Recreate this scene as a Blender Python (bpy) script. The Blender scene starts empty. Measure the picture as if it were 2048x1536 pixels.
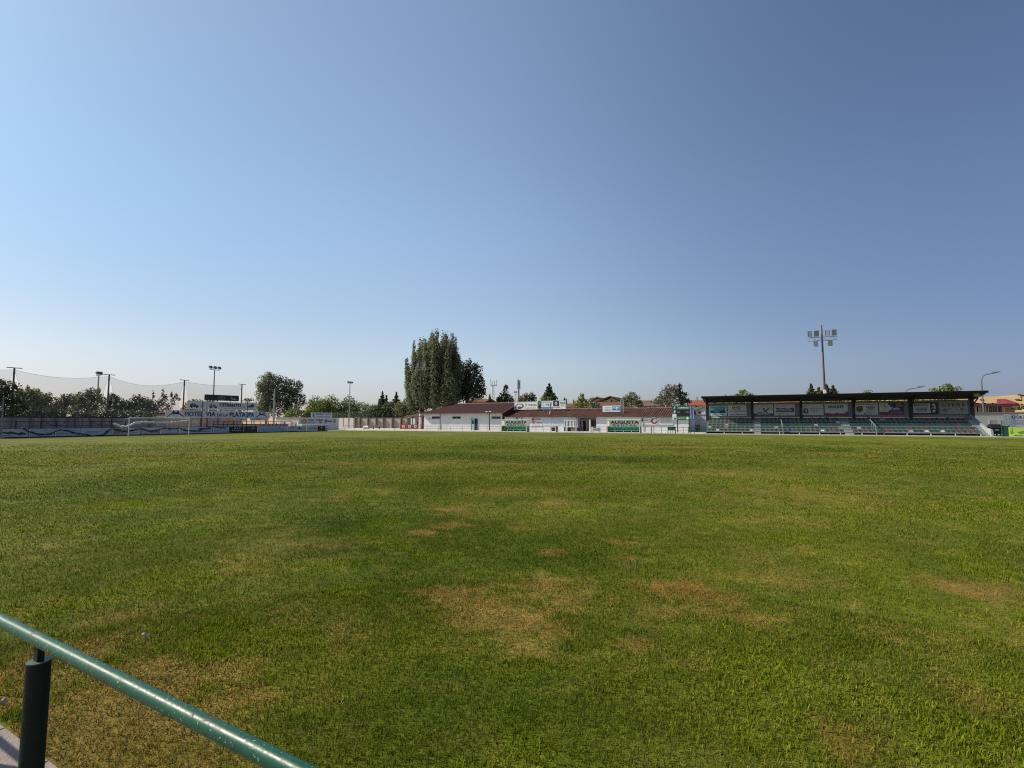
import bpy, math, random
import numpy as np
from mathutils import Vector, Matrix

random.seed(7)
rng = np.random.default_rng(11)
R = math.radians
SC = bpy.context.scene
COL = SC.collection

# ------------------------------------------------------------------ survey
# World axes: X runs along the touchlines (to the right), Y across the pitch, Z up.
EYE = Vector((0, 0, 1.85)); YAW = R(26); PITCH = math.atan(0.075); FOC = 1000.0
fw = Vector((-math.sin(YAW) * math.cos(PITCH), math.cos(YAW) * math.cos(PITCH), math.sin(PITCH)))
rt = Vector((math.cos(YAW), math.sin(YAW), 0)); upv = rt.cross(fw)

def ray(px, py): return fw + rt * ((px - 1024) / FOC) + upv * ((768 - py) / FOC)
def on_y(px, py, Y): d = ray(px, py); return EYE + d * (Y / d.y)
def on_x(px, py, X): d = ray(px, py); return EYE + d * (X / d.x)
def on_z(px, py, Z): d = ray(px, py); return EYE + d * ((Z - EYE.z) / d.z)
def X_at(px, Y): return on_y(px, 843, Y).x
def Y_at(px, X): return on_x(px, 843, X).y
def Z_at(px, py, Y): return on_y(px, py, Y).z

# ------------------------------------------------------------------ materials
def newmat(name):
    m = bpy.data.materials.new(name); m.use_nodes = True
    nt = m.node_tree; b = nt.nodes['Principled BSDF']
    return m, nt, b
def N(nt, t, **kw):
    n = nt.nodes.new(t)
    for k, v in kw.items(): setattr(n, k, v)
    return n
def mixrgb(nt, fac, a, b, blend='MIX'):
    n = nt.nodes.new('ShaderNodeMix'); n.data_type = 'RGBA'; n.blend_type = blend
    for sock, v in ((n.inputs[0], fac), (n.inputs[6], a), (n.inputs[7], b)):
        if isinstance(v, (int, float)): sock.default_value = v
        elif isinstance(v, tuple): sock.default_value = v if len(v) == 4 else (*v, 1)
        else: nt.links.new(v, sock)
    return n.outputs[2]
def ramp(nt, fac, stops):
    r = nt.nodes.new('ShaderNodeValToRGB')
    e = r.color_ramp.elements
    while len(e) < len(stops): e.new(0.5)
    for el, (p, c) in zip(e, stops): el.position = p; el.color = (*c, 1) if len(c) == 3 else c
    nt.links.new(fac, r.inputs[0]); return r.outputs[0]
def noise(nt, scale, detail=4, rough=0.6, vec=None):
    n = nt.nodes.new('ShaderNodeTexNoise'); n.inputs['Scale'].default_value = scale
    n.inputs['Detail'].default_value = detail; n.inputs['Roughness'].default_value = rough
    if vec is not None: nt.links.new(vec, n.inputs['Vector'])
    return n
def wpos(nt): return nt.nodes.new('ShaderNodeNewGeometry').outputs['Position']

_mc = {}
def mat(name, c, rough=0.6, metal=0.0, var=0.25, scale=3.0, bump=0.0, spec=0.4, stain=None):
    """Weathered paint, plaster, metal ...: base colour broken by two scales of noise."""
    if name in _mc: return _mc[name]
    m, nt, b = newmat(name)
    P = wpos(nt)
    n1 = noise(nt, scale, 5, 0.65, P); n2 = noise(nt, scale * 7, 3, 0.6, P)
    lo = tuple(x * (1 - var) for x in c); hi = tuple(min(1, x * (1 + var * 0.6)) for x in c)
    col = ramp(nt, n1.outputs[0], [(0.3, lo), (0.7, hi)])
    col = mixrgb(nt, 0.35, col, ramp(nt, n2.outputs[0], [(0.3, lo), (0.7, hi)]))
    if stain:
        n3 = noise(nt, 0.9, 6, 0.75, P)
        f = ramp(nt, n3.outputs[0], [(0.52, (0, 0, 0)), (0.68, (1, 1, 1))])
        col = mixrgb(nt, f, col, stain)
    nt.links.new(col, b.inputs['Base Color'])
    b.inputs['Roughness'].default_value = rough; b.inputs['Metallic'].default_value = metal
    b.inputs['Specular IOR Level'].default_value = spec
    if bump:
        bp = N(nt, 'ShaderNodeBump'); bp.inputs['Strength'].default_value = bump; bp.inputs['Distance'].default_value = 0.02
        nt.links.new(n2.outputs[0], bp.inputs['Height']); nt.links.new(bp.outputs[0], b.inputs['Normal'])
    _mc[name] = m; return m

def striped(name, c1, c2, axis, period, rough=0.7, bump=0.3, var=0.25, duty=(0.35, 0.65)):
    """Corrugated sheet, roof tiles or boards: a wave across one world axis."""
    if name in _mc: return _mc[name]
    m, nt, b = newmat(name)
    P = wpos(nt)
    s = N(nt, 'ShaderNodeSeparateXYZ'); nt.links.new(P, s.inputs[0])
    mu = N(nt, 'ShaderNodeMath', operation='MULTIPLY'); mu.inputs[1].default_value = 2 * math.pi / period
    nt.links.new(s.outputs[axis], mu.inputs[0])
    sn = N(nt, 'ShaderNodeMath', operation='SINE'); nt.links.new(mu.outputs[0], sn.inputs[0])
    ma = N(nt, 'ShaderNodeMath', operation='MULTIPLY_ADD'); ma.inputs[1].default_value = 0.5; ma.inputs[2].default_value = 0.5
    nt.links.new(sn.outputs[0], ma.inputs[0])
    col = ramp(nt, ma.outputs[0], [(duty[0], c1), (duty[1], c2)])
    n1 = noise(nt, 0.8, 6, 0.7, P)
    col = mixrgb(nt, 1.0, col, ramp(nt, n1.outputs[0], [(0.3, (1 - var,) * 3), (0.7, (1 + var * .5,) * 3)]), 'MULTIPLY')
    n2 = noise(nt, 5, 4, 0.7, P)
    col = mixrgb(nt, 1.0, col, ramp(nt, n2.outputs[0], [(0.3, (1 - var,) * 3), (0.7, (1 + var * .5,) * 3)]), 'MULTIPLY')
    nt.links.new(col, b.inputs['Base Color']); b.inputs['Roughness'].default_value = rough; b.inputs['Specular IOR Level'].default_value = .12
    bp = N(nt, 'ShaderNodeBump'); bp.inputs['Strength'].default_value = bump; bp.inputs['Distance'].default_value = 0.05
    nt.links.new(ma.outputs[0], bp.inputs['Height']); nt.links.new(bp.outputs[0], b.inputs['Normal'])
    _mc[name] = m; return m

def paint(c, rough=0.5):
    k = 'print_%02x%02x%02x' % tuple(int(round(max(0, min(1, x)) ** (1 / 2.2) * 255)) for x in c)
    return mat(k, c, rough, var=0.12, scale=1.5)
def glassmat():
    if 'dark_glass' in _mc: return _mc['dark_glass']
    m, nt, b = newmat('dark_glass'); b.inputs['Base Color'].default_value = (0.02, 0.025, 0.03, 1)
    b.inputs['Roughness'].default_value = 0.08; _mc['dark_glass'] = m; return m

def leafmat(name, dark, light, clump=0.35, trans=0.4):
    if name in _mc: return _mc[name]
    m, nt, b = newmat(name)
    g = N(nt, 'ShaderNodeNewGeometry')
    n1 = noise(nt, clump, 3, 0.6, g.outputs['Position'])
    mid = tuple((a + c) / 2 for a, c in zip(dark, light))
    c1 = ramp(nt, g.outputs['Random Per Island'], [(0.0, dark), (0.5, mid), (1.0, light)])
    c2 = ramp(nt, n1.outputs[0], [(0.35, tuple(x * 0.65 for x in mid)), (0.65, tuple(min(1, x * 1.25) for x in light))])
    col = mixrgb(nt, 0.45, c1, c2)
    nt.links.new(col, b.inputs['Base Color']); b.inputs['Roughness'].default_value = 0.6
    b.inputs['Specular IOR Level'].default_value = 0.25
    tr = N(nt, 'ShaderNodeBsdfTranslucent'); nt.links.new(col, tr.inputs['Color'])
    mx = N(nt, 'ShaderNodeMixShader'); mx.inputs[0].default_value = trans
    nt.links.new(b.outputs[0], mx.inputs[1]); nt.links.new(tr.outputs[0], mx.inputs[2])
    nt.links.new(mx.outputs[0], nt.nodes['Material Output'].inputs['Surface'])
    _mc[name] = m; return m

# ------------------------------------------------------------------ mesh builder
class MB:
    def __init__(s): s.v = []; s.f = []; s.mi = []; s.m = []; s.smooth = False
    def mid(s, m):
        if m not in s.m: s.m.append(m)
        return s.m.index(m)
    def add(s, vs, fs, m):
        o = len(s.v); k = s.mid(m); s.v += [tuple(v) for v in vs]
        s.f += [tuple(i + o for i in f) for f in fs]; s.mi += [k] * len(fs); return s
    def box(s, x0, x1, y0, y1, z0, z1, m):
        if x0 > x1: x0, x1 = x1, x0
        if y0 > y1: y0, y1 = y1, y0
        if z0 > z1: z0, z1 = z1, z0
        return s.add([(x, y, z) for z in (z0, z1) for y in (y0, y1) for x in (x0, x1)],
                     [(0, 2, 3, 1), (4, 5, 7, 6), (0, 1, 5, 4), (2, 6, 7, 3), (0, 4, 6, 2), (1, 3, 7, 5)], m)
    def hexa(s, b, t, m):
        """box from 4 lower and 4 upper corners, each anticlockwise from above"""
        return s.add(list(b) + list(t), [(3, 2, 1, 0), (4, 5, 6, 7), (0, 1, 5, 4), (1, 2, 6, 5), (2, 3, 7, 6), (3, 0, 4, 7)], m)
    def tube(s, pts, r, m, n=8, caps=True):
        pts = [Vector(p) for p in pts]; rs = r if isinstance(r, (list, tuple)) else [r] * len(pts)
        vs, fs = [], []
        ref = None
        for i, p in enumerate(pts):
            t = (pts[min(i + 1, len(pts) - 1)] - pts[max(i - 1, 0)]).normalized()
            if ref is None: ref = Vector((0, 0, 1)) if abs(t.z) < 0.9 else Vector((1, 0, 0))
            a = (ref - t * ref.dot(t)).normalized(); b = t.cross(a); ref = a
            for k in range(n):
                q = 2 * math.pi * k / n
                vs.append(p + (a * math.cos(q) + b * math.sin(q)) * rs[i])
        for i in range(len(pts) - 1):
            for k in range(n):
                k2 = (k + 1) % n
                fs.append((i * n + k, i * n + k2, (i + 1) * n + k2, (i + 1) * n + k))
        if caps: fs.append(tuple(range(n - 1, -1, -1))); fs.append(tuple((len(pts) - 1) * n + k for k in range(n)))
        return s.add(vs, fs, m)
    def beam(s, a, b, w, h, m):
        """rectangular bar from a to b"""
        a, b = Vector(a), Vector(b); t = (b - a).normalized()
        side = t.cross(Vector((0, 0, 1)))
        side = side.normalized() if side.length > 1e-4 else Vector((1, 0, 0))
        u = side.cross(t).normalized()
        vs = [p + side * (sx * w / 2) + u * (su * h / 2) for p in (a, b) for su in (-1, 1) for sx in (-1, 1)]
        return s.add(vs, [(0, 2, 3, 1), (4, 5, 7, 6), (0, 1, 5, 4), (2, 6, 7, 3), (0, 4, 6, 2), (1, 3, 7, 5)], m)
    def build(s, name, parent=None, origin=None, smooth=False):
        o0 = Vector((0, 0, 0))
        if origin is not None: o0 = Vector(origin)
        elif parent is not None:
            p = parent
            while p is not None: o0 = o0 + p.location; p = p.parent
        me = bpy.data.meshes.new(name)
        me.from_pydata([(v[0] - o0.x, v[1] - o0.y, v[2] - o0.z) for v in s.v], [], s.f)
        for m in s.m: me.materials.append(m)
        me.polygons.foreach_set('material_index', s.mi)
        if smooth: me.polygons.foreach_set('use_smooth', [True] * len(s.f))
        me.update()
        o = bpy.data.objects.new(name, me); COL.objects.link(o)
        if parent is not None: o.parent = parent
        elif origin is not None: o.location = o0
        return o

def tag(o, label=None, cat=None, group=None, kind=None):
    if label: o['label'] = label
    if cat: o['category'] = cat
    if group: o['group'] = group
    if kind: o['kind'] = kind
    return o
def thing(name, loc, label, cat, group=None):
    o = bpy.data.objects.new(name, None); COL.objects.link(o); o.location = loc; o.empty_display_size = 0.3
    return tag(o, label, cat, group)
def copy_tree(o, parent=None):
    c = o.copy(); COL.objects.link(c)
    if parent is not None: c.parent = parent
    for ch in list(o.children): copy_tree(ch, c)
    return c
ORD = ['first', 'second', 'third', 'fourth', 'fifth', 'sixth', 'seventh', 'eighth', 'ninth', 'tenth', 'eleventh', 'twelfth',
       'thirteenth', 'fourteenth', 'fifteenth', 'sixteenth', 'seventeenth', 'eighteenth', 'nineteenth', 'twentieth']
def ordinal(n):
    if n < 20: return ORD[n]
    tens = {2: 'twenty', 3: 'thirty', 4: 'forty', 5: 'fifty'}; full = {2: 'twentieth', 3: 'thirtieth', 4: 'fortieth'}
    t, u = divmod(n + 1, 10)
    return full[t] if u == 0 else tens[t] + '-' + ORD[u - 1]

# ------------------------------------------------------------------ lettering
_tx = {}
def text_mesh(body):
    if body in _tx: return _tx[body]
    cu = bpy.data.curves.new('lettering', 'FONT'); cu.body = body; cu.resolution_u = 3
    ob = bpy.data.objects.new('lettering', cu); COL.objects.link(ob)
    dg = bpy.context.evaluated_depsgraph_get(); ev = ob.evaluated_get(dg); me = ev.to_mesh()
    vs = [(v.co.x, v.co.y) for v in me.vertices]; fs = [tuple(p.vertices) for p in me.polygons]
    ev.to_mesh_clear(); bpy.data.objects.remove(ob); bpy.data.curves.remove(cu)
    x0 = min(v[0] for v in vs); x1 = max(v[0] for v in vs); y0 = min(v[1] for v in vs); y1 = max(v[1] for v in vs)
    vs = [((x - x0) / (x1 - x0), (y - y0) / max(1e-6, y1 - y0)) for x, y in vs]
    _tx[body] = (vs, fs); return _tx[body]

class Panel:
    """A flat board with printed artwork; s runs 0..1 to the right as seen, t runs 0..1 up."""
    def __init__(p, O, S, W, H, Nn):
        p.O = Vector(O); p.S = Vector(S); p.W = W; p.H = H; p.N = Vector(Nn); p.mb = MB(); p.layer = 0; p.tilt = 0.0
    def pt(p, s, t, off=0.0): return p.O + p.S * (s * p.W) + Vector((0, 0, 1)) * (t * p.H) + p.N * off
    def nxt(p): p.layer += 1; return 0.008 + 0.004 * p.layer
    def poly(p, pts, c):
        d = p.nxt(); p.mb.add([p.pt(s, t, d) for s, t in pts], [tuple(range(len(pts)))], paint(c)); return p
    def rect(p, s0, s1, t0, t1, c): return p.poly([(s0, t0), (s1, t0), (s1, t1), (s0, t1)], c)
    def ell(p, cs, ct, rs, rtt, c, n=20, rot=0.0):
        k = p.W / p.H
        out = []
        for i in range(n):
            a = 2 * math.pi * i / n; x = rs * math.cos(a) * k; y = rtt * math.sin(a)
            out.append((cs + (x * math.cos(rot) - y * math.sin(rot)) / k, ct + x * math.sin(rot) + y * math.cos(rot)))
        return p.poly(out, c)
    def text(p, body, s0, s1, t0, t1, c, slant=0.0, bold=0.0):
        vs, fs = text_mesh(body); d = p.nxt()
        k = bold or (s1 - s0) / max(4, len(body)) * .05
        for i, (ds, dt) in enumerate(((0, 0), (-k, 0), (k, 0), (0, k * .8 * p.W / p.H), (0, -k * .8 * p.W / p.H))):
            p.mb.add([p.pt(s0 + (s1 - s0) * x + slant * y + ds, t0 + (t1 - t0) * y + dt, d + i * .0006) for x, y in vs], fs, paint(c))
        return p
    def lines(p, s0, s1, t0, t1, n, c, seed=1, ragged=True):
        rr = random.Random(seed); d = p.nxt(); h = (t1 - t0) / (n * 1.9)
        for i in range(n):
            t = t1 - (i + 0.5) * (t1 - t0) / n; s = s0 + (rr.random() * 0.1 * (s1 - s0) if ragged else 0)
            end = s1 - (rr.random() * 0.25 * (s1 - s0) if ragged else 0)
            while s < end:
                w = min((0.05 + rr.random() * 0.12) * (s1 - s0) * 1.4, end - s)
                p.mb.add([p.pt(s, t - h / 2, d), p.pt(s + w, t - h / 2, d), p.pt(s + w, t + h / 2, d), p.pt(s, t + h / 2, d)], [(0, 1, 2, 3)], paint(c))
                s += w + 0.02
        return p
    def board(p, name, c, label, cat='advert', group=None, thick=0.05, frame=None, posts=None, post_mat=None, m=None):
        """the board as a mesh, its artwork and its posts as parts"""
        mm = m or paint(c); b = MB(); t = thick
        fr = [p.pt(0, 0), p.pt(1, 0), p.pt(1, 1), p.pt(0, 1)]
        b.add(fr + [q - p.N * t for q in fr], [(0, 1, 2, 3), (7, 6, 5, 4), (0, 4, 5, 1), (1, 5, 6, 2), (2, 6, 7, 3), (3, 7, 4, 0)], mm)
        base = p.pt(0.5, 0)
        o = b.build(name, origin=base)
        tag(o, label, cat, group)
        if frame:
            fb = MB(); w = 0.04 * min(1.0, p.H)
            for (a, c2) in (((0, 0), (1, 0)), ((1, 0), (1, 1)), ((1, 1), (0, 1)), ((0, 1), (0, 0))):
                fb.beam(p.pt(*a, 0.01), p.pt(*c2, 0.01), w, w, frame)
            fb.build('frame', o)
        if p.mb.v: p.mb.build('lettering', o)
        for (s, z0) in (posts or []):
            q = p.pt(s, 0, -t - 0.05); top = p.pt(s, 0.95, -t - 0.05)
            MB().tube([(q.x, q.y, z0), top], 0.05, post_mat or mat('galvanised', (0.35, 0.36, 0.37), 0.45, 0.6), 6).build('post', o)
        return o

def panel_y(px0, px1, py0, py1, Y, ref=None):
    c = (px0 + px1) / 2 if ref is None else ref
    x0, x1 = X_at(px0, Y), X_at(px1, Y); z1, z0 = Z_at(c, py0, Y), Z_at(c, py1, Y)
    return Panel((x0, Y, z0), (1, 0, 0), x1 - x0, z1 - z0, (0, -1, 0))
def panel_x(px0, px1, py0, py1, X):
    c = (px0 + px1) / 2
    y0, y1 = Y_at(px0, X), Y_at(px1, X); z1, z0 = on_x(c, py0, X).z, on_x(c, py1, X).z
    return Panel((X, y0, z0), (0, 1, 0), y1 - y0, z1 - z0, (1, 0, 0))

WHITE = (0.72, 0.72, 0.70); BLACK = (0.012, 0.012, 0.014); NAVY = (0.015, 0.03, 0.12); INK = (0.05, 0.06, 0.07)
GREYTXT = (0.25, 0.26, 0.27); REDP = (0.40, 0.02, 0.025); TEAL = (0.02, 0.18, 0.25)
M_galv = mat('galvanised', (0.35, 0.36, 0.37), 0.45, 0.6)
M_rust = mat('rusty_steel', (0.10, 0.055, 0.04), 0.7, 0.2, 0.5, 4)
M_white = mat('white_paint', (0.75, 0.75, 0.73), 0.5, stain=(0.55, 0.54, 0.5))
M_black = mat('black_steel', (0.015, 0.015, 0.02), 0.5)
M_dkgreen = mat('dark_green_paint', (0.012, 0.075, 0.045), 0.35, var=0.35)
M_conc = mat('concrete', (0.40, 0.38, 0.35), 0.9, var=0.25, scale=1.2, bump=0.3)

# ------------------------------------------------------------------ turf wear (dry, lush, straw) as a function of place
def _hash(ix, iy, seed):
    h = (ix.astype(np.int64) * 374761393 + iy.astype(np.int64) * 668265263 + seed * 1442695041) & 0x7fffffff
    h = (h ^ (h >> 13)) * 1274126177 & 0x7fffffff
    return ((h ^ (h >> 16)) & 0xffff) / 65535.0
def vnoise(x, y, seed):
    ix, iy = np.floor(x), np.floor(y); fx, fy = x - ix, y - iy
    fx = fx * fx * (3 - 2 * fx); fy = fy * fy * (3 - 2 * fy)
    a, b = _hash(ix, iy, seed), _hash(ix + 1, iy, seed); c, d = _hash(ix, iy + 1, seed), _hash(ix + 1, iy + 1, seed)
    return (a * (1 - fx) + b * fx) * (1 - fy) + (c * (1 - fx) + d * fx) * fy
def fbm(x, y, seed, oct=4):
    s = 0.0; a = 0.5; t = 0.0
    for k in range(oct):
        s = s + a * vnoise(x, y, seed + k); t += a; x = x * 2.03; y = y * 2.03; a *= 0.55
    return s / t
def sstep(a, b, x): t = np.clip((x - a) / (b - a), 0, 1); return t * t * (3 - 2 * t)

CR = np.array([rt.x, rt.y]); CF = np.array([-math.sin(YAW), math.cos(YAW)])
def spot(cx, cy, rx, ry):
    c = on_z(cx, cy, 0); l = on_z(cx - rx, cy, 0); q = on_z(cx + rx, cy, 0); a = on_z(cx, cy - ry, 0); b = on_z(cx, cy + ry, 0)
    return (c.x, c.y, (q - l).length / 2, (a - b).length / 2)
# worn brown patches: x, y, half-width, half-height on the survey grid, strength of dry grass, strength of bare rust-brown
DRY = [(1005, 1248, 190, 70, 1., .25), (890, 1196, 80, 24, .9, .4), (1060, 1255, 100, 36, 1., .5), (1075, 1170, 80, 20, .75, .0), (1110, 1205, 90, 36, .8, 0),
       (1340, 1176, 62, 16, 0.77, 0.64), (1430, 1197, 90, 18, 0.77, 0.56), (1500, 1238, 70, 16, 0.59, 0.40), (1390, 1225, 120, 30, 0.38, 0.08),
       (1950, 1184, 62, 20, 0.77, 0.60), (1262, 1290, 66, 26, 0.59, 0.32), (1690, 1490, 80, 36, 0.68, 0.40), (1400, 1330, 60, 18, 0.26, 0.08),
       (1100, 1105, 26, 6, 0.77, 0.72), (1245, 1086, 32, 6, 0.68, 0.56), (1250, 1117, 24, 6, 0.51, 0.40), (1597, 1097, 28, 8, 0.68, 0.56), (905, 1051, 46, 7, 0.68, 0.64),
       (850, 1064, 36, 6, 0.68, 0.64), (1040, 1057, 44, 6, 0.51, 0.48), (880, 1016, 50, 8, 0.51, 0.40), (660, 1000, 40, 7, 0.42, 0.40), (760, 986, 60, 5, 0.42, 0.32), (1110, 1006, 50, 5, 0.42, 0.32),
       (1500, 1150, 120, 16, 0.30, 0.08), (1640, 1165, 60, 16, 0.26, 0.16), (1000, 985, 90, 8, 0.30, 0.16), (1560, 1055, 30, 5, 0.34, 0.24),
       (150, 1500, 330, 110, .9, .34), (330, 1345, 170, 44, .6, .15), (60, 1340, 170, 74, .95, .3), (700, 1290, 120, 60, 0.30, 0.08), (1950, 1400, 120, 40, 0.34, 0.08),
       (820, 925, 240, 8, 0.51, 0.16), (330, 906, 160, 6, 0.47, 0.16), (600, 881, 200, 3, 0.42, 0.08), (1700, 905, 330, 6, 0.38, 0.00), (1350, 895, 170, 2.2, 0.77, 0.16), (1500, 901, 60, 2, 0.68, 0.08),
       (640, 1090, 110, 14, 0.26, 0.08), (500, 1130, 200, 30, 0.26, 0.00), (1650, 990, 200, 20, 0.21, 0.00), (1450, 945, 160, 7, 0.34, 0.08)]
LUSH = [(700, 1190, 60, 22, 1), (1130, 1028, 80, 10, .9), (465, 989, 34, 4, .9), (700, 969, 80, 5, .7), (402, 1066, 24, 6, .9), (300, 1006, 60, 5, .7), (160, 1004, 40, 5, .7),
        (215, 1016, 30, 4, .7), (500, 1137, 46, 10, .7), (600, 1136, 28, 8, .7), (870, 1110, 60, 14, .5), (270, 914, 60, 2.5, .7), (1160, 965, 60, 5, .5), (1080, 950, 120, 8, .5),
        (1470, 1032, 30, 4, .5), (1700, 1105, 50, 8, .4), (800, 985, 50, 4, .6), (340, 1050, 90, 6, .45), (450, 1040, 40, 5, .5), (1900, 1330, 140, 60, .15), (1150, 1330, 160, 50, .15)]
DARK = [(1230, 1250, 90, 60, .8), (500, 960, 500, 26, .35), (1300, 917, 420, 7, .6), (1650, 900, 180, 5, .7), (1500, 1290, 160, 40, .5), (950, 1440, 560, 110, .85), (1750, 1440, 420, 110, .6), (1750, 1300, 240, 70, .6),
        (250, 1230, 260, 60, .45), (1130, 1130, 160, 20, .4), (700, 1100, 160, 20, .25)]
_dry = [(*spot(*d[:4]), d[4], d[5]) for d in DRY]; _lush = [(*spot(*d[:4]), d[4]) for d in LUSH]; _dark = [(*spot(*d[:4]), d[4]) for d in DARK]
def turf(x, y):
    """-> dry, lush, tone, rust for arrays of ground points"""
    w1 = fbm(x * 1.6, y * 1.6, 3) - 0.5; w2 = fbm(x * 5, y * 5, 9) - 0.5; w3 = fbm(x * 17, y * 17, 19) - 0.5; big = fbm(x * 0.16, y * 0.16, 21); med = fbm(x * 0.55, y * 0.55, 31)
    def mask(c):
        dx, dy = x - c[0], y - c[1]
        a = (dx * CR[0] + dy * CR[1]) / c[2]; b = (dx * CF[0] + dy * CF[1]) / c[3]
        loc = fbm(a * 1.3 + c[0] * 3.1, b * 1.3 + c[1] * 2.3, 71) - .5
        return 1 - sstep(0.10, 1.25, np.sqrt(a * a + b * b) + loc * 1.9 + w1 * .7 + w2 * 1.1 + w3 * 1.1)
    dry = np.zeros_like(x); rust = np.zeros_like(x); lush = np.zeros_like(x); dark = np.zeros_like(x)
    for c in _dry:
        m = mask(c); dry = np.maximum(dry, m * c[4]); rust = np.maximum(rust, m * c[5])
    for c in _lush: lush = np.maximum(lush, mask(c) * c[4])
    for c in _dark: dark = np.maximum(dark, mask(c) * c[4])
    dry = np.clip(dry + 0.22 * sstep(0.50, 0.75, med) + 0.30 * sstep(0.5, 0.7, fbm(x * 2.3, y * 2.3, 47)) * sstep(0.35, .6, big) + .30 * sstep(.52, .7, fbm(x * 7, y * 7, 53)), 0, 1)
    dry *= (1 - 0.6 * dark) * np.clip(.45 + 1.0 * fbm(x * 11, y * 11, 57), .4, 1.05)
    rust = np.clip(rust * (0.30 + 1.45 * (fbm(x * 8, y * 8, 61))) + 0.35 * sstep(0.62, 0.75, fbm(x * .9, y * .9, 77)) * dry, 0, 1)
    lush = np.clip(lush * sstep(0.3, 0.6, fbm(x * 4, y * 4, 81)) + 0.45 * sstep(0.56, 0.72, fbm(x * .8, y * .8, 91)), 0, 1)
    tone = np.clip(0.55 + (big - 0.5) * 1.0 + (med - 0.5) * 0.5 - 0.35 * dark, 0, 1)
    return dry, lush, tone, rust

GREEN_LO = (0.052, 0.084, 0.007); GREEN_HI = (0.162, 0.182, 0.015); LUSHC = (0.160, 0.205, 0.005); STRAW = (0.250, 0.185, 0.052); RUSTC = (0.225, 0.122, 0.028)
def turf_colour(nt):
    at = N(nt, 'ShaderNodeAttribute', attribute_name='turf')
    s = N(nt, 'ShaderNodeSeparateColor'); nt.links.new(at.outputs['Color'], s.inputs[0])
    c = ramp(nt, s.outputs[2], [(0.0, GREEN_LO), (1.0, GREEN_HI)])
    c = mixrgb(nt, s.outputs[1], c, LUSHC)
    c = mixrgb(nt, s.outputs[0], c, STRAW)
    c = mixrgb(nt, at.outputs['Alpha'], c, RUSTC)
    return c

def grass_blade_mat():
    m, nt, b = newmat('grass_blades')
    c = turf_colour(nt); g = N(nt, 'ShaderNodeNewGeometry')
    v = ramp(nt, g.outputs['Random Per Island'], [(0.0, (0.55, 0.6, 0.5)), (0.55, (1.0, 1.0, 1.0)), (0.93, (1.45, 1.42, 1.2)), (1.0, (1.9, 1.75, 1.4))])
    c = mixrgb(nt, 1.0, c, v, 'MULTIPLY')
    nt.links.new(c, b.inputs['Base Color']); b.inputs['Roughness'].default_value = 0.8; b.inputs['Specular IOR Level'].default_value = 0.07
    tr = N(nt, 'ShaderNodeBsdfTranslucent'); nt.links.new(c, tr.inputs['Color'])
    mx = N(nt, 'ShaderNodeMixShader'); mx.inputs[0].default_value = 0.36
    nt.links.new(b.outputs[0], mx.inputs[1]); nt.links.new(tr.outputs[0], mx.inputs[2]); nt.links.new(mx.outputs[0], nt.nodes['Material Output'].inputs['Surface'])
    return m
def turf_mat():
    m, nt, b = newmat('turf')
    c = turf_colour(nt); P = wpos(nt)
    n1 = noise(nt, 22, 5, 0.75, P); n2 = noise(nt, 3.2, 6, 0.7, P); n3 = noise(nt, 90, 2, 0.6, P); n4 = noise(nt, 0.7, 6, 0.7, P)
    c = mixrgb(nt, 1.0, c, ramp(nt, n1.outputs[0], [(0.28, (0.42, 0.45, 0.4)), (0.5, (0.95, 0.95, 0.95)), (0.72, (1.55, 1.5, 1.4))]), 'MULTIPLY')
    c = mixrgb(nt, 1.0, c, ramp(nt, n2.outputs[0], [(0.3, (0.68, 0.72, 0.68)), (0.7, (1.28, 1.24, 1.2))]), 'MULTIPLY')
    c = mixrgb(nt, 1.0, c, ramp(nt, n4.outputs[0], [(0.3, (0.55, 0.60, 0.53)), (0.7, (0.94, 0.93, 0.86))]), 'MULTIPLY')
    nt.links.new(c, b.inputs['Base Color']); b.inputs['Roughness'].default_value = 0.95; b.inputs['Specular IOR Level'].default_value = 0.1
    mm = mixrgb(nt, 0.5, n1.outputs[0], n3.outputs[0])
    bp = N(nt, 'ShaderNodeBump'); bp.inputs['Strength'].default_value = 0.55; bp.inputs['Distance'].default_value = 0.03
    nt.links.new(mm, bp.inputs['Height']); nt.links.new(bp.outputs[0], b.inputs['Normal'])
    return m

def np_mesh(name, V, F, m, attr=None, origin=(0, 0, 0)):
    """mesh from numpy arrays; F is (n,3) or (n,4)"""
    me = bpy.data.meshes.new(name); k = F.shape[1]
    me.vertices.add(len(V)); me.vertices.foreach_set('co', (V - np.array(origin)).astype(np.float32).ravel())
    me.loops.add(F.size); me.loops.foreach_set('vertex_index', F.astype(np.int32).ravel())
    me.polygons.add(len(F)); me.polygons.foreach_set('loop_start', np.arange(0, F.size, k, dtype=np.int32))
    me.update(calc_edges=True)
    if attr is not None:
        a = me.color_attributes.new('turf', 'FLOAT_COLOR', 'POINT'); a.data.foreach_set('color', attr.astype(np.float32).ravel())
    me.materials.append(m); o = bpy.data.objects.new(name, me); COL.objects.link(o); o.location = origin
    return o

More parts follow.
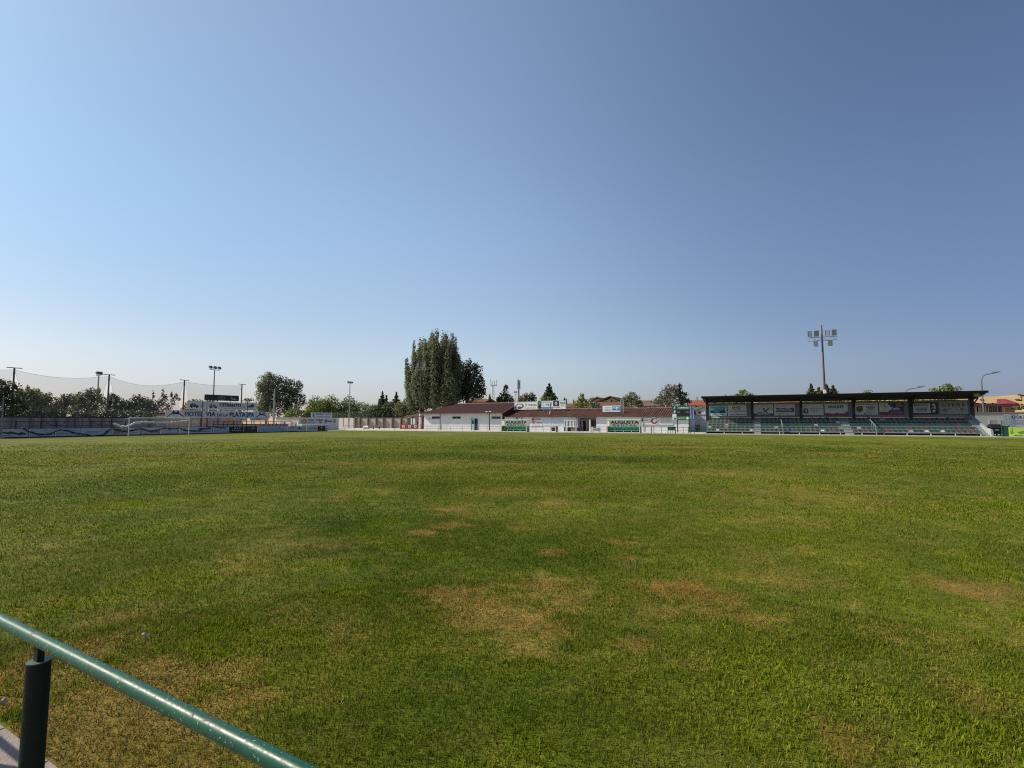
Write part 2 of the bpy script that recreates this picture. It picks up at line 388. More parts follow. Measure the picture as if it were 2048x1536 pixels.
EDGE0 = 1.50
def edge(x): return EDGE0 - 0.0486 * (x + 4.28)      # the paving runs a little askew to the touchline
GRASS_Y0 = 0.9; GRASS_Y1 = 77.5; GX0, GX1 = -73.3, 44.0
def axis(lo, hi, c0, c1, fine, grow=1.09):
    a = list(np.arange(c0, c1, fine)); s = fine; x = a[-1]
    while x < hi: s = min(s * grow, 1.5); x += s; a.append(min(x, hi))
    s = fine; x = a[0]; pre = []
    while x > lo: s = min(s * grow, 1.5); x -= s; pre.append(max(x, lo))
    return np.array(pre[::-1] + a)
def build_pitch():
    xs = axis(GX0, GX1, -9, 7, 0.07); ys = axis(GRASS_Y0, GRASS_Y1, GRASS_Y0, 9, 0.07)
    XX, YY = np.meshgrid(xs, ys); x, y = XX.ravel(), YY.ravel()
    z = (fbm(x * 3, y * 3, 5) - 0.5) * 0.015 + (fbm(x * .3, y * .3, 15) - .5) * 0.03
    nx, ny = len(xs), len(ys); i = np.arange(nx - 1)[None, :] + np.arange(ny - 1)[:, None] * nx
    F = np.stack([i, i + 1, i + nx + 1, i + nx], -1).reshape(-1, 4)
    d, l, t, r = turf(x, y)
    o = np_mesh('pitch', np.stack([x, y, z], 1), F, turf_mat(), np.stack([d, l, t, r], 1)); tag(o, 'wide worn green football pitch with brown dry patches', kind='structure')

def build_blades():
    Vs, Fs, As = [], [], []; base = 0
    for (r0, r1, dens, wid, hgt) in ((.5, 2.0, 6000, .0042, .034), (2.0, 3.6, 8500, .0042, .034), (3.6, 6, 6000, .0055, .036), (6, 10, 2800, .0085, .038), (10, 16, 1100, .014, .040), (16, 25, 420, .024, .042), (25, 38, 150, .042, .045), (38, 60, 60, .07, .048)):
        half = R(100) if r0 < 6 else R(80) if r0 < 16 else R(64)
        n = int(half * (r1 * r1 - r0 * r0) * dens)
        r = np.sqrt(rng.uniform(r0 * r0, r1 * r1, n)); a = rng.uniform(-half, half, n)
        x = r * (np.sin(a) * CR[0] + np.cos(a) * CF[0]); y = r * (np.sin(a) * CR[1] + np.cos(a) * CF[1])
        k = y > edge(x) + 0.005 + 0.04 * fbm(x * 7, y * 7, 4); x, y = x[k], y[k]
        if r0 >= 38: fade = rng.random(len(x)) > (np.hypot(x, y) - 38) / 22; x, y = x[fade], y[fade]
        d, l, t, ru = turf(x, y)
        keep = rng.random(len(x)) < (1 - 0.12 * ru) ; x, y, d, l, t, ru = (q[keep] for q in (x, y, d, l, t, ru)); n = len(x)
        tuft = fbm(x * 9, y * 9, 55); h = hgt * (0.55 + 0.9 * tuft) * rng.uniform(0.6, 1.25, n) * (1 - 0.28 * d) * (1 + 0.25 * l)
        az = rng.uniform(0, 2 * np.pi, n) + 0.8 * (fbm(x * 2.5, y * 2.5, 65) - .5); lean = np.abs(rng.normal(0.55, 0.35, n)) + 0.45 * d
        sx, sy = np.cos(az + np.pi / 2), np.sin(az + np.pi / 2); wv = wid * rng.uniform(0.6, 1.3, n) * (1 + .7 * l)
        hz, hx = np.cos(np.clip(lean, 0, 1.45)) * h, np.sin(np.clip(lean, 0, 1.45)) * h
        b1 = np.stack([x - sx * wv / 2, y - sy * wv / 2, np.zeros(n) - 0.004], 1); b2 = np.stack([x + sx * wv / 2, y + sy * wv / 2, np.zeros(n) - 0.004], 1)
        mx, my = x + np.cos(az) * hx * 0.35, y + np.sin(az) * hx * 0.35
        m1 = np.stack([mx - sx * wv * .4, my - sy * wv * .4, hz * 0.62], 1); m2 = np.stack([mx + sx * wv * .4, my + sy * wv * .4, hz * 0.62], 1)
        tp = np.stack([x + np.cos(az) * hx, y + np.sin(az) * hx, hz], 1)
        d0 = d; u = rng.random(n); d = np.where(u < d * .95, np.clip(d + .35, 0, 1), d * .22); ru = np.where(rng.random(n) < .75, ru, 0) * np.where(u < d0 * .95 + .05, 1, .25)
        A = np.stack([d, l, np.clip(t + rng.normal(0, .12, n), 0, 1), ru], 1)
        if r0 < 6:
            V = np.stack([b1, b2, m1, m2, tp], 1).reshape(-1, 3); i = np.arange(n)[:, None] * 5 + base
            F = np.concatenate([i + np.array([[0, 1, 3]]), i + np.array([[0, 3, 2]]), i + np.array([[2, 3, 4]])]); nv = 5
        else:
            V = np.stack([b1, b2, tp], 1).reshape(-1, 3); F = np.arange(n)[:, None] * 3 + np.array([[0, 1, 2]]) + base; nv = 3
        Vs.append(V); Fs.append(F); As.append(np.repeat(A, nv, 0)); base += len(V)
    o = np_mesh('grass', np.concatenate(Vs), np.concatenate(Fs), grass_blade_mat(), np.concatenate(As))
    tag(o, 'short mown grass blades, green with straw and rust tufts', kind='stuff')

def litter():
    m = mat('pale_dry_leaf', (.34, .33, .25), .7, var=.3, scale=20)
    for px, py, a, s, lab in ((288, 1271, .4, .06, 'pale crumpled leaf on the turf beyond the rail, left of a touching pair'), (299, 1273, 1.9, .05, 'pale crumpled leaf on the turf beyond the rail, right of a touching pair'),
                              (243, 1276, 2.6, .04, 'small pale leaf scrap left of the touching pair of leaves'), (6, 1404, .2, .045, 'pale dry leaf near the left edge below the rail'), (1140, 1296, 1.1, .03, 'tiny pale leaf scrap below the big straw patch')):
        p = on_z(px, py, .025); b = MB(); n = 6; vs = []
        for i in range(n + 1):
            t = i / n; w = s * .32 * math.sin(math.pi * min(.97, t + .03)); c, q = math.cos(a), math.sin(a); u = (t - .5) * s; h = .02 + .014 * math.sin(t * 5)
            vs += [(p.x + c * u - q * w, p.y + q * u + c * w, h + .012), (p.x + c * u, p.y + q * u, h), (p.x + c * u + q * w, p.y + q * u - c * w, h + .009)]
        b.add(vs, [(3 * i + j, 3 * i + j + 1, 3 * i + j + 4, 3 * i + j + 3) for i in range(n) for j in (0, 1)], m)
        tag(b.build('dry_leaf', origin=(p.x, p.y, .02)), lab, 'leaf')

def ground():
    m = mat('dry_earth', (0.30, 0.23, 0.13), 0.95, var=0.35, scale=0.05, bump=0.2)
    b = MB(); b.add([(-4000, -2000, -0.06), (4000, -2000, -0.06), (4000, 5000, -0.06), (-4000, 5000, -0.06)], [(0, 1, 2, 3)], m)
    tag(b.build('ground'), 'dry pale earth around the sports ground', kind='structure')
    ap = mat('apron_concrete', (0.44, 0.40, 0.34), 0.9, var=0.2, scale=0.6, bump=0.2, stain=(0.30, 0.27, 0.23))
    b = MB(); b.box(-124, 60, 77.5, 150, -0.3, 0.05, ap); tag(b.build('pavement'), 'pale sunlit concrete apron beyond the far touchline', kind='structure')
    b = MB(); b.box(-70, 60, 77.38, 77.52, -0.3, 0.11, mat('kerb_concrete', (0.46, 0.43, 0.38), 0.9)); tag(b.build('kerb'), 'low concrete kerb along the far touchline', kind='structure')
    b = MB(); b.box(-124, -73.3, -20, 77.36, -0.3, 0.02, mat('packed_earth', (0.30, 0.25, 0.19), 0.95, var=0.3, scale=0.5)); tag(b.build('path'), 'packed earth strip behind the goal line boards', kind='structure')
    # paving under the near rail: real slabs with joints
    pm = mat('paving_slab', (0.235, 0.195, 0.17), 0.9, var=0.22, scale=9, bump=0.5, stain=(0.17, 0.14, 0.12))
    b = MB(); y1 = EDGE0; L = 0.6
    for i in range(-16, 12):
        for j in range(5):
            x0 = i * L + 0.13; y0 = y1 - (j + 1) * 0.42
            ya, yb = y0 + edge(x0) - EDGE0, y0 + edge(x0 + L) - EDGE0
            b.hexa([(x0, ya, -.12), (x0 + L - .008, yb, -.12), (x0 + L - .008, yb + .412, -.12), (x0, ya + .412, -.12)],
                   [(x0 + .003, ya + .003, .035), (x0 + L - .011, yb + .003, .035), (x0 + L - .011, yb + .409, .035), (x0 + .003, ya + .409, .035)], pm)
    tag(b.build('paving'), 'pinkish grey paving slabs under the near rail', kind='structure')
    b = MB(); b.hexa([(-12, edge(-12) - 2.2, -.3), (9, edge(9) - 2.2, -.3), (9, edge(9) - .015, -.3), (-12, edge(-12) - .015, -.3)], [(-12, edge(-12) - 2.2, .018), (9, edge(9) - 2.2, .018), (9, edge(9) - .015, .018), (-12, edge(-12) - .015, .018)], mat('joint_sand', (0.12, 0.10, 0.085), 0.95)); tag(b.build('paving_bed'), 'dark joints between the paving slabs', kind='structure')

def near_rail():
    Z = 1.1
    a = on_z(0, 1240, Z); c = on_z(572, 1531, Z); d = (c - a).normalized()
    t = thing('railing', (a.x, a.y, 0), 'glossy green tubular rail on a dark post, closest to the viewer', 'railing')
    m, nt, b = newmat('glossy_green_rail'); P = wpos(nt)
    n1 = noise(nt, 9, 6, 0.7, P); n2 = noise(nt, 55, 3, 0.6, P); n3 = noise(nt, 140, 2, 0.5, P)
    col = ramp(nt, n1.outputs[0], [(0.3, (0.004, 0.045, 0.025)), (0.7, (0.008, 0.080, 0.044))])
    # chips: rust where the paint has flaked, pale scratches
    ch = N(nt, 'ShaderNodeMapping'); ch.inputs['Scale'].default_value = (11, 11, 11); nt.links.new(P, ch.inputs[0])
    nc = noise(nt, 1.0, 9, 0.78, ch.outputs[0])
    hit = on_z(372, 1418, Z); vd = N(nt, 'ShaderNodeVectorMath', operation='DISTANCE'); nt.links.new(P, vd.inputs[0]); vd.inputs[1].default_value = hit
    mr = N(nt, 'ShaderNodeMapRange'); mr.inputs['From Min'].default_value = .02; mr.inputs['From Max'].default_value = .22; mr.inputs['To Min'].default_value = .075; mr.inputs['To Max'].default_value = 0; nt.links.new(vd.outputs['Value'], mr.inputs[0])
    ad = N(nt, 'ShaderNodeMath', operation='ADD'); nt.links.new(nc.outputs[0], ad.inputs[0]); nt.links.new(mr.outputs[0], ad.inputs[1]); nc_out = ad.outputs[0]
    f = ramp(nt, nc_out, [(0.635, (0, 0, 0)), (0.65, (1, 1, 1))]); col = mixrgb(nt, f, col, (0.075, 0.032, 0.024))
    f2 = ramp(nt, n3.outputs[0], [(0.66, (0, 0, 0)), (0.70, (.7, .7, .7))]); col = mixrgb(nt, f2, col, (0.30, 0.36, 0.30))
    nt.links.new(col, b.inputs['Base Color'])
    rr = ramp(nt, n2.outputs[0], [(0.3, (0.30,) * 3), (0.7, (0.50,) * 3)]); nt.links.new(mixrgb(nt, f, rr, (0.7,) * 3), b.inputs['Roughness'])
    b.inputs['Specular IOR Level'].default_value = 0.27
    bp = N(nt, 'ShaderNodeBump'); bp.inputs['Strength'].default_value = 0.25; bp.inputs['Distance'].default_value = 0.002
    nt.links.new(mixrgb(nt, 0.5, n2.outputs[0], nc.outputs[0]), bp.inputs['Height']); nt.links.new(bp.outputs[0], b.inputs['Normal'])
    RAD = 0.0205
    MB().tube([a - d * 5, a - d * 2, a, a + d * 1.2, a + d * 2.4, a + d * 5], RAD, m, 32).build('rail', t, smooth=True)
    pm = mat('dark_post_paint', (0.005, 0.013, 0.009), 0.6, spec=.2, var=0.4, scale=14, bump=0.2)
    # the post below the rail: a tube with a mitred top and a flat bracket
    def col(v):
        e = v - EYE; return 1024 + FOC * e.dot(rt) / e.dot(fw)
    k = min(np.linspace(-1, 3, 801), key=lambda s: abs(col(a + d * float(s) - Vector((0, 0, .09))) - 77)); foot = a + d * float(k)
    for s in (-2.4, 0, 2.4, 4.8):
        p = foot + d * s; pb = MB(); n = 28; rad = 0.0335
        vs = []
        for z in (0.0, None):
            for i in range(n):
                w = 2 * math.pi * i / n; cx, cy = rad * math.cos(w), rad * math.sin(w)
                vs.append((p.x + cx, p.y + cy, 0.0 if z is not None else Z - 0.070))
        pb.add(vs, [(i, (i + 1) % n, n + (i + 1) % n, n + i) for i in range(n)] + [tuple(n + i for i in range(n))], pm)
        pb.tube([(p.x, p.y, Z - .0695), (p.x, p.y, Z - .066)], rad * .99, mat('post_cap_paint', (.045, .085, .06), .5, var=.4, scale=30), 28)
        po = pb.build('post', t, smooth=False)
        bb = MB(); bb.beam((p.x, p.y, Z - 0.066), (p.x, p.y, Z - RAD + 0.006), 0.026, 0.02, pm); bb.build('bracket', po)

# ------------------------------------------------------------------ far touchline: fences, dugouts, buildings
M_plaster = mat('white_plaster', (0.66, 0.66, 0.65), 0.9, var=0.14, scale=0.7, bump=0.2, stain=(0.50, 0.50, 0.49))
M_plaster2 = mat('whitewash', (0.70, 0.71, 0.72), 0.85, var=0.12, scale=0.8, bump=0.15, stain=(0.52, 0.55, 0.58))
M_tile = striped('roof_tile', (0.045, 0.022, 0.018), (0.120, 0.054, 0.040), 0, 0.42, 0.9, 0.8, 0.65)
M_sheet = striped('brown_roof_sheet', (0.036, 0.014, 0.013), (0.046, 0.019, 0.017), 0, 0.5, 0.8, 0.3, 0.2)
M_trim = mat('brown_trim', (0.09, 0.045, 0.035), 0.6)
M_redbrown = mat('red_brown_paint', (0.14, 0.035, 0.028), 0.8, var=0.3)
M_post = mat('grey_brown_post', (0.13, 0.12, 0.11), 0.6)
M_cream = mat('cream_frame', (0.62, 0.62, 0.50), 0.5)
M_seatg = mat('seat_green', (0.012, 0.25, 0.14), 0.4, var=0.3)

def fence(px0, px1, n, label, m, Y=78.6, h=1.0, two=True, r=0.03):
    x0, x1 = X_at(px0, Y), X_at(px1, Y); t = thing('rail_fence', (x0, Y, 0.05), label, 'fence', 'low rail fences along the far touchline')
    b = MB(); b.tube([(x0, Y, h), (x1, Y, h)], r * 1.2, m, 6)
    if two: b.tube([(x0, Y, h * .55), (x1, Y, h * .55)], r * .8, m, 6)
    b.build('rail', t)
    for i in range(n + 1):
        x = x0 + (x1 - x0) * i / n; MB().tube([(x, Y, 0.05), (x, Y, h)], r, m, 6).build('post', t)

def clear_sheet(name, c, see=.3, glow=.45):
    if name in _mc: return _mc[name]
    m, nt, b = newmat(name); b.inputs['Base Color'].default_value = (*c, 1); b.inputs['Roughness'].default_value = .35
    tl = N(nt, 'ShaderNodeBsdfTranslucent'); tl.inputs['Color'].default_value = (*c, 1); tp = N(nt, 'ShaderNodeBsdfTransparent')
    a = N(nt, 'ShaderNodeMixShader'); a.inputs[0].default_value = glow; nt.links.new(b.outputs[0], a.inputs[1]); nt.links.new(tl.outputs[0], a.inputs[2])
    z = N(nt, 'ShaderNodeMixShader'); z.inputs[0].default_value = see; nt.links.new(a.outputs[0], z.inputs[1]); nt.links.new(tp.outputs[0], z.inputs[2]); nt.links.new(z.outputs[0], nt.nodes['Material Output'].inputs['Surface'])
    _mc[name] = m; return m
def dugout(px0, px1, label):
    Y = 79.4; x0, x1 = X_at(px0, Y), X_at(px1, Y); W = x1 - x0; D = 1.3; z0, H = 0.05, 2.08
    t = thing('dugout', ((x0 + x1) / 2, Y + D / 2, z0), label, 'dugout', 'team dugouts on the far touchline')
    b = MB(); w = 0.09
    for x in (x0, x1 - w):
        b.box(x, x + w, Y, Y + w, z0, H, M_cream); b.box(x, x + w, Y + D - w, Y + D, z0, H, M_cream)
        b.box(x, x + w, Y + w, Y + D - w, H - w, H, M_cream); b.box(x, x + w, Y + w, Y + D - w, 1.0, 1.0 + w, M_cream)
    b.box(x0 + w, x1 - w, Y, Y + w, H - w, H, M_cream); b.box(x0 + w, x1 - w, Y + D - w, Y + D, 0.92, 0.92 + w, M_cream)
    b.build('frame', t)
    pale = clear_sheet('dugout_sheet', (0.76, 0.77, 0.66), .5); back = clear_sheet('dugout_back_sheet', (0.66, 0.67, 0.60), .25)
    rb = MB(); prof = [(Y - 0.12, H + .02), (Y + .35, H + .09), (Y + .85, H + .09), (Y + D + .03, H - .12)]
    for (a, za), (c, zc) in zip(prof, prof[1:]):
        rb.hexa([(x0 - .05, a, za), (x1 + .05, a, za), (x1 + .05, c, zc), (x0 - .05, c, zc)], [(x0 - .05, a, za + .03), (x1 + .05, a, za + .03), (x1 + .05, c, zc + .03), (x0 - .05, c, zc + .03)], pale)
    rb.build('roof', t)
    for x in (x0 + .03, x1 - .06): MB().box(x, x + .03, Y + .1, Y + D - .1, 1.12, H - .1, pale).build('side_panel', t)
    for x in (x0 + .03, x1 - .06): MB().box(x, x + .03, Y + .1, Y + D - .1, z0 + .1, 1.0, mat('dugout_lower', (0.20, 0.25, 0.20), 0.5)).build('side_panel', t)
    bp = Panel((x0 + .1, Y + D - .2, 0.98), (1, 0, 0), W - .2, H - 1.02, (0, -1, 0))
    bp.text('AUGUSTA', .05, .94, .48, .95, (0.035, 0.05, 0.03), bold=0.008); bp.text('D E N T A L', .12, .86, .12, .40, (0.10, 0.13, 0.09))
    bk = MB(); bk.box(x0 + .1, x1 - .1, Y + D - .19, Y + D - .16, 0.98, H - .04, back)
    bo = bk.build('back_panel', t); bp.mb.build('lettering', bo)
    MB().box(x0 + .1, x1 - .1, Y + D - .19, Y + D - .16, z0, 0.9, mat('dugout_lower_back', (.02, .12, .075), .6)).build('lower_back', t)
    MB().box(x0 + .12, x1 - .12, Y + .45, Y + .55, 0.36, 0.42, M_cream).build('seat_beam', t)
    n = 8
    for i in range(n):
        cx = x0 + .12 + (W - .24) * (i + .5) / n; sw = (W - .24) / n * .43
        s = MB(); s.box(cx - sw, cx + sw, Y + .35, Y + .78, .42, .47, M_seatg)
        s.hexa([(cx - sw, Y + .74, .47), (cx + sw, Y + .74, .47), (cx + sw, Y + .79, .47), (cx - sw, Y + .79, .47)], [(cx - sw * .8, Y + .84, .93), (cx + sw * .8, Y + .84, .93), (cx + sw * .8, Y + .88, .93), (cx - sw * .8, Y + .88, .93)], M_seatg)
        s.build('seat', t)
    for i in range(1, 4): 
        cx = x0 + W * i / 4; MB().box(cx - .03, cx + .03, Y + .02, Y + .08, z0, .4, M_cream).build('leg', t)
    MB().box(x0 + .09, x1 - .09, Y + .02, Y + .08, z0 + .02, z0 + .1, M_cream).build('base_bar', t)

def window_slit(parent, x0, x1, z0, z1, Y, n=2):
    fr = mat('grey_window_frame', (0.30, 0.31, 0.32), 0.5); b = MB(); w = 0.06
    b.box(x0 - w, x1 + w, Y - .05, Y - .002, z1, z1 + w, fr); b.box(x0 - w, x1 + w, Y - .05, Y - .002, z0 - w, z0, fr)
    for i in range(n + 1):
        x = x0 + (x1 - x0) * i / n; b.box(x - w / 2, x + w / 2, Y - .048, Y - .002, z0, z1, fr)
    f = b.build('window', parent)
    MB().box(x0, x1, Y - .02, Y - .001, z0, z1, glassmat()).build('pane', f)

def pavilion():
    Y = 90.0; x0, x1 = X_at(848, Y), X_at(1004, Y); Z = Z_at(930, 824.5, Y); D = 14; yr = Y + D / 2
    zr = Z_at(970, 807, yr); xl = X_at(914, yr); ov = 0.78
    t = thing('clubhouse', ((x0 + x1) / 2, Y + D / 2, 0.05), 'white clubhouse with brown hipped roof and a teal framed door, under the tall poplar', 'building')
    b = MB(); b.box(x0, x1, Y, Y + D, 0.05, Z, M_plaster)
    b.add([(x1 - .002, Y, Z), (x1 - .002, Y + D, Z), (x1 - .002, yr, zr - .25)], [(0, 1, 2)], M_redbrown)
    b.add([(x1 + .012, Y + .2, Z - 1.9), (x1 + .012, Y + D, Z - 1.9), (x1 + .012, Y + D, Z), (x1 + .012, Y + .2, Z)], [(0, 1, 2, 3)], M_redbrown)
    b.build('wall', t)
    e = Z - .12; r = MB(); A = (x0 - ov, Y - ov, e); B = (x1 + ov, Y - ov, e); C = (x1 + ov, Y + D + ov, e); Dd = (x0 - ov, Y + D + ov, e); P = (xl, yr, zr); Q = (x1 + ov, yr, zr)
    r.add([A, B, C, Dd, P, Q], [(0, 1, 5, 4), (2, 3, 4, 5), (3, 0, 4)], M_sheet)
    up = [(v[0], v[1], v[2] - .16) for v in (A, B, C, Dd, P, Q)]
    r.add(up, [(4, 5, 1, 0), (5, 4, 3, 2), (4, 0, 3)], M_trim)
    r.add([A, B, up[1], up[0]], [(3, 2, 1, 0)], M_trim); r.add([B, C, up[2], Q, up[5], up[1]], [(0, 3, 4, 5), (3, 1, 2, 4)], M_trim); r.add([Dd, A, up[0], up[3]], [(0, 3, 2, 1)], M_trim)
    ro = r.build('roof', t)
    MB().tube([(xl, yr, zr + .03), (x1 + ov, yr, zr + .03)], .10, mat('ridge_tile', (0.26, 0.17, 0.14), 0.8), 6).build('ridge_cap', ro)
    MB().tube([(x1 + ov + .02, Y - ov, e + .03), (x1 + ov + .02, yr, zr + .03)], .08, mat('verge_tile', (0.30, 0.18, 0.15), 0.8), 6).build('verge', ro)
    for p0, p1, a, c in ((864, 879.5, 833.5, 837.2), (905, 921, 833.5, 837.2), (984, 1001, 833.5, 837.3)):
        window_slit(t, X_at(p0, Y), X_at(p1, Y), Z_at(p0, c, Y), Z_at(p0, a, Y), Y)
    d0, d1 = X_at(942.5, Y), X_at(956, Y); zt = Z_at(949, 837, Y); mid = (d0 + d1) / 2
    tealf = mat('teal_door', (0.10, 0.24, 0.24), 0.5); fr = MB()
    for x in (d0, mid - .05, d1 - .1): fr.box(x, x + .1, Y - .09, Y - .003, .05, zt, tealf)
    fr.box(d0 + .1, d1 - .1, Y - .085, Y - .003, zt - .1, zt, tealf)
    f = fr.build('door', t)
    MB().box(d0 + .1, mid - .05, Y - .05, Y - .003, .05, zt - .1, mat('pale_teal_leaf', (0.36, 0.52, 0.52), 0.5)).build('leaf', f)
    MB().box(d0 + .25, mid - .2, Y - .06, Y - .051, 1.3, zt - .35, glassmat()).build('pane', f)
    MB().box(mid + .05, d1 - .1, Y - .04, Y - .003, .05, zt - .1, mat('doorway_shade', (0.012, 0.012, 0.014), 0.9)).build('opening', f)  # near-black panel stands for the shaded interior behind the open half
    x = X_at(880.5, Y); MB().tube([(x, Y - .08, .05), (x, Y - .08, Z - .15)], .06, mat('downpipe_grey', (0.12, 0.12, 0.13), 0.5), 8).build('downpipe', t)
    pl = MB(); pl.box(X_at(886, Y), X_at(894, Y), Y - .02, Y - .003, 0.07, 1.0, paint((0.55, 0.62, 0.66))); pl.build('pipe_shadow_patch', t)  # flat bluish patch: the downpipe's wide shadow put into wall colour
    MB().box(X_at(859, Y) - .1, X_at(859, Y) + .1, Y - .1, Y - .003, 2.3, 2.5, M_black).build('wall_lamp', t)

def annex():
    Y = 90.0; x0, x1 = X_at(1004, Y) + .62, X_at(1377, Y); Z = Z_at(1110, 832, Y); yr = Y + 5.5; zr = Z_at(1110, 818.6, yr); D = 11
    pa, pb = X_at(1152, Y), X_at(1194, Y)
    t = thing('long_building', ((x0 + x1) / 2, Y + D / 2, .05), 'long low white building with tiled roof and a recessed porch, behind the dugouts', 'building')
    b = MB()
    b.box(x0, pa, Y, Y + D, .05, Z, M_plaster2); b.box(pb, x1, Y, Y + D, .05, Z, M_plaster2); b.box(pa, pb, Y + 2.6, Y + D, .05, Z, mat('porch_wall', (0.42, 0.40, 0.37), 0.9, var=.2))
    b.box(pa, pb, Y + .003, Y + .4, Z - .34, Z - .002, mat('porch_lintel', (0.42, 0.36, 0.28), 0.85))
    b.add([(x1, Y, Z), (x1, Y + D, Z), (x1, yr, zr - .15)], [(0, 1, 2)], M_plaster2); b.add([(x0, Y, Z), (x0, Y + D, Z), (x0, yr, zr - .15)], [(2, 1, 0)], M_plaster2)
    b.build('wall', t)
    r = MB(); ov = .45; zl = Z - .06
    nseg = 60
    # slightly sagging tiled slope
    xs = [x0 - .05 + (x1 - x0 + .35) * i / nseg for i in range(nseg + 1)]; rr = random.Random(5)
    sag = [rr.uniform(-.035, .035) for _ in xs]
    for (ya, za, yb, zb) in ((Y - ov, zl, yr, zr), (yr, zr, Y + D + ov, zl)):
        vs = [(x, ya, za + s) if za < zb else (x, ya, za + s) for x, s in zip(xs, sag)] + [(x, yb, zb + s) for x, s in zip(xs, sag)]
        n = len(xs); r.add(vs, [(i, i + 1, n + i + 1, n + i) for i in range(n - 1)], M_tile)
        r.add([(v[0], v[1], v[2] - .14) for v in vs], [(n + i, n + i + 1, i + 1, i) for i in range(n - 1)], M_trim)
    r.add([(xs[0], Y - ov, zl + sag[0]), (xs[-1], Y - ov, zl + sag[-1]), (xs[-1], Y - ov, zl - .14 + sag[-1]), (xs[0], Y - ov, zl - .14 + sag[0])], [(3, 2, 1, 0)], M_trim)
    ro = r.build('roof', t)
    MB().tube([(x, yr, zr + .04 + s) for x, s in zip(xs, sag)], .10, mat('pale_ridge_tile', (0.20, 0.15, 0.11), 0.85), 6).build('ridge_cap', ro)
    # pale blue board panels painted on the wall
    pn = mat('pale_blue_panel', (0.55, 0.62, 0.68), 0.6, var=.12)
    for p0, p1 in ((1086, 1094), (1095, 1103), (1104, 1111.5), (1112.5, 1120), (1121, 1127)):
        MB().box(X_at(p0, Y), X_at(p1, Y), Y - .03, Y - .003, 1.05, Z - .35, pn).build('wall_panel', t)
    for p in (1033, 1035.5, 1044): MB().box(X_at(p, Y) - .1, X_at(p, Y) + .1, Y - .09, Y - .003, 1.4, Z - .16, mat('grey_upright', (0.25, 0.25, 0.27), 0.7)).build('pilaster', t)
    # porch: posts, door, window
    for p in (1154, 1193):
        x = X_at(p, Y); MB().box(x - .09, x + .09, Y + .06, Y + .24, .05, Z - .342, M_white).build('porch_post', t)
    dz = 2.15; dx0, dx1 = X_at(1165, Y + 2.6), X_at(1173.5, Y + 2.6); f = MB()
    f.box(dx0, dx0 + .12, Y + 2.5, Y + 2.597, .05, dz, M_white); f.box(dx1 - .12, dx1, Y + 2.5, Y + 2.597, .05, dz, M_white); f.box(dx0 + .12, dx1 - .12, Y + 2.5, Y + 2.597, dz - .12, dz, M_white)
    d = f.build('door', t); MB().box(dx0 + .12, dx1 - .12, Y + 2.54, Y + 2.596, .05, dz - .12, mat('dark_door_leaf', (0.02, 0.022, 0.03), 0.4)).build('leaf', d)
    w0, w1 = X_at(1180, Y + 2.6), X_at(1191, Y + 2.6); f = MB(); wf = mat('wood_window', (0.20, 0.10, 0.05), 0.6)
    for i in range(4): x = w0 + (w1 - w0) * i / 3; f.box(x - .05, x + .05, Y + 2.5, Y + 2.597, .95, 2.0, wf)
    f.box(w0, w1, Y + 2.505, Y + 2.597, 2.0, 2.1, wf); f.box(w0, w1, Y + 2.505, Y + 2.597, .85, .95, wf)
    w = f.build('window', t); MB().box(w0, w1, Y + 2.55, Y + 2.596, .95, 2.0, glassmat()).build('pane', w)
    w0, w1 = X_at(1156, Y + 2.6), X_at(1163, Y + 2.6); f = MB()
    for i in range(3): x = w0 + (w1 - w0) * i / 2; f.box(x - .05, x + .05, Y + 2.5, Y + 2.597, .75, 2.0, M_white)
    f.box(w0, w1, Y + 2.505, Y + 2.597, 2.0, 2.08, M_white); w = f.build('window', t); MB().box(w0, w1, Y + 2.55, Y + 2.596, .75, 2.0, glassmat()).build('pane', w)
    # wall banners
    p = panel_y(1063, 1084, 836, 847, Y - .06); p.rect(.05, .28, .52, .95, REDP); p.rect(.32, .92, .66, .88, (.12, .2, .25)); p.rect(.05, .3, .05, .42, (.45, .10, .12)); p.text('Centro', .36, .95, .06, .42, (.30, .05, .06))
    p.board('advertising_board', WHITE, 'small white sign with red lettering on the pale wall, right of the left dugout', 'sign', 'signs on the long building')
    p = panel_y(1062, 1084, 848, 853.5, Y - .06); p.lines(.05, .95, .1, .9, 3, (.55, .57, .6), 3)
    p.board('advertising_board', (.66, .67, .68), 'faded pale grey sign with faint lines, directly under the small red lettered sign', 'sign', 'signs on the long building')
    p = panel_y(1283, 1346, 833.5, 851, Y - .06); p.rect(0, 1, .86, .94, (.30, .35, .38)); p.rect(0, 1, 0, .10, (.42, .22, .25))
    p.rect(.01, .22, .55, .65, (.35, .42, .48)); p.lines(.60, .98, .22, .82, 5, (.35, .40, .44), 9)
    p.ell(.41, .52, .15, .47, (.75, .75, .75)); p.ell(.41, .52, .135, .42, (.45, .30, .30)); p.ell(.41, .52, .125, .39, (.72, .71, .7)); p.ell(.41, .50, .105, .33, (.16, .025, .04)); p.ell(.425, .55, .07, .20, (.78, .77, .76), rot=.5)
    p.poly([(.36, .55), (.41, .30), (.46, .55)], (.78, .77, .76)); p.poly([(.475, .80), (.50, .85), (.425, .40), (.405, .40)], (.75, .74, .74)); p.ell(.50, .86, .02, .06, (.05, .05, .05))
    p.board('advertising_board', (.66, .68, .69), 'wide white banner with round dark red emblem, between right dugout and scoreboard', 'banner', 'signs on the long building')
    MB_box = MB().box(X_at(1284, Y) - .15, X_at(1284, Y) + .15, Y - .2, Y - .003, 1.95, 2.3, M_black); MB_box.build('alarm_box', t)
    x = X_at(1286, Y); MB().tube([(x, Y - .1, .05), (x, Y - .1, Z - .2)], .05, mat('blue_grey_pipe', (.25, .30, .36), .5), 6).build('downpipe', t)
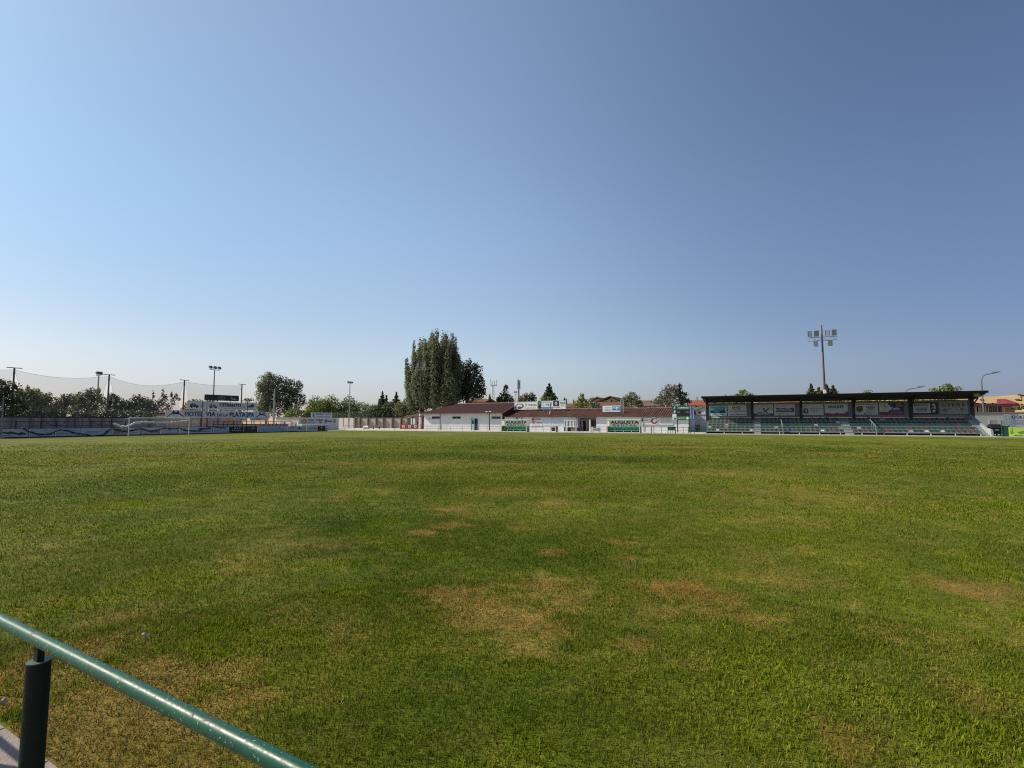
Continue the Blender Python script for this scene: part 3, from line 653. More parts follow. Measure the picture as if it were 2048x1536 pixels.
    # roof hoardings
    Yh = 94.0
    p = panel_y(1028.5, 1075, 803.5, 818.8, Yh); p.ell(.225, .42, .19, .36, (.15, .055, .045), rot=.12); p.ell(.225, .46, .135, .20, (.78, .76, .74), rot=.1); p.ell(.23, .30, .07, .10, (.15, .055, .045)); p.ell(.13, .16, .05, .09, (.6, .45, .42))
    p.text('Jv', .46, .56, .42, .82, GREYTXT, .01); p.text('Mollmantel', .61, .95, .50, .72, (.12, .14, .14)); p.lines(.46, .93, .14, .26, 1, (.2, .2, .2), 4, False)
    p.board('roof_hoarding', (.80, .79, .77), 'white roof hoarding with a red-brown oval emblem, next to the clubhouse gable', 'billboard', 'hoardings on the long roof', frame=M_white, posts=[(.1, zr - 1.2), (.5, zr - 1.2), (.9, zr - 1.2)])
    p = panel_y(1082.5, 1131.5, 801.5, 817.6, Yh); p.rect(0, .49, 0, .24, (.09, .25, .55)); p.text('Bar Restaurante', .06, .45, .74, .88, (.25, .27, .30)); p.text('C. MILU', .05, .43, .38, .66, (.35, .38, .42))
    p.rect(.495, .735, .34, 1.0, (.02, .022, .026)); p.poly([(.615, .42), (.665, .67), (.615, .93), (.565, .67)], (.75, .75, .75)); p.poly([(.615, .56), (.638, .67), (.615, .79), (.592, .67)], (.02, .022, .026))
    p.text('TALLERES', .50, .76, .12, .25, (.10, .10, .11)); p.rect(.78, .97, .64, .84, (.03, .20, .12)); p.text('CMS', .81, .94, .68, .80, (.75, .8, .76)); p.lines(.78, .97, .30, .55, 2, (.2, .45, .32), 6, False)
    p.board('roof_hoarding', (.80, .81, .80), 'white roof hoarding with a blue band and a black square bearing a pale diamond', 'billboard', 'hoardings on the long roof', frame=M_white, posts=[(.1, zr - 1.2), (.5, zr - 1.2), (.9, zr - 1.2)])
    Yb = 92.0
    p = panel_y(1205.5, 1241, 811.3, 824, Yb); p.rect(.55, .98, .25, .9, (.12, .32, .60)); p.text('AGUAS', .58, .95, .58, .82, (.55, .72, .85)); p.poly([(.73, .32), (.79, .9), (.84, .32)], (.70, .8, .88)); p.lines(.57, .96, .30, .45, 1, (.02, .06, .2), 2, False)
    p.text('Leon', .14, .45, .66, .84, (.35, .5, .55), .03); p.lines(.08, .5, .2, .5, 2, (.45, .52, .55), 3)
    bo = p.board('roof_hoarding', (.72, .74, .73), 'small white and pale blue roof hoarding beside the ladder frame, right of the porch', 'billboard', 'hoardings on the long roof', posts=[(.15, 3.3), (.85, 3.3)])
    # ladder-like steel frame beside it
    xa, xb = X_at(1241.5, Yb), X_at(1247, Yb); zt = Z_at(1244, 799.5, Yb); fr = MB()
    for x in (xa, xb): fr.beam((x, Yb + .12, 3.2), (x, Yb + .12, zt), .12, .12, M_galv)
    for i in range(7): z = 3.6 + (zt - 3.6) * i / 6; fr.beam((xa, Yb + .12, z), (xb, Yb + .12, z), .1, .1, M_galv)
    tag(fr.build('ladder_frame', origin=(xa, Yb, 3.2)), 'tall grey ladder-like steel frame rising from the tiled roof beside the small hoarding', 'frame')
    # flue
    x = X_at(1101, 91.5); z0 = Z_at(1101, 828, 91.5); z1 = Z_at(1101, 808.5, 91.5); f = MB()
    f.tube([(x, 91.5, z0 - .4), (x, 91.5, z0 + .1), (x, 91.5, z0 + .3), (x, 91.5, z0 + .45)], [.3, .3, .22, .16], mat('orange_flashing', (.45, .16, .07), .7), 10)
    fo = f.build('flue', origin=(x, 91.5, z0)); tag(fo, 'thin roof flue with orange foot and blue grey pipe in front of the hoarding', 'flue')
    MB().tube([(x, 91.5, z0 + .4), (x, 91.5, z1)], .11, mat('flue_pipe', (.16, .28, .42), .4), 10).build('pipe', fo)
    MB().tube([(x, 91.5, z1 - .02), (x, 91.5, z1 + .06), (x, 91.5, z1 + .25)], [.2, .2, .1], mat('flue_cap', (.30, .26, .14), .5), 10).build('cap', fo)

def kiosk_and_bits():
    # windowed booth in front of the porch
    Y = 87.6; x0, x1 = X_at(1129, Y), X_at(1152.5, Y); H = Z_at(1140, 840, Y); t = thing('ticket_booth', ((x0 + x1) / 2, Y + .6, .05), 'white framed glazed booth with dark cabinets below, left of the porch', 'booth')
    fr = MB(); w = .1
    for x in (x0, x0 + (x1 - x0) * .2, x1 - w): fr.box(x, x + w, Y, Y + w, .05, H - w, M_white)
    for x in (x0, x1 - w): fr.box(x, x + w, Y + 1.1, Y + 1.2, .05, H - w, M_white)
    fr.box(x0, x1, Y, Y + 1.2, H - w, H, M_white); fr.box(x0 + w, x1 - w, Y - .01, Y + .15, .82, .92, M_white); fr.build('frame', t)
    st = striped('booth_blind', (.20, .20, .22), (.62, .62, .62), 0, .62, .5, 0, .1); MB().box(x0 + w, x1 - w, Y + .06, Y + .08, .92, H - w, st).build('pane', t)
    for a, b2, c in ((.16, .52, (.03, .028, .026)), (.54, .98, (.16, .15, .14))):
        MB().box(x0 + (x1 - x0) * a, x0 + (x1 - x0) * b2, Y + .1, Y + .9, .05, .8, mat('cabinet_%d' % int(a * 100), c, .6)).build('cabinet', t)
    MB().box(x0 + .02, x0 + (x1 - x0) * .1, Y - .35, Y - .05, .05, .85, M_black).build('side_box', t)
    # bins, posts
    def bin_(px, py, name, label, c, Y=85.0, w=.3):
        x = X_at(px, Y); h = Z_at(px, py, Y); b = MB(); m = mat(name + '_shell', c, .5)
        b.tube([(x, Y, .05), (x, Y, h * .5), (x, Y, h * .93)], [w * .8, w * .95, w], m, 12); o = b.build(name, origin=(x, Y, .05)); tag(o, label, 'bin')
        MB().tube([(x, Y, h * .93), (x, Y, h)], [w * 1.06, w * .7], m, 12).build('lid', o)
    bin_(1106.5, 854.5, 'bin', 'dark rounded bin standing against the white wall right of the left dugout', (.03, .03, .035), 88, .42)
    bin_(1113.5, 852, 'bollard_bin', 'slim dark bin post at the end of the far fence', (.03, .03, .03), 78.9, .16)
    bin_(1157, 856, 'black_bin', 'squat black bin under the porch opening', (.012, .012, .014), 87.5, .34)
    Y = 79.2; x = X_at(1179.5, Y); h = Z_at(1180, 840, Y); b = MB(); b.box(x - .1, x + .1, Y, Y + .2, .05, h, M_white); o = b.build('gate_post', origin=(x, Y, .05)); tag(o, 'white square gate post in front of the porch', 'post')
    MB().box(x + .11, x + .5, Y + .02, Y + .18, .05, 1.0, mat('white_gate_panel', (.62, .63, .63), .6)).build('panel', o)
    MB().box(x - .13, x + .13, Y - .03, Y + .23, h, h + .05, M_white).build('cap', o)
    # grey tarp table right of the porch
    Y = 83; x0, x1 = X_at(1185, Y), X_at(1201, Y); t = thing('table', ((x0 + x1) / 2, Y, .05), 'grey cloth covered table right of the white gate post', 'table')
    g = mat('grey_tarp', (.24, .26, .27), .8, var=.3, scale=3, bump=.5); MB().box(x0, x1, Y - .4, Y + .4, .72, .78, g).build('tabletop', t)
    MB().hexa([(x0 - .03, Y - .46, .2), (x1 + .03, Y - .46, .2), (x1 + .03, Y - .42, .2), (x0 - .03, Y - .42, .2)], [(x0 - .02, Y - .43, .785), (x1 + .02, Y - .43, .785), (x1 + .02, Y - .405, .785), (x0 - .02, Y - .405, .785)], g).build('cloth', t)
    for x in (x0 + .08, x1 - .08):
        for y in (Y - .3, Y + .3): MB().tube([(x, y, .05), (x, y, .72)], .025, M_black, 6).build('leg', t)
    # lamp post in front of the clubhouse
    Y = 88.2; x = X_at(979, Y); h = Z_at(979, 824, Y); t = thing('lamp_post', (x, Y, .05), 'brown steel post with a short double arm in front of the clubhouse wall', 'lamp post')
    MB().tube([(x, Y, .05), (x, Y, h)], [.12, .09], M_rust, 8).build('pole', t); MB().beam((x - .75, Y, h), (x + .35, Y, h + .05), .07, .07, mat('pale_arm', (.42, .36, .33), .6)).build('arm', t)
    for dx in (-.6, .2): MB().hexa([(x + dx - .28, Y - .2, h + .06), (x + dx + .28, Y - .2, h + .06), (x + dx + .28, Y + .1, h + .06), (x + dx - .28, Y + .1, h + .06)], [(x + dx - .2, Y - .12, h + .2), (x + dx + .2, Y - .12, h + .2), (x + dx + .2, Y + .05, h + .2), (x + dx - .2, Y + .05, h + .2)], mat('lamp_shell', (.36, .34, .33), .5)).build('lamp', t)
    # two green barriers and a low frame right of the right dugout
    Y = 79.0
    for px0, px1, lab in ((1335.5, 1350.5, 'dark green metal barrier with a solid panel, below the scoreboard'), (1303, 1307.5, 'narrow dark green barrier of two uprights, below the round emblem banner'), (1376, 1381, 'narrow dark green barrier post pair, right of the scoreboard legs')):
        x0, x1 = X_at(px0, Y), X_at(px1, Y); t = thing('barrier', ((x0 + x1) / 2, Y, .05), lab, 'barrier', 'green barriers beyond the touchline')
        for x in (x0, x1): MB().tube([(x, Y, .05), (x, Y, 1.05)], .05, M_dkgreen, 8).build('leg', t)
        if px1 - px0 > 8:
            for x in (x0 + .35, x1 - .12): MB().tube([(x, Y + .3, .05), (x, Y + .3, .95)], .04, M_dkgreen, 8).build('leg', t)
            MB().box(x0, x1, Y - .02, Y + .02, .5, 1.0, mat('barrier_panel', (.02, .05, .035), .6)).build('panel', t)
        MB().tube([(x0, Y, 1.02), (x1, Y, 1.02)], .04, M_dkgreen, 8).build('rail', t)

def scoreboard():
    Y = 86.0; t = thing('scoreboard', (X_at(1366, Y), Y, .05), 'dark scoreboard on legs with a green header, sponsor strips and blue side panels', 'scoreboard')
    xa, xb = X_at(1354, Y), X_at(1379, Y)
    for x in (xa + .05, xb - .05): MB().box(x - .07, x + .07, Y + .06, Y + .2, .05, Z_at(1366, 811, Y), M_black).build('leg', t)
    p = panel_y(1353.5, 1379.5, 811, 840, Y); p.rect(0, 1, .70, 1, (.015, .085, .045)); p.text('TU SUPERMERCADO', .10, .95, .79, .90, (.72, .78, .72)); p.rect(0, 1, .30, .69, (.012, .012, .018)); p.text('LOCAL', .04, .27, .52, .57, (.5, .5, .55)); p.text('VISITA', .70, .96, .52, .57, (.5, .5, .55))
    p.rect(0, 1, 0, .29, (.02, .11, .045)); p.text('DEPORTES', .10, .66, .10, .17, (.65, .72, .5)); p.ell(.84, .13, .10, .10, (.55, .75, .62), 9)
    for i, w in enumerate((.30, .38, .58, .66)): p.rect(w, w + .05, .36, .48, (.04, .012, .012))
    b = MB(); b.box(xa, xb, Y + .003, Y + .25, p.O.z, p.O.z + p.H, M_black); o = b.build('screen', t); p.mb.build('lettering', o)
    for a, c, lab in ((1379.9, 1384.3, 0), (1384.7, 1389, 1)):
        q = panel_y(a, c, 811.5, 839.5, Y); b = MB(); b.box(q.O.x, q.O.x + q.W, Y + .01, Y + .2, q.O.z, q.O.z + q.H, paint((.02, .06, .20))); o = b.build('side_panel', t)
        rr = random.Random(lab)
        for k in range(12): q.rect(.3, .72, .07 + k * .075, .07 + k * .075 + rr.uniform(.03, .055), (.45, .58, .72))
        q.mb.build('lettering', o)
    zs = [(811.5, 818.5, (.015, .03, .03), (.30, .5, .45)), (819, 827.5, (.05, .055, .09), (.5, .5, .55)), (828, 834, (.62, .68, .74), (.85, .86, .86)), (834.5, 840, (.62, .66, .68), (.05, .06, .07))]
    for a, c, col, k in zs:
        q = panel_y(1345, 1353.2, a, c, Y); b = MB(); b.box(q.O.x, q.O.x + q.W, Y + .01, Y + .15, q.O.z, q.O.z + q.H, paint(col)); o = b.build('sponsor_plate', t); q.ell(.6, .5, .22, .32, k, 12); q.lines(.12, .85, .08, .25, 1, k, 3); q.mb.build('lettering', o)

def bar_terrace():
    Y = 97.0; x0, x1 = X_at(800, Y), X_at(846, Y); t = thing('bar_kiosk', ((x0 + x1) / 2, Y + 2, .05), 'open-air bar with dark red counter and brown canopy, left of the clubhouse', 'bar')
    H = Z_at(820, 833.5, Y); rd = mat('bar_red', (.20, .018, .03), .5); b = MB(); b.box(x0, x1, Y, Y + .5, .05, 1.15, rd); co = b.build('counter', t)
    p = Panel((x0, Y - .004, .05), (1, 0, 0), x1 - x0, 1.1, (0, -1, 0))
    for c in (.16, .43, .68): p.rect(c - .05, c + .05, .35, .85, (.62, .55, .56)); p.ell(c, .6, .03, .16, (.35, .05, .07), 12); p.rect(c - .06, c + .06, .18, .30, (.45, .30, .32))
    p.mb.build('lettering', co)
    MB().hexa([(x0 + 1.2, Y - .3, H - .1), (x1 + .1, Y - .3, H - .1), (x1 + .1, Y + 5, H + .45), (x0 + 1.2, Y + 5, H + .45)], [(x0 + 1.2, Y - .3, H + .12), (x1 + .1, Y - .3, H + .12), (x1 + .1, Y + 5, H + .7), (x0 + 1.2, Y + 5, H + .7)], M_trim).build('canopy', t)
    for x in (x0 + 1.6, x0 + 3.2, x1 - .5): MB().box(x - .07, x + .07, Y + .6, Y + .74, .05, H - .05, M_trim).build('post', t)
    MB().box(X_at(822, Y + 4), X_at(830, Y + 4), Y + 4, Y + 4.7, .05, 2.6, mat('white_fridge', (.62, .66, .68), .4)).build('fridge', t)
    MB().box(X_at(831, Y + 5), X_at(850, Y + 5), Y + 5.02, Y + 5.15, .05, 3.2, mat('bar_back', (.16, .115, .09), .8)).build('back_wall', t)
    m = mat('dark_shirt', (.02, .022, .04), .8)
    # low bench with a rolled cover on the apron
    Y = 96; x0, x1 = X_at(734, Y), X_at(760, Y); t = thing('bench', ((x0 + x1) / 2, Y, .05), 'long dark grey bench on the pale apron in front of the beige wall', 'bench'); g = mat('bench_grey', (.12, .11, .11), .7)
    MB().box(x0, x1, Y - .25, Y + .25, .42, .5, g).build('seat', t); MB().box(x0, x1, Y + .25, Y + .3, .5, .9, g).build('backrest', t)
    for x in (x0 + .2, (x0 + x1) / 2, x1 - .2): MB().box(x - .05, x + .05, Y - .2, Y + .2, .05, .42, g).build('leg', t)
    x = X_at(733, 95.2); b = MB(); b.tube([(x - .8, 95.2, .45), (x + .8, 95.2, .45)], .4, mat('white_drum', (.6, .58, .54), .7), 16); o = b.build('lawn_roller', origin=(x, 95.2, .05)); tag(o, 'white lawn roller drum with handle beside the dark bench', 'roller'); MB().tube([(x - .85, 95.2, .45), (x - .85, 94.6, 1.05), (x + .85, 94.6, 1.05), (x + .85, 95.2, .45)], .03, M_black, 6).build('handle', o)

def far_walls():
    Y = 112.0; ms = mat('beige_render', (.40, .33, .26), .9, var=.15, scale=.5, stain=(.32, .26, .20)); pil = mat('beige_pillar', (.20, .155, .12), .9)
    x0, x1 = X_at(708, Y), X_at(872, Y); H = Z_at(760, 836, Y)
    b = MB(); b.box(x0, x1, Y, Y + .3, .05, H, ms); o = b.build('perimeter_wall', origin=((x0 + x1) / 2, Y, .05)); tag(o, 'beige rendered boundary wall with pillars, below the conifers', 'wall')
    for px in (712, 721, 737, 753.5, 768, 786, 803, 818, 834, 850): x = X_at(px, Y); MB().box(x - .17, x + .17, Y - .55, Y - .003, .05, H + .05, pil).build('pillar', o)
    MB().box(x0, x1, Y - .1, Y + .4, H + .002, H + .14, mat('dark_coping', (.07, .06, .06), .8)).build('coping', o)
    x0, x1 = X_at(648, Y), X_at(708, Y) - .02; b = MB(); b.box(x0, x1, Y - .2, Y + .1, .05, H + .05, mat('pale_panel_wall', (.56, .51, .46), .9, var=.15)); o = b.build('panel_wall', origin=((x0 + x1) / 2, Y, .05)); tag(o, 'pale panelled boundary wall between the sign fence and the beige wall', 'wall')
    for i in range(1, 6): x = x0 + (x1 - x0) * i / 6; MB().box(x - .05, x + .05, Y - .26, Y - .203, .05, H, mat('joint_strip', (.24, .2, .18), .8)).build('joint', o)
    # grey block wall right of the scoreboard, white gabled house behind it
    Y = 94; x0, x1 = X_at(1389, Y), X_at(1412, Y); H = Z_at(1400, 830, Y); b = MB(); b.box(x0, x1, Y, Y + .3, .05, H, mat('grey_blockwork', (.46, .47, .49), .9, var=.15, stain=(.36, .37, .4)))
    o = b.build('block_wall', origin=((x0 + x1) / 2, Y, .05)); tag(o, 'grey block wall between the scoreboard and the grandstand', 'wall'); MB().box(x0, x1, Y - .08, Y + .38, H + .002, H + .12, mat('block_coping', (.25, .25, .26), .8)).build('coping', o)
    MB().box(x0 + .15, x1 - 1.0, Y - .05, Y - .003, .05, 1.25, mat('lower_band', (.16, .165, .18), .9)).build('plinth', o)
    Y = 100; x0, x1 = X_at(1386.5, Y), X_at(1411, Y); t = thing('gabled_shed', ((x0 + x1) / 2, Y + 4, .05), 'cream gabled shed with one small window above the grey block wall', 'building')
    za = Z_at(1389, 824, Y); zb = Z_at(1410, 811, Y); b = MB(); w = mat('cream_render', (.66, .60, .52), .85, var=.12)
    b.add([(x0, Y, .05), (x1, Y, .05), (x1, Y, zb), (x0, Y, za), (x0, Y + 8, .05), (x1, Y + 8, .05), (x1, Y + 8, zb), (x0, Y + 8, za)], [(0, 1, 2, 3), (5, 4, 7, 6), (4, 0, 3, 7), (1, 5, 6, 2)], w); b.build('wall', t)
    MB().hexa([(x0 - .2, Y - .2, za - .05), (x1 + .2, Y - .2, zb - .05), (x1 + .2, Y + 8, zb - .05), (x0 - .2, Y + 8, za - .05)], [(x0 - .2, Y - .2, za + .2), (x1 + .2, Y - .2, zb + .2), (x1 + .2, Y + 8, zb + .2), (x0 - .2, Y + 8, za + .2)], mat('salmon_tile', (.30, .17, .13), .85)).build('roof', t)
    x = X_at(1399.5, Y); z = Z_at(1399.5, 825, Y); f = MB(); f.box(x - .2, x + .2, Y - .04, Y - .003, z - .22, z + .22, mat('shed_frame', (.10, .09, .08), .6)); f = f.build('window', t); MB().box(x - .14, x + .14, Y - .05, Y - .041, z - .16, z + .16, glassmat()).build('pane', f)

def far_side():
    fence(690, 1000, 14, 'thin grey rail fence with slim posts in front of the clubhouse and beige wall', M_post)
    fence(1057.5, 1116, 4, 'short stretch of thin grey rail fence right of the left dugout', M_post)
    fence(1183, 1213, 2, 'short stretch of thin grey rail fence between porch and right dugout', M_post)
    fence(1281, 1411, 6, 'dark green rail fence between the right dugout and the grandstand', M_dkgreen)
    dugout(1002, 1053, 'cream and green team dugout, left of the two, by the clubhouse')
    dugout(1213.5, 1279.5, 'cream and green team dugout, right of the two, by the round emblem banner')
    pavilion(); annex(); kiosk_and_bits(); scoreboard(); bar_terrace(); far_walls()

# ------------------------------------------------------------------ grandstand
ROW_Y = [79.2 + 1.02 * k for k in range(5)]; ROW_Z = [0.50 + 0.37 * k for k in range(5)]
COLX = [-7.05 + 6.52 * k for k in range(6)]
def grandstand():
    t = thing('grandstand', (9, 82.5, .05), 'long covered grandstand with dark sloping roof, black columns and stepped seat rows', 'grandstand')
    x0, x1 = X_at(1411, 79), X_at(1957, 80); xe = X_at(1981, 79.5)
    gc = mat('stand_concrete', (.19, .205, .20), .85, var=.22, scale=1.0, bump=.2, stain=(.12, .14, .136)); dk = mat('void_shade', (.012, .012, .012), .9)
    ais = [(X_at(1508, 80), X_at(1521, 80)), (X_at(1688, 80), X_at(1704, 80))]
    b = MB()
    for k in range(5):
        y = ROW_Y[k]; ye = ROW_Y[k + 1] if k < 4 else 85.6
        b.box(x0, x1, y, ye, ROW_Z[k] - .14, ROW_Z[k], gc)
        if k: b.box(x0, x1, y + .02, y + .1, ROW_Z[k - 1] + .001, ROW_Z[k] - .141, gc)
    b.box(x0, x0 + .15, 79.0, 85.5, .05, .35, gc); b.build('terrace', t)
    MB().box(x0 + .02, x1 - .02, 79.55, 79.65, .05, .359, dk).build('void_shade_sheet', t)  # dark sheet drawn for the shade in the open space under the front row
    b = MB(); n = 13
    for i in range(n + 1): x = x0 + .1 + (x1 - x0 - .2) * i / n; b.box(x - .05, x + .05, 79.22, 79.32, .05, .359, mat('short_leg', (.52, .53, .5), .7))
    b.build('bench_leg', t)
    MB().box(x0 - .4, xe + .2, 77.6, 79.1, .0, .11, mat('stand_slab', (.46, .45, .42), .9)).build('front_slab', t)
    # aisles: flights of low steps laid on the rows
    for a, c in ais:
        b = MB()
        for k in range(5):
            for j in (0, 1):
                z1 = ROW_Z[k] - .185 + .185 * j + .004; y = ROW_Y[k] - .35 + .5 * j; b.box(a, c, y, y + .52, .05 if k == 0 else ROW_Z[k - 1] + .003, z1 + .003, mat('step_concrete', (.29, .32, .315), .85, var=.2))
        b.build('stairs', t)
    # side stairs at the right end, with a concrete cheek wall
    b = MB(); ns = 9
    for k in range(ns): z = .05 + (ROW_Z[4] + .0) * (k + 1) / ns; y = 79.3 + k * .52; b.box(x1 + .01, xe - .2, y, 85.5, z - .21, z, mat('step_concrete', (.29, .32, .315), .85))
    b.build('stairs', t)
    wl = MB(); yy = [78.9, 80.6, 82.4, 84.2, 85.6]; zz = [.85, 1.1, 1.75, 2.4, 2.85]
    for (ya, yb, za, zb) in zip(yy, yy[1:], zz, zz[1:]): wl.hexa([(xe - .2, ya, .05), (xe, ya, .05), (xe, yb, .05), (xe - .2, yb, .05)], [(xe - .2, ya, za), (xe, ya, za), (xe, yb, zb), (xe - .2, yb, zb)], mat('cheek_wall', (.33, .35, .34), .85, stain=(.22, .25, .24)))
    wl.build('cheek_wall', t)
    # back wall, bays of grey corrugated sheet between columns
    sh = striped('grey_sheet', (.20, .20, .22), (.27, .27, .29), 0, .25, .6, .4, .15)
    for i in range(5):
        MB().box(COLX[i] + .16, COLX[i + 1] - .16, 85.75, 85.82, 2.42, 4.62, sh).build('back_wall', t)
        MB().box(COLX[i] + .16, COLX[i + 1] - .16, 85.65, 85.85, 4.63, 4.73, M_black).build('wall_rail', t)
        MB().box(COLX[i] + .16, COLX[i + 1] - .16, 85.65, 85.745, 2.27, 2.40, M_black).build('wall_rail', t)
        MB().box(COLX[i] + .16, COLX[i + 1] - .16, 85.66, 85.74, 1.93, 2.268, mat('kick_board', (.22, .23, .24), .8)).build('kick_board', t)
    for x in COLX:
        c = MB(); c.box(x - .17, x + .17, 85.5, 85.9, 1.93, 4.95, M_black); c.build('column', t)
        r = MB(); r.hexa([(x - .1, 81.2, 5.28), (x + .1, 81.2, 5.28), (x + .1, 86.6, 4.45), (x - .1, 86.6, 4.45)], [(x - .1, 81.2, 5.50), (x + .1, 81.2, 5.50), (x + .1, 86.6, 4.88), (x - .1, 86.6, 4.88)], M_black); r.build('rafter', t)
        MB().beam((x, 85.6, 3.9), (x, 83.6, 4.85), .12, .12, M_black).build('brace', t)
    rs = striped('roof_sheet_dark', (.008, .008, .011), (.016, .016, .021), 0, .3, .6, .4, .15)
    xa, xb = -7.45, 25.75
    MB().hexa([(xa, 80.9, 5.56), (xb, 80.9, 5.56), (xb, 86.9, 4.86), (xa, 86.9, 4.86)], [(xa, 80.9, 5.62), (xb, 80.9, 5.62), (xb, 86.9, 4.92), (xa, 86.9, 4.92)], rs).build('roof', t)
    MB().box(xa, xb, 80.82, 80.895, 5.36, 5.66, mat('fascia_black', (.007, .007, .009), .8, spec=.1)).build('fascia', t)
    for k in range(5):
        y = 81.5 + 1.1 * k; z = 5.56 - (y - 80.9) * .1167; MB().box(xa + .1, xb - .1, y - .05, y + .05, z - .14, z - .01, mat('purlin', (.03, .03, .04), .5)).build('purlin', t)
    # hand rails and end lights
    for px, top in ((1566, 822), (1752, 832)):
        Y = 79.05; x = X_at(px, Y); b = MB(); h = Z_at(px, top, 79.05)
        b.tube([(x, Y, .05), (x - .02, Y + .1, 1.25), (x - .25, 85.0, 3.0)], .07, mat('pale_handrail', (.13, .155, .155), .5), 8); b.tube([(x, Y + .0, 1.2), (x, Y, .05)], .08, mat('pale_handrail', (.13, .155, .155), .5), 8)
        for k in range(1, 5): y = ROW_Y[k] + .1; b.tube([(x - .04 * k, y, ROW_Z[k]), (x - .04 * k, y, 1.25 + (y - 79.15) * .3)], .05, mat('pale_handrail', (.13, .155, .155), .5), 6)
        b.build('handrail', t)
    for px, py, w in ((1937, 787, .5), (1955.5, 788, .45)):
        p = on_y(px, py, 84.6 if px < 1950 else 82.6); b = MB(); b.box(p.x - w, p.x + w, p.y - .15, p.y + .15, p.z - .32, p.z + .32, mat('grey_lamp_shell', (.20, .21, .22), .5)); o = b.build('floodlight', t)
        MB().box(p.x - w + .08, p.x + w - .08, p.y - .17, p.y - .152, p.z - .25, p.z + .25, mat('lamp_glass', (.40, .41, .42), .3)).build('lens', o)
    return x0, x1, ais, xe

def seat_mesh(name, m):
    """a shell seat: pan with rolled front, raked back, foot; origin on the step, facing -Y"""
    b = MB(); prof = [(-.20, .03), (-.21, .06), (-.16, .075), (.04, .065), (.13, .09), (.17, .16), (.20, .255), (.19, .27)]
    n = len(prof); wd = [.19, .20, .215, .215, .21, .205, .185, .16]; vs = []
    for (y, z), w in zip(prof, wd): vs += [(-w, y, z + .012), (0, y + .008, z - .008), (w, y, z + .012)]
    fs = []
    for i in range(n - 1):
        for j in range(2): fs.append((i * 3 + j, i * 3 + j + 1, i * 3 + 4 + j, i * 3 + 3 + j))
    b.add(vs, fs, m); b.box(-.08, .08, -.12, .12, 0, .06, M_black)
    me = bpy.data.meshes.new(name); me.from_pydata(b.v, [], b.f)
    for q in b.m: me.materials.append(q)
    me.polygons.foreach_set('material_index', b.mi); me.polygons.foreach_set('use_smooth', [True] * len(b.f)); me.update()
    return me
ROWN = ['front row', 'second row', 'third row', 'fourth row', 'back row']
def seats(x0, x1, ais):
    cols = {'green': (.018, .062, .042), 'red': (.14, .035, .04), 'pale pink': (.36, .25, .25), 'white': (.42, .44, .42), 'blue': (.02, .06, .30)}  # pale pink and white stand partly for sunlit seat tops
    mes = {k: seat_mesh('seat_shell', mat('plastic_' + k.replace(' ', '_'), c, .35, var=.3, scale=6)) for k, c in cols.items()}
    rr = random.Random(3); segs = [(x0 + .15, ais[0][0] - .05, 'left'), (ais[0][1] + .05, ais[1][0] - .05, 'middle'), (ais[1][1] + .05, x1 - .1, 'right')]
    for k in range(5):
        for s, (a, c, sn) in enumerate(segs):
            n = int((c - a) / .53); run = None
            for i in range(n):
                x = a + (c - a) * (i + .5) / n; u = rr.random()
                col = 'green' if u < .85 else 'red' if u < .96 else 'pale pink' if u < .985 else 'white'
                if k == 0 and 0.30 < u < .38: col = 'white'  # whitish front-row seats: sunlit tops put into the shell colour
                if k == 0 and s == 1 and i == int(n * .36): col = 'blue'
                o = bpy.data.objects.new('stadium_seat', mes[col]); COL.objects.link(o); o.location = (x, ROW_Y[k] + .42, ROW_Z[k] + .002)
                tag(o, f'{col} plastic seat, {ordinal(i)} from left in the {ROWN[k]}, {sn} block of the grandstand', 'seat', 'seats in the grandstand')

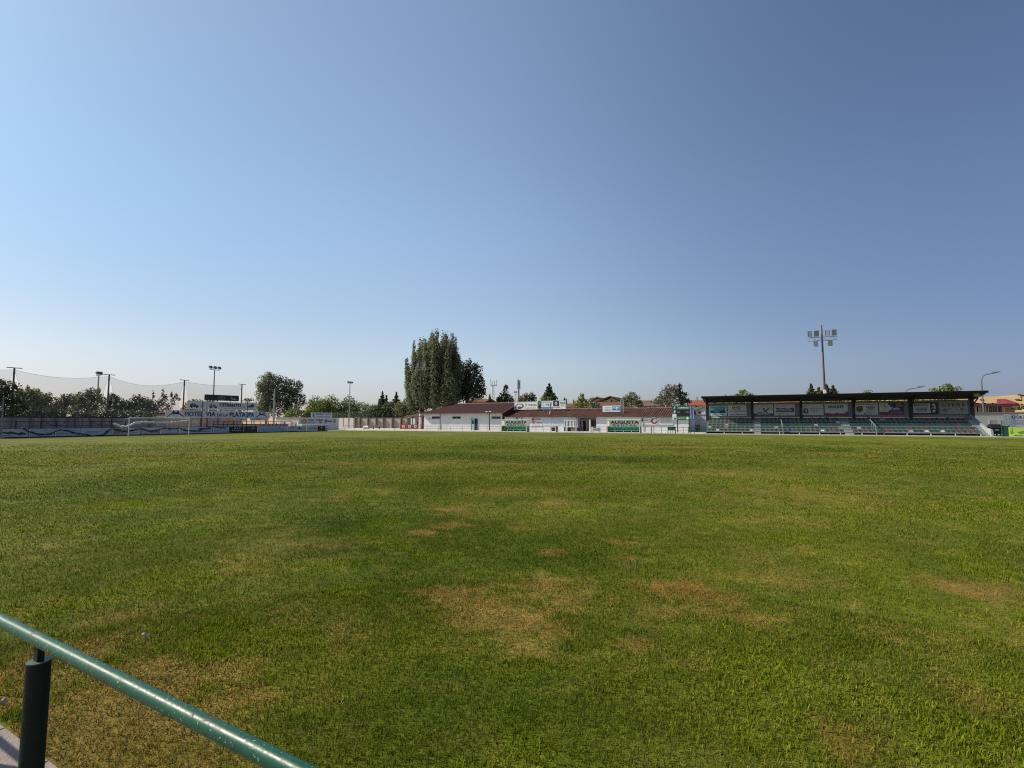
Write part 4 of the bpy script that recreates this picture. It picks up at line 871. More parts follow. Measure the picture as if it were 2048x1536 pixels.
def stand_adverts():
    Y = 85.6; G = 'advert boards on the back wall of the grandstand'
    def P(a, b, c, d): return panel_y(a, b, c, d, Y)
    BW = (.50, .52, .53)
    p = P(1418.5, 1454, 811.5, 831.5); p.rect(.08, .92, .26, .90, (.045, .22, .32)); p.poly([(.08, .26), (.92, .26), (.92, .50), (.80, .58), (.62, .46), (.52, .36), (.40, .48), (.25, .58), (.08, .48)], (.01, .03, .055)); p.poly([(.2, .58), (.5, .40), (.8, .58), (.5, .34)], (.10, .34, .44)); p.lines(.14, .86, .68, .84, 2, (.25, .48, .6), 2); p.text('CASA RURAL', .18, .86, .10, .19, INK)
    p.board('advertising_board', (.42, .56, .60), 'pale framed board with a teal picture of dark hills, leftmost under the stand roof', 'advert', G)
    p = P(1456, 1494, 809.5, 832); p.ell(.36, .73, .12, .20, INK); p.ell(.36, .73, .095, .16, BW); p.ell(.36, .74, .05, .09, INK, 5); p.text('TT', .50, .66, .60, .86, INK); p.poly([(.60, .86), (.64, .86), (.62, .42), (.58, .48)], INK); p.text('COMERCIAL DE LEON', .06, .95, .38, .46, GREYTXT); p.lines(.08, .95, .06, .2, 1, GREYTXT, 4); p.rect(.50, .56, .06, .15, (.1, .05, .06))
    p.board('advertising_board', BW, 'white board with a dark ring emblem and slanted strokes above grey text', 'advert', G)
    p = P(1507.5, 1547, 809, 830.5); p.rect(0, 1, 0, .16, (.04, .045, .06)); p.text('987 61 50 82', .22, .82, .03, .12, (.55, .57, .58)); p.lines(.38, .95, .82, .9, 1, GREYTXT, 5); p.poly([(.08, .40), (.42, .66), (.42, .69), (.08, .44)], GREYTXT); p.poly([(.10, .52), (.38, .72), (.38, .74), (.10, .55)], (.4, .44, .42)); p.lines(.72, .98, .5, .75, 3, (.45, .36, .32), 7)
    p.poly([(.46, .24), (.52, .24), (.78, .56), (.74, .60)], BLACK); p.poly([(.72, .24), (.66, .24), (.48, .60), (.54, .64)], BLACK); p.ell(.52, .60, .04, .08, BLACK, 8); p.ell(.75, .58, .05, .05, BLACK, 8); p.text('MESON', .18, .42, .22, .29, INK)
    p.board('advertising_board', BW, 'white board with crossed black utensils and a dark strip of phone digits', 'advert', G)
    p = P(1549, 1591, 808.5, 831); p.poly([(.06, .34), (.94, .30), (.96, .62), (.88, .70), (.68, .60), (.5, .66), (.3, .62), (.08, .72), (.12, .5)], (.03, .035, .17)); p.text('RODRIGUEZ', .13, .86, .42, .55, (.50, .52, .62)); p.lines(.3, .65, .78, .9, 2, (.4, .42, .38), 3); p.lines(.18, .85, .10, .2, 1, GREYTXT, 6)
    p.board('advertising_board', BW, 'white board with a wavy navy ribbon bearing pale capitals', 'advert', G)
    p = P(1605, 1648, 808, 830); p.poly([(.06, .50), (.06, .28), (.12, .16), (.18, .11), (.25, .16), (.30, .28), (.30, .50), (.24, .62), (.12, .62)], (.03, .012, .035)); p.ell(.19, .42, .055, .14, (.45, .38, .44)); p.ell(.205, .28, .04, .09, (.45, .38, .44), 8); p.lines(.05, .28, .68, .76, 1, (.4, .3, .42), 2); p.text('DIPUTACION', .36, .96, .50, .61, GREYTXT); p.text('DE LEON', .37, .76, .31, .42, GREYTXT)
    p.board('advertising_board', BW, 'white board with a dark purple shield at the left of two lines of grey capitals', 'advert', G)
    p = P(1650.5, 1697, 807.5, 831); pk = (.22, .03, .10); p.poly([(0, 0), (1, 0), (1, .36), (.93, .32), (.85, .18), (.72, .14), (.62, .20), (.46, .24), (.44, .17), (.30, .15), (.14, .22), (0, .20)], pk); p.poly([(.08, .26), (.16, .25), (.30, .18), (.44, .22), (.6, .24), (.72, .17), (.84, .22), (.9, .36), (.9, .4), (.08, .4)], BW); p.text('HUSQUIT', .17, .82, .58, .86, (.03, .02, .03), bold=.006); p.lines(.3, .66, .34, .42, 1, (.3, .45, .45), 2)
    p.board('advertising_board', BW, 'white board with tall narrow black lettering and a ragged magenta lower edge', 'advert', G)
    p = P(1710, 1757, 806.5, 829.5); p.poly([(.08, .66), (.20, .75), (.36, .75), (.37, .40), (.30, .26), (.22, .20), (.13, .28), (.09, .42)], (.035, .018, .012)); p.poly([(.10, .58), (.36, .69), (.35, .42), (.29, .30), (.22, .24), (.14, .31)], (.20, .09, .012)); p.text('ups', .13, .33, .38, .56, (.03, .016, .01)); p.lines(.05, .96, .86, .93, 1, INK, 8, False); p.lines(.5, .94, .36, .8, 4, INK, 11); p.lines(.44, .96, .08, .3, 3, GREYTXT, 12)
    p.board('advertising_board', BW, 'white board with a brown and gold shield and rows of dark text', 'advert', G)
    p = P(1760, 1809, 805.5, 829); p.rect(.36, 1, .24, 1, (.02, .022, .085)); p.poly([(.36, .24), (.52, .6), (.36, .9)], BW); p.ell(.46, .86, .07, .10, (.10, .03, .12)); p.rect(0, 1, 0, .23, (.22, .012, .05)); p.text('PSA', .05, .30, .70, .86, (.30, .22, .24)); p.poly([(.12, .66), (.30, .64), (.20, .30), (.16, .30), (.24, .58)], (.30, .35, .36)); p.text('Volle', .42, .82, .36, .64, (.55, .58, .66), .02); p.rect(.70, .92, .84, .95, (.38, .10, .10)); p.rect(.70, .95, .68, .78, (.40, .16, .13)); p.lines(.45, .95, .09, .17, 1, (.6, .35, .4), 4)
    p.board('advertising_board', BW, 'navy, white and crimson board with loose white script lettering', 'advert', G)
    p = P(1826, 1877, 804.5, 828.5); p.rect(.04, .80, .10, .92, (.42, .42, .47)); p.poly([(.72, .92), (.84, .96), (.97, .74), (.97, .28), (.84, .06), (.76, .08), (.70, .42), (.70, .6)], BLACK); k = (.40, .40, .45)
    p.poly([(.76, .80), (.86, .92), (.94, .76), (.84, .64)], k); p.poly([(.80, .52), (.93, .68), (.93, .42)], k); p.poly([(.74, .58), (.79, .50), (.74, .42)], k); p.poly([(.76, .26), (.84, .40), (.93, .30), (.86, .12)], k); p.ell(.135, .80, .04, .07, k, 8); p.poly([(.06, .88), (.11, .88), (.13, .72), (.17, .88), (.20, .88), (.15, .68), (.12, .68)], BLACK); p.lines(.22, .68, .70, .9, 2, BLACK, 9); p.lines(.12, .68, .22, .58, 3, INK, 10)
    p.board('advertising_board', BLACK, 'black framed board with pale text panel and a faceted ball motif at its right', 'advert', G)
    p = P(1880, 1937, 803, 828.5); rr = random.Random(8); bot = [(.25, .22, .20), (.06, .05, .05), (.33, .31, .28), (.12, .10, .09), (.20, .14, .12)]
    for i in range(13): s = .03 + i * .072; p.rect(s, s + .05, .62, .93 - rr.random() * .05, bot[i % 5]); p.ell(s + .025, .68, .022, .09, bot[(i + 2) % 5], 10)
    for i in range(9): p.ell(.08 + .1 * i, .34 + .12 * rr.random(), .06, .09, ((.32, .32, .29), (.12, .10, .08), (.22, .21, .19))[i % 3], 10)
    p.poly([(.18, .04), (.80, .04), (.74, .36), (.36, .38)], (.26, .26, .24)); p.rect(.43, .58, .30, .46, (.30, .30, .28)); p.lines(.04, .9, .02, .10, 1, (.36, .36, .33), 3)
    p.board('advertising_board', (.27, .26, .24), 'grey brown collage board of jars and dishes, rightmost under the stand roof', 'advert', G)
    p = panel_y(1423, 1440, 832.7, 836.5, 85.58); p.text('El Bar', .2, .9, .1, .9, (.75, .75, .72)); p.board('small_sign', (.20, .27, .25), 'small dark green strip sign with white script under the teal hills board', 'sign')

def floodlight_mast(name, x, y, h, label, lamps, pole_m, w=3.4, low=()):
    t = thing(name, (x, y, .05), label, 'floodlight mast')
    MB().tube([(x, y, .05), (x, y, h * .5), (x, y, h)], [.2, .16, .1], pole_m, 12).build('pole', t)
    fr = MB(); za, zb = h - 1.95, h - 2.5
    for z in (za, zb): fr.beam((x - w / 2, y - .16, z), (x + w / 2, y - .16, z), .09, .09, M_galv)
    for i in range(6): s = -w / 2 + w * i / 6; fr.beam((x + s, y - .16, za if i % 2 else zb), (x + s + w / 6, y - .16, zb if i % 2 else za), .05, .05, M_galv)
    fr.build('crossarm', t)
    for dx, dz, turn, bright in lamps:
        c, s = math.cos(turn), math.sin(turn); o = Vector((x + dx, y - .35, h + dz)); b = MB(); vs = []
        for (a, bb) in ((-.33, .48), (.33, .48), (.33, -.48), (-.33, -.48)): vs.append(o + Vector((a * c, a * s, bb)) + Vector((s, -c, 0)) * (-.06 * bb + .18))
        bk = [o + Vector((a * .7 * c, a * .7 * s, bb * .7)) - Vector((s, -c, 0)) * .12 for (a, bb) in ((-.33, .48), (.33, .48), (.33, -.48), (-.33, -.48))]
        b.add(vs + bk, [(0, 3, 2, 1), (4, 5, 6, 7), (0, 1, 5, 4), (1, 2, 6, 5), (2, 3, 7, 6), (3, 0, 4, 7)], mat('lamp_body', (.10, .11, .115), .5, .2)); L = b.build('lamp', t)
        g = MB(); q = Vector((s, -c, 0)) * .012
        for j in range(3):
            t0, t1 = j / 3 + .03, (j + 1) / 3 - .03; A = vs[0].lerp(vs[3], t0); B = vs[1].lerp(vs[2], t0); Cc = vs[1].lerp(vs[2], t1); D = vs[0].lerp(vs[3], t1)
            A2, B2, C2, D2 = A.lerp(B, .1), B.lerp(A, .1), Cc.lerp(D, .1), D.lerp(Cc, .1); g.add([A2 + q, D2 + q, C2 + q, B2 + q], [(0, 1, 2, 3)], mat('lamp_lens_sky_white', (.72, .73, .72), .15) if bright else mat('lamp_lens_dark', (.06, .075, .075), .55))  # white lens colour holds the sky's reflection; the other lenses stay dark
        g.build('lens', L)
    return t

def right_side():
    t = None
    # black covered container, mesh screen and hoardings at the far right
    Y = 80.0; x0, x1 = X_at(1983, Y), X_at(2003.5, Y); H = Z_at(1993, 848.5, Y); t = thing('container', ((x0 + x1) / 2, Y + .7, .1), 'big black covered container at the right end of the grandstand', 'container'); bk = mat('black_plastic', (.010, .010, .013), .4, var=.4, scale=2, bump=.3)
    MB().hexa([(x0 + .08, Y + .06, .3), (x1 - .08, Y + .06, .3), (x1 - .08, Y + 1.35, .3), (x0 + .08, Y + 1.35, .3)], [(x0, Y, H * .72), (x1, Y, H * .72), (x1, Y + 1.4, H * .72), (x0, Y + 1.4, H * .72)], bk).build('body', t)
    MB().hexa([(x0 - .05, Y - .05, H * .72 + .002), (x1 + .05, Y - .05, H * .72 + .002), (x1 + .05, Y + 1.45, H * .72 + .002), (x0 - .05, Y + 1.45, H * .72 + .002)], [(x0 + .05, Y + .3, H), (x1 - .05, Y + .3, H), (x1 - .05, Y + 1.2, H), (x0 + .05, Y + 1.2, H)], bk).build('lid', t)
    for x in (x0 + .15, x1 - .15):
        for y in (Y + .15, Y + 1.2): MB().tube([(x - .05, y, .24), (x + .05, y, .24)], .14, mat('rubber', (.02, .02, .02), .8), 12).build('wheel', t)
    p = Panel((x0 + .2, Y - .02, H * .42), (1, 0, 0), x1 - x0 - .4, .4, (0, -1, 0)); p.lines(.1, .9, .3, .8, 2, (.30, .31, .33), 3); p.mb.build('lettering', t)
    Y = 78.6; x0, x1 = X_at(2004, Y), X_at(2016, Y); b = MB(); b.box(x0, x1, Y, Y + .05, .1, 1.35, mat('green_mesh', (.015, .07, .045), .7, var=.4, scale=5, bump=.4)); o = b.build('mesh_screen', origin=((x0 + x1) / 2, Y, .1)); tag(o, 'dark green mesh screen between the black container and the lime board', 'screen')
    for x in (x0 - .05, x1 + .05): MB().tube([(x, Y, .1), (x, Y, 1.42)], .05, M_dkgreen, 6).build('post', o)
    p = panel_y(2016.5, 2076, 855, 873.5, 78.3, 2040); lime = (.42, .62, .08); p.poly([(.04, .72), (.10, .50), (.09, .95), (.12, .95), (.13, .48), (.22, .40), (.12, .40), (.06, .22)], (.14, .26, .03)); p.ell(.42, .45, .13, .12, (.10, .16, .05), 14); p.poly([(.3, .4), (.42, .62), (.62, .68), (.7, .45), (.6, .38)], (.16, .22, .08)); p.lines(.16, .92, .08, .2, 1, (.03, .10, .02), 5, False); p.ell(.75, .7, .1, .12, (.30, .45, .06), 10)
    p.board('advertising_board', lime, 'bright lime green pitch-side board with dark motifs at the far right', 'advert', posts=[(.1, .1), (.9, .1)])
    Y = 83; p = panel_y(2022, 2080, 829, 853.5, Y, 2040); p.rect(.0, .16, 0, 1, (.45, .44, .50)); p.ell(.10, .78, .07, .13, (.03, .025, .05)); p.ell(.10, .79, .035, .06, (.6, .6, .62), 10); p.text('ORTIZ', .2, .62, .66, .93, (.10, .10, .16), bold=.004); p.lines(.06, .6, .1, .55, 4, (.40, .38, .45), 6); p.board('advertising_board', (.66, .64, .68), 'large white standing board with round dark emblem above the lime board', 'advert', posts=[(.05, .05), (.5, .05), (.95, .05)])
    p = panel_y(2008.5, 2016.5, 828.5, 852.5, Y, 2012); p.ell(.45, .86, .25, .06, (.35, .34, .2), 10); p.lines(.15, .9, .1, .7, 6, (.5, .48, .5), 7); p.board('advertising_board', (.70, .69, .62), 'narrow cream standing board left of the big white board', 'advert', posts=[(.2, .05), (.8, .05)])
    p = panel_y(2017.3, 2021.5, 829, 852.5, Y, 2019); p.text('H', .2, .8, .06, .2, (.05, .06, .05)); p.text('O', .2, .8, .28, .42, (.05, .06, .05)); p.text('T', .2, .8, .5, .64, (.05, .06, .05)); p.text('L', .2, .8, .72, .86, (.05, .06, .05)); p.board('advertising_board', (.68, .70, .60), 'very narrow pale strip board with stacked dark letters', 'advert', posts=[(.5, .05)])
    # grey boundary wall with gate frames
    Y = 97; x0, x1 = X_at(1946, Y), 62; H = Z_at(1985, 827, Y); b = MB(); b.box(x0, x1, Y, Y + .3, .05, H, mat('grey_rough_wall', (.27, .27, .26), .9, var=.2)); o = b.build('boundary_wall', origin=((x0 + x1) / 2, Y, .05)); tag(o, 'grey boundary wall right of the grandstand, below the brick building', 'wall'); MB().box(x0, x1, Y - .1, Y + .4, H + .002, H + .18, mat('wall_coping', (.16, .12, .11), .8)).build('coping', o)
    Y = 93
    for a, c, lab in ((1978.5, 1997, 'grey metal gate frame with a mesh panel, behind the black container'), (2000, 2012, 'narrow grey metal gate frame, left of the cream standing board')):
        x0, x1 = X_at(a, Y), X_at(c, Y); h = Z_at(1990, 836.5, Y); b = MB(); g = mat('gate_grey', (.30, .31, .31), .6)
        for x in (x0, x1): b.box(x - .08, x + .08, Y, Y + .1, .05, h, g)
        b.box(x0 + .08, x1 - .08, Y, Y + .1, h - .14, h, g); o = b.build('gate', origin=((x0 + x1) / 2, Y, .05)); tag(o, lab, 'gate', 'gates in front of the grey wall'); MB().box(x0 + .1, x1 - .1, Y + .03, Y + .06, .2, h - .3, mat('gate_panel', (.20, .195, .19), .7, var=.25)).build('panel', o)
    # brick block
    Y = 118; x0, x1 = X_at(1930, Y), X_at(2027, Y); He = Z_at(1990, 807.5, Y); t = thing('brick_building', ((x0 + x1) / 2, Y + 5, .05), 'brown brick building with dark red metal roof at the foot of the dry hill', 'building'); bm = striped('brown_brick', (.26, .145, .095), (.30, .17, .11), 2, .35, .85, .2, .15)
    b = MB(); b.box(x0, x1, Y, Y + 10, .05, He, bm); b.build('wall', t)
    e = .7; zr = Z_at(2000, 798.2, Y + 5); r = MB(); r.add([(x0 - e, Y - e, He), (x1 + e, Y - e, He), (x1 + e, Y + 10 + e, He), (x0 - e, Y + 10 + e, He), (x0 - e, Y + 5, zr - 1.2), (X_at(1995, Y + 5), Y + 5, zr - .9), (X_at(1997, Y + 5), Y + 5, zr), (X_at(2015, Y + 5), Y + 5, zr)], [(0, 1, 7, 6, 5, 4), (3, 4, 5, 6, 7, 2), (1, 2, 7), (0, 4, 3)], striped('dark_red_sheet', (.16, .028, .04), (.20, .036, .05), 0, .45, .5, .3, .12)); r.build('roof', t)
    MB().box(x0 - e, x1 + e, Y - e - .05, Y - e, He - .45, He - .004, mat('dark_red_fascia', (.09, .015, .02), .6)).build('fascia', t)
    for px in (1950, 1963, 1978.5, 1997):
        w = .55; x = X_at(px, Y); z = Z_at(px, 816.5, Y); f = MB(); fm = mat('brick_window_frame', (.34, .28, .21), .6)
        f.box(x - w - .2, x + w + .2, Y - .06, Y - .003, z + .8, z + .98, fm); f.box(x - w - .2, x + w + .2, Y - .06, Y - .003, z - .98, z - .8, fm); f.box(x - w - .2, x - w, Y - .06, Y - .003, z - .8, z + .8, fm); f.box(x + w, x + w + .2, Y - .06, Y - .003, z - .8, z + .8, fm); f.box(x - .06, x + .06, Y - .05, Y - .003, z - .8, z + .8, fm)
        f = f.build('window', t); MB().box(x - w, x + w, Y - .03, Y - .002, z - .8, z + .8, glassmat()).build('pane', f)
    x = X_at(2012, Y); b = MB(); pm = mat('porch_wood', (.10, .05, .035), .8)
    for px in (2012.5, 2028.5): b.box(X_at(px, Y - 1.5) - .15, X_at(px, Y - 1.5) + .15, Y - 1.6, Y - 1.3, .05, Z_at(px, 814.5, Y - 1.5), pm)
    b.box(X_at(2011, Y - 1.5), X_at(2030, Y - 1.5), Y - 1.7, Y - 1.25, Z_at(2020, 816, Y - 1.5), Z_at(2020, 814, Y - 1.5), pm); b.build('porch', t)
    # street lamps with bent arms
    def street(px, py_bend, px_end, py_end, Y, label, r=.13):
        x = X_at(px, Y); zb = Z_at(px, py_bend, Y); e = on_y(px_end, py_end, Y); t = thing('street_lamp', (x, Y, .05), label, 'street lamp', 'bent-arm street lamps')
        L = e.x - x; hh = e.z - zb; pts = [(x, Y, .05), (x, Y, zb * .5), (x, Y, zb)] + [(x + L * .35 * (1 - math.cos(a)), Y, zb + hh * .78 * math.sin(a)) for a in (0.4, .8, 1.2, 1.57)] + [(x + L * .7, Y, e.z - hh * .12), e]
        MB().tube(pts, [r, r * .85, r * .7] + [r * .55] * 4 + [r * .45, r * .4], mat('lamp_grey_steel', (.14, .145, .155), .5, .3), 8).build('pole', t)
        b = MB(); b.hexa([(e.x - .9, Y - .16, e.z - .08), (e.x + .1, Y - .12, e.z - .02), (e.x + .1, Y + .12, e.z - .02), (e.x - .9, Y + .16, e.z - .08)], [(e.x - .9, Y - .1, e.z + .08), (e.x + .1, Y - .08, e.z + .12), (e.x + .1, Y + .08, e.z + .12), (e.x - .9, Y + .1, e.z + .08)], mat('lamp_head_grey', (.16, .17, .18), .5)); b.build('lamp_head', t)
    street(1968.5, 762, 1999, 744, 99, 'tall grey street lamp with long bent arm right of the grandstand')
    street(1812, 792, 1848, 773, 104, 'street lamp whose bent arm pokes over the grandstand roof')
    Y = 92; x = X_at(1652, Y); h = Z_at(1644, 650, Y)
    floodlight_mast('floodlight_mast', x, Y, h, 'tall rusty floodlight mast with six lamps behind the grandstand', [(-1.75, -1.4, .5, True), (-.78, -1.4, -.1, False), (.66, -1.4, .25, True), (1.62, -1.4, -.2, False), (-1.0, -3.0, .7, True), (1.05, -3.0, -.3, False)], mat('weathered_mast', (.13, .085, .075), .7, .2, .4, 4), 4.0)
    mb = MB(); zc = Z_at(1651.5, 783, Y - .3); mb.box(x - .18, x + .18, Y - .4, Y - .2, zc - .28, zc + .28, M_white); o = mb.build('junction_box', bpy.data.objects['floodlight_mast'])
    Y = 97; x = X_at(840.5, Y); h = Z_at(840, 719, Y); wp = mat('white_lower_pole', (.62, .61, .58), .6)
    t = floodlight_mast('floodlight_mast', x, Y, h, 'floodlight mast with white painted foot and pale crossarm in front of the poplar', [(-1.4, -1.4, .5, False), (-.55, -1.4, -.1, False), (.55, -1.4, .2, False), (1.4, -1.4, -.2, False)], mat('dark_mast_steel', (.045, .04, .037), .7), 3.3)
    MB().tube([(x, Y, .05), (x, Y, Z_at(840, 828, Y))], [.34, .30], wp, 12).build('painted_foot', t)

# ------------------------------------------------------------------ left end: goal, boards, signs, netting
def goal():
    a = on_z(258.5, 873, 0); c = on_z(378.5, 871, 0); a = Vector((-70.9, 0, 0)); 
    y0, y1 = Y_at(258.5, -70.9), Y_at(378.5, -70.9); X = -70.9; H = 2.3; r = .06
    t = thing('goal', (X, (y0 + y1) / 2, 0), 'white football goal with its net rolled up along the back', 'goal'); w = mat('goal_white', (.78, .78, .76), .4)
    for y in (y0, y1): MB().tube([(X, y, 0), (X, y, H)], r, w, 12).build('post', t)
    MB().tube([(X, y0 - r, H), (X, y1 + r, H)], r, w, 12).build('crossbar', t)
    gs = mat('goal_stay', (.35, .36, .36), .5, .5)
    for y in (y0, y1): MB().tube([(X, y, H - .05), (X - .9, y, H - .12), (X - 1.7, y, .02)], .022, gs, 6).build('stay', t)
    # gathered net: a lumpy sagging roll
    nm = mat('white_net', (.70, .69, .64), .9, var=.35, scale=9, bump=1.0); pts = []; rs = []; rr = random.Random(2)
    path = [(-1.3, y0 - 1.1, 1.6), (-.8, y0 - .45, 1.2), (-.25, y0 - .05, 1.25), (-.6, y0 + .9, 1.6), (-.9, y0 + 2.2, 1.78), (-1.0, y0 + 3.6, 1.72), (-.9, y0 + 5.0, 1.66), (-.6, y0 + 6.2, 1.78), (-.1, y1 - .05, 1.98)]
    for i in range(len(path) - 1):
        for j in range(6):
            f = j / 6; p = Vector(path[i]).lerp(Vector(path[i + 1]), f); pts.append((X + p.x, p.y, p.z + rr.uniform(-.04, .04))); rs.append(.12 + rr.uniform(-.04, .05))
    p = path[-1]; pts.append((X + p[0], p[1], p[2])); rs.append(.05)
    MB().tube(pts, rs, nm, 8).build('net', t)

def bl(a, b, c, d, X=-73.5): return panel_x(a, b, c, d, X)
def pitch_boards():
    G = 'pitch-side boards behind the goal'; Wt = (.50, .52, .58); dk = (.10, .11, .14)
    X = -73.5
    def z1(px): return 0.95 + .02 * math.sin(px)
    def P(a, b):
        y0, y1 = Y_at(a, X) + .02, Y_at(b, X) - .02; return Panel((X, y0, .16), (0, 1, 0), y1 - y0, .86, (1, 0, 0))
    po = []
    def add(p, c, label): p.board('advertising_board', c, label, 'advert', G, posts=[(.03, .02), (.97, .02)], post_mat=M_black)
    p = P(-40, 2); p.lines(.1, .9, .3, .7, 2, dk, 2); add(p, (.42, .43, .48), 'dim grey pitch-side board cut by the left edge of the view')
    p = P(3, 58); rr = random.Random(4)
    for i in range(10): p.ell(.1 + .085 * i, .58 - .025 * i + rr.uniform(-.06, .06), .06, rr.uniform(.08, .2), (.03, .03, .045), 9)
    p.lines(.05, .5, .12, .3, 2, (.2, .2, .25), 3); add(p, (.45, .46, .50), 'pitch-side board with smudged black lettering, leftmost legible one')
    p = P(60, 111); p.text('M', .55, .62, .70, .84, dk); p.lines(.2, .8, .2, .35, 1, (.3, .32, .4), 7); add(p, (.36, .42, .54), 'pale blue grey pitch-side board with hardly any marks, under the olive trees')
    p = P(112, 162); p.ell(.2, .28, .2, .09, (.16, .18, .26), 16); p.ell(.2, .25, .17, .05, (.36, .42, .54), 16); p.ell(.75, .72, .16, .05, (.22, .25, .34), 14); add(p, (.36, .42, .54), 'pale blue grey pitch-side board with two thin dark ellipses')
    p = P(163, 225); p.ell(.35, .45, .22, .12, (.12, .13, .18), 18); p.ell(.35, .44, .18, .07, (.40, .44, .54), 18); p.poly([(.72, .3), (.86, .42), (.84, .7), (.78, .7), (.8, .45)], (.06, .06, .09)); add(p, (.40, .44, .54), 'pale pitch-side board with a ring shape and a dark hook mark')
    p = P(226, 255); p.lines(.1, .9, .2, .9, 4, (.2, .2, .2), 9); p.rect(.1, .55, .2, .8, (.22, .21, .19)); add(p, (.33, .33, .31), 'grey brown pitch-side board left of the near goal post')
    p = P(257, 282); p.text('P & M', .2, .85, .55, .75, dk); p.lines(.1, .9, .18, .34, 1, dk, 2); add(p, Wt, 'white pitch-side board just inside the near goal post with two dark text lines')
    p = P(284, 320); p.text('TUMOMAN', .45, .95, .2, .42, dk); p.lines(.08, .4, .08, .2, 1, dk, 3); add(p, (.45, .47, .54), 'pitch-side board behind the goal with dark capitals in its lower right')
    p = P(322, 358); p.ell(.5, .62, .1, .12, (.2, .22, .3), 12); p.lines(.1, .45, .5, .64, 1, (.3, .32, .4), 4); p.lines(.06, .94, .06, .16, 1, dk, 6, False); add(p, (.45, .48, .56), 'pitch-side board behind the goal with a small blue oval and tiny text below')
    p = P(360, 425); p.rect(.55, .96, .62, .84, (.06, .06, .08)); p.rect(.55, .95, .24, .36, (.08, .08, .1)); p.lines(.1, .45, .4, .56, 1, (.25, .27, .32), 5); add(p, (.47, .49, .56), 'wide white pitch-side board with two black bars, right of the goal')
    p = P(427, 458); p.poly([(.05, .35), (.95, .1), (.95, .28), (.05, .55)], (.30, .40, .55)); p.lines(.1, .4, .3, .4, 1, (.12, .15, .25), 3); add(p, (.40, .47, .58), 'light blue pitch-side board with a darker diagonal sweep')
    p = P(459, 487); p.text('Ruconexys', .2, .85, .22, .42, (.6, .6, .62), .02); [p.ell(.4 + .17 * i, .72, .05, .12, (.5, .5, .52), 10) for i in range(3)]; add(p, (.018, .018, .024), 'black pitch-side board with three pale dots above white script')
    p = P(489, 515); p.text('MADC', .55, .82, .55, .78, (.55, .55, .56)); p.ell(.3, .65, .06, .12, (.14, .12, .11), 10); p.lines(.4, .9, .15, .25, 1, (.2, .2, .22), 3); add(p, (.02, .02, .03), 'black pitch-side board with one small white word')
    p = P(516, 574); rr = random.Random(6)
    for i in range(9): p.ell(.06 + .1 * i, .5 + rr.uniform(-.2, .2), .045, rr.uniform(.12, .34), (.28, .36, .50), 10)
    p.lines(.02, .2, .3, .7, 3, (.55, .58, .62), 3); add(p, (.38, .44, .56), 'long light blue pitch-side board with a hazy darker blue pattern')
    p = P(575, 613); p.text('TYYY', .12, .42, .55, .9, (.04, .04, .05)); p.poly([(.55, .6), (.62, .35), (.7, .4), (.66, .75), (.6, .8)], (.04, .04, .06)); p.lines(.72, .95, .3, .8, 3, (.3, .36, .48), 4); add(p, (.42, .47, .57), 'light blue pitch-side board with black silhouettes')
    p = P(614, 635); p.text('ARITAN', .22, .92, .38, .66, (.04, .09, .2)); add(p, (.48, .53, .60), 'short pale blue pitch-side board with one navy word')
    p = P(636, 651); p.ell(.5, .6, .08, .22, (.6, .58, .52), 8); p.text('LLL', .47, .53, .3, .55, (.6, .58, .5)); add(p, (.014, .014, .016), 'short black pitch-side board with a small pale crest')
    p = P(651.5, 656); add(p, (.50, .53, .60), 'narrow blank white pitch-side board at the far end of the row')
    # dark strip standing for the shadow under the boards; rail fence that carries them
    ya, yb = Y_at(-60, X), Y_at(656, X); t = thing('rail_fence', (X - .2, (ya + yb) / 2, 0), 'dark rail fence carrying the pitch-side boards behind the goal', 'fence')
    MB().box(X - .16, X - .07, ya, yb, .0, .15, mat('shadow_strip_dark', (.015, .018, .022), .8)).build('shadow_strip', t)
    for z in (1.1, .6): MB().tube([(X - .25, ya, z), (X - .25, yb, z)], .03, M_black, 6).build('rail', t)
    n = int((yb - ya) / 3.1)
    for i in range(n + 1): y = ya + (yb - ya) * i / n; MB().tube([(X - .25, y, 0), (X - .25, y, 1.12)], .045, M_black, 6).build('post', t)
    # drooping dark rope of rolled netting over the boards
    rp = mat('dark_rope', (.018, .028, .05), .8, var=.4, scale=5); pts = []
    key = [(44, 856), (60, 864), (80, 869), (100, 868), (120, 859), (135, 861), (150, 866), (165, 868), (185, 872), (205, 870), (226, 857), (245, 862), (258, 862), (280, 857), (300, 862), (312, 861), (330, 856), (345, 857), (358, 856), (375, 861), (395, 862), (410, 857), (424, 853), (440, 855), (458, 856)]
    for (a, ya_), (b, yb_) in zip(key, key[1:]):
        for j in range(4):
            f = j / 4; f2 = f * f * (3 - 2 * f); q = on_x(a + (b - a) * f, ya_ + (yb_ - ya_) * f2, X + .14); pts.append(q)
    tag(MB().tube(pts, [.07 + .02 * math.sin(i * 1.7) for i in range(len(pts))], rp, 8).build('net_roll', origin=pts[0]), 'dark rolled net drooping in loops along the pitch-side boards', 'net')

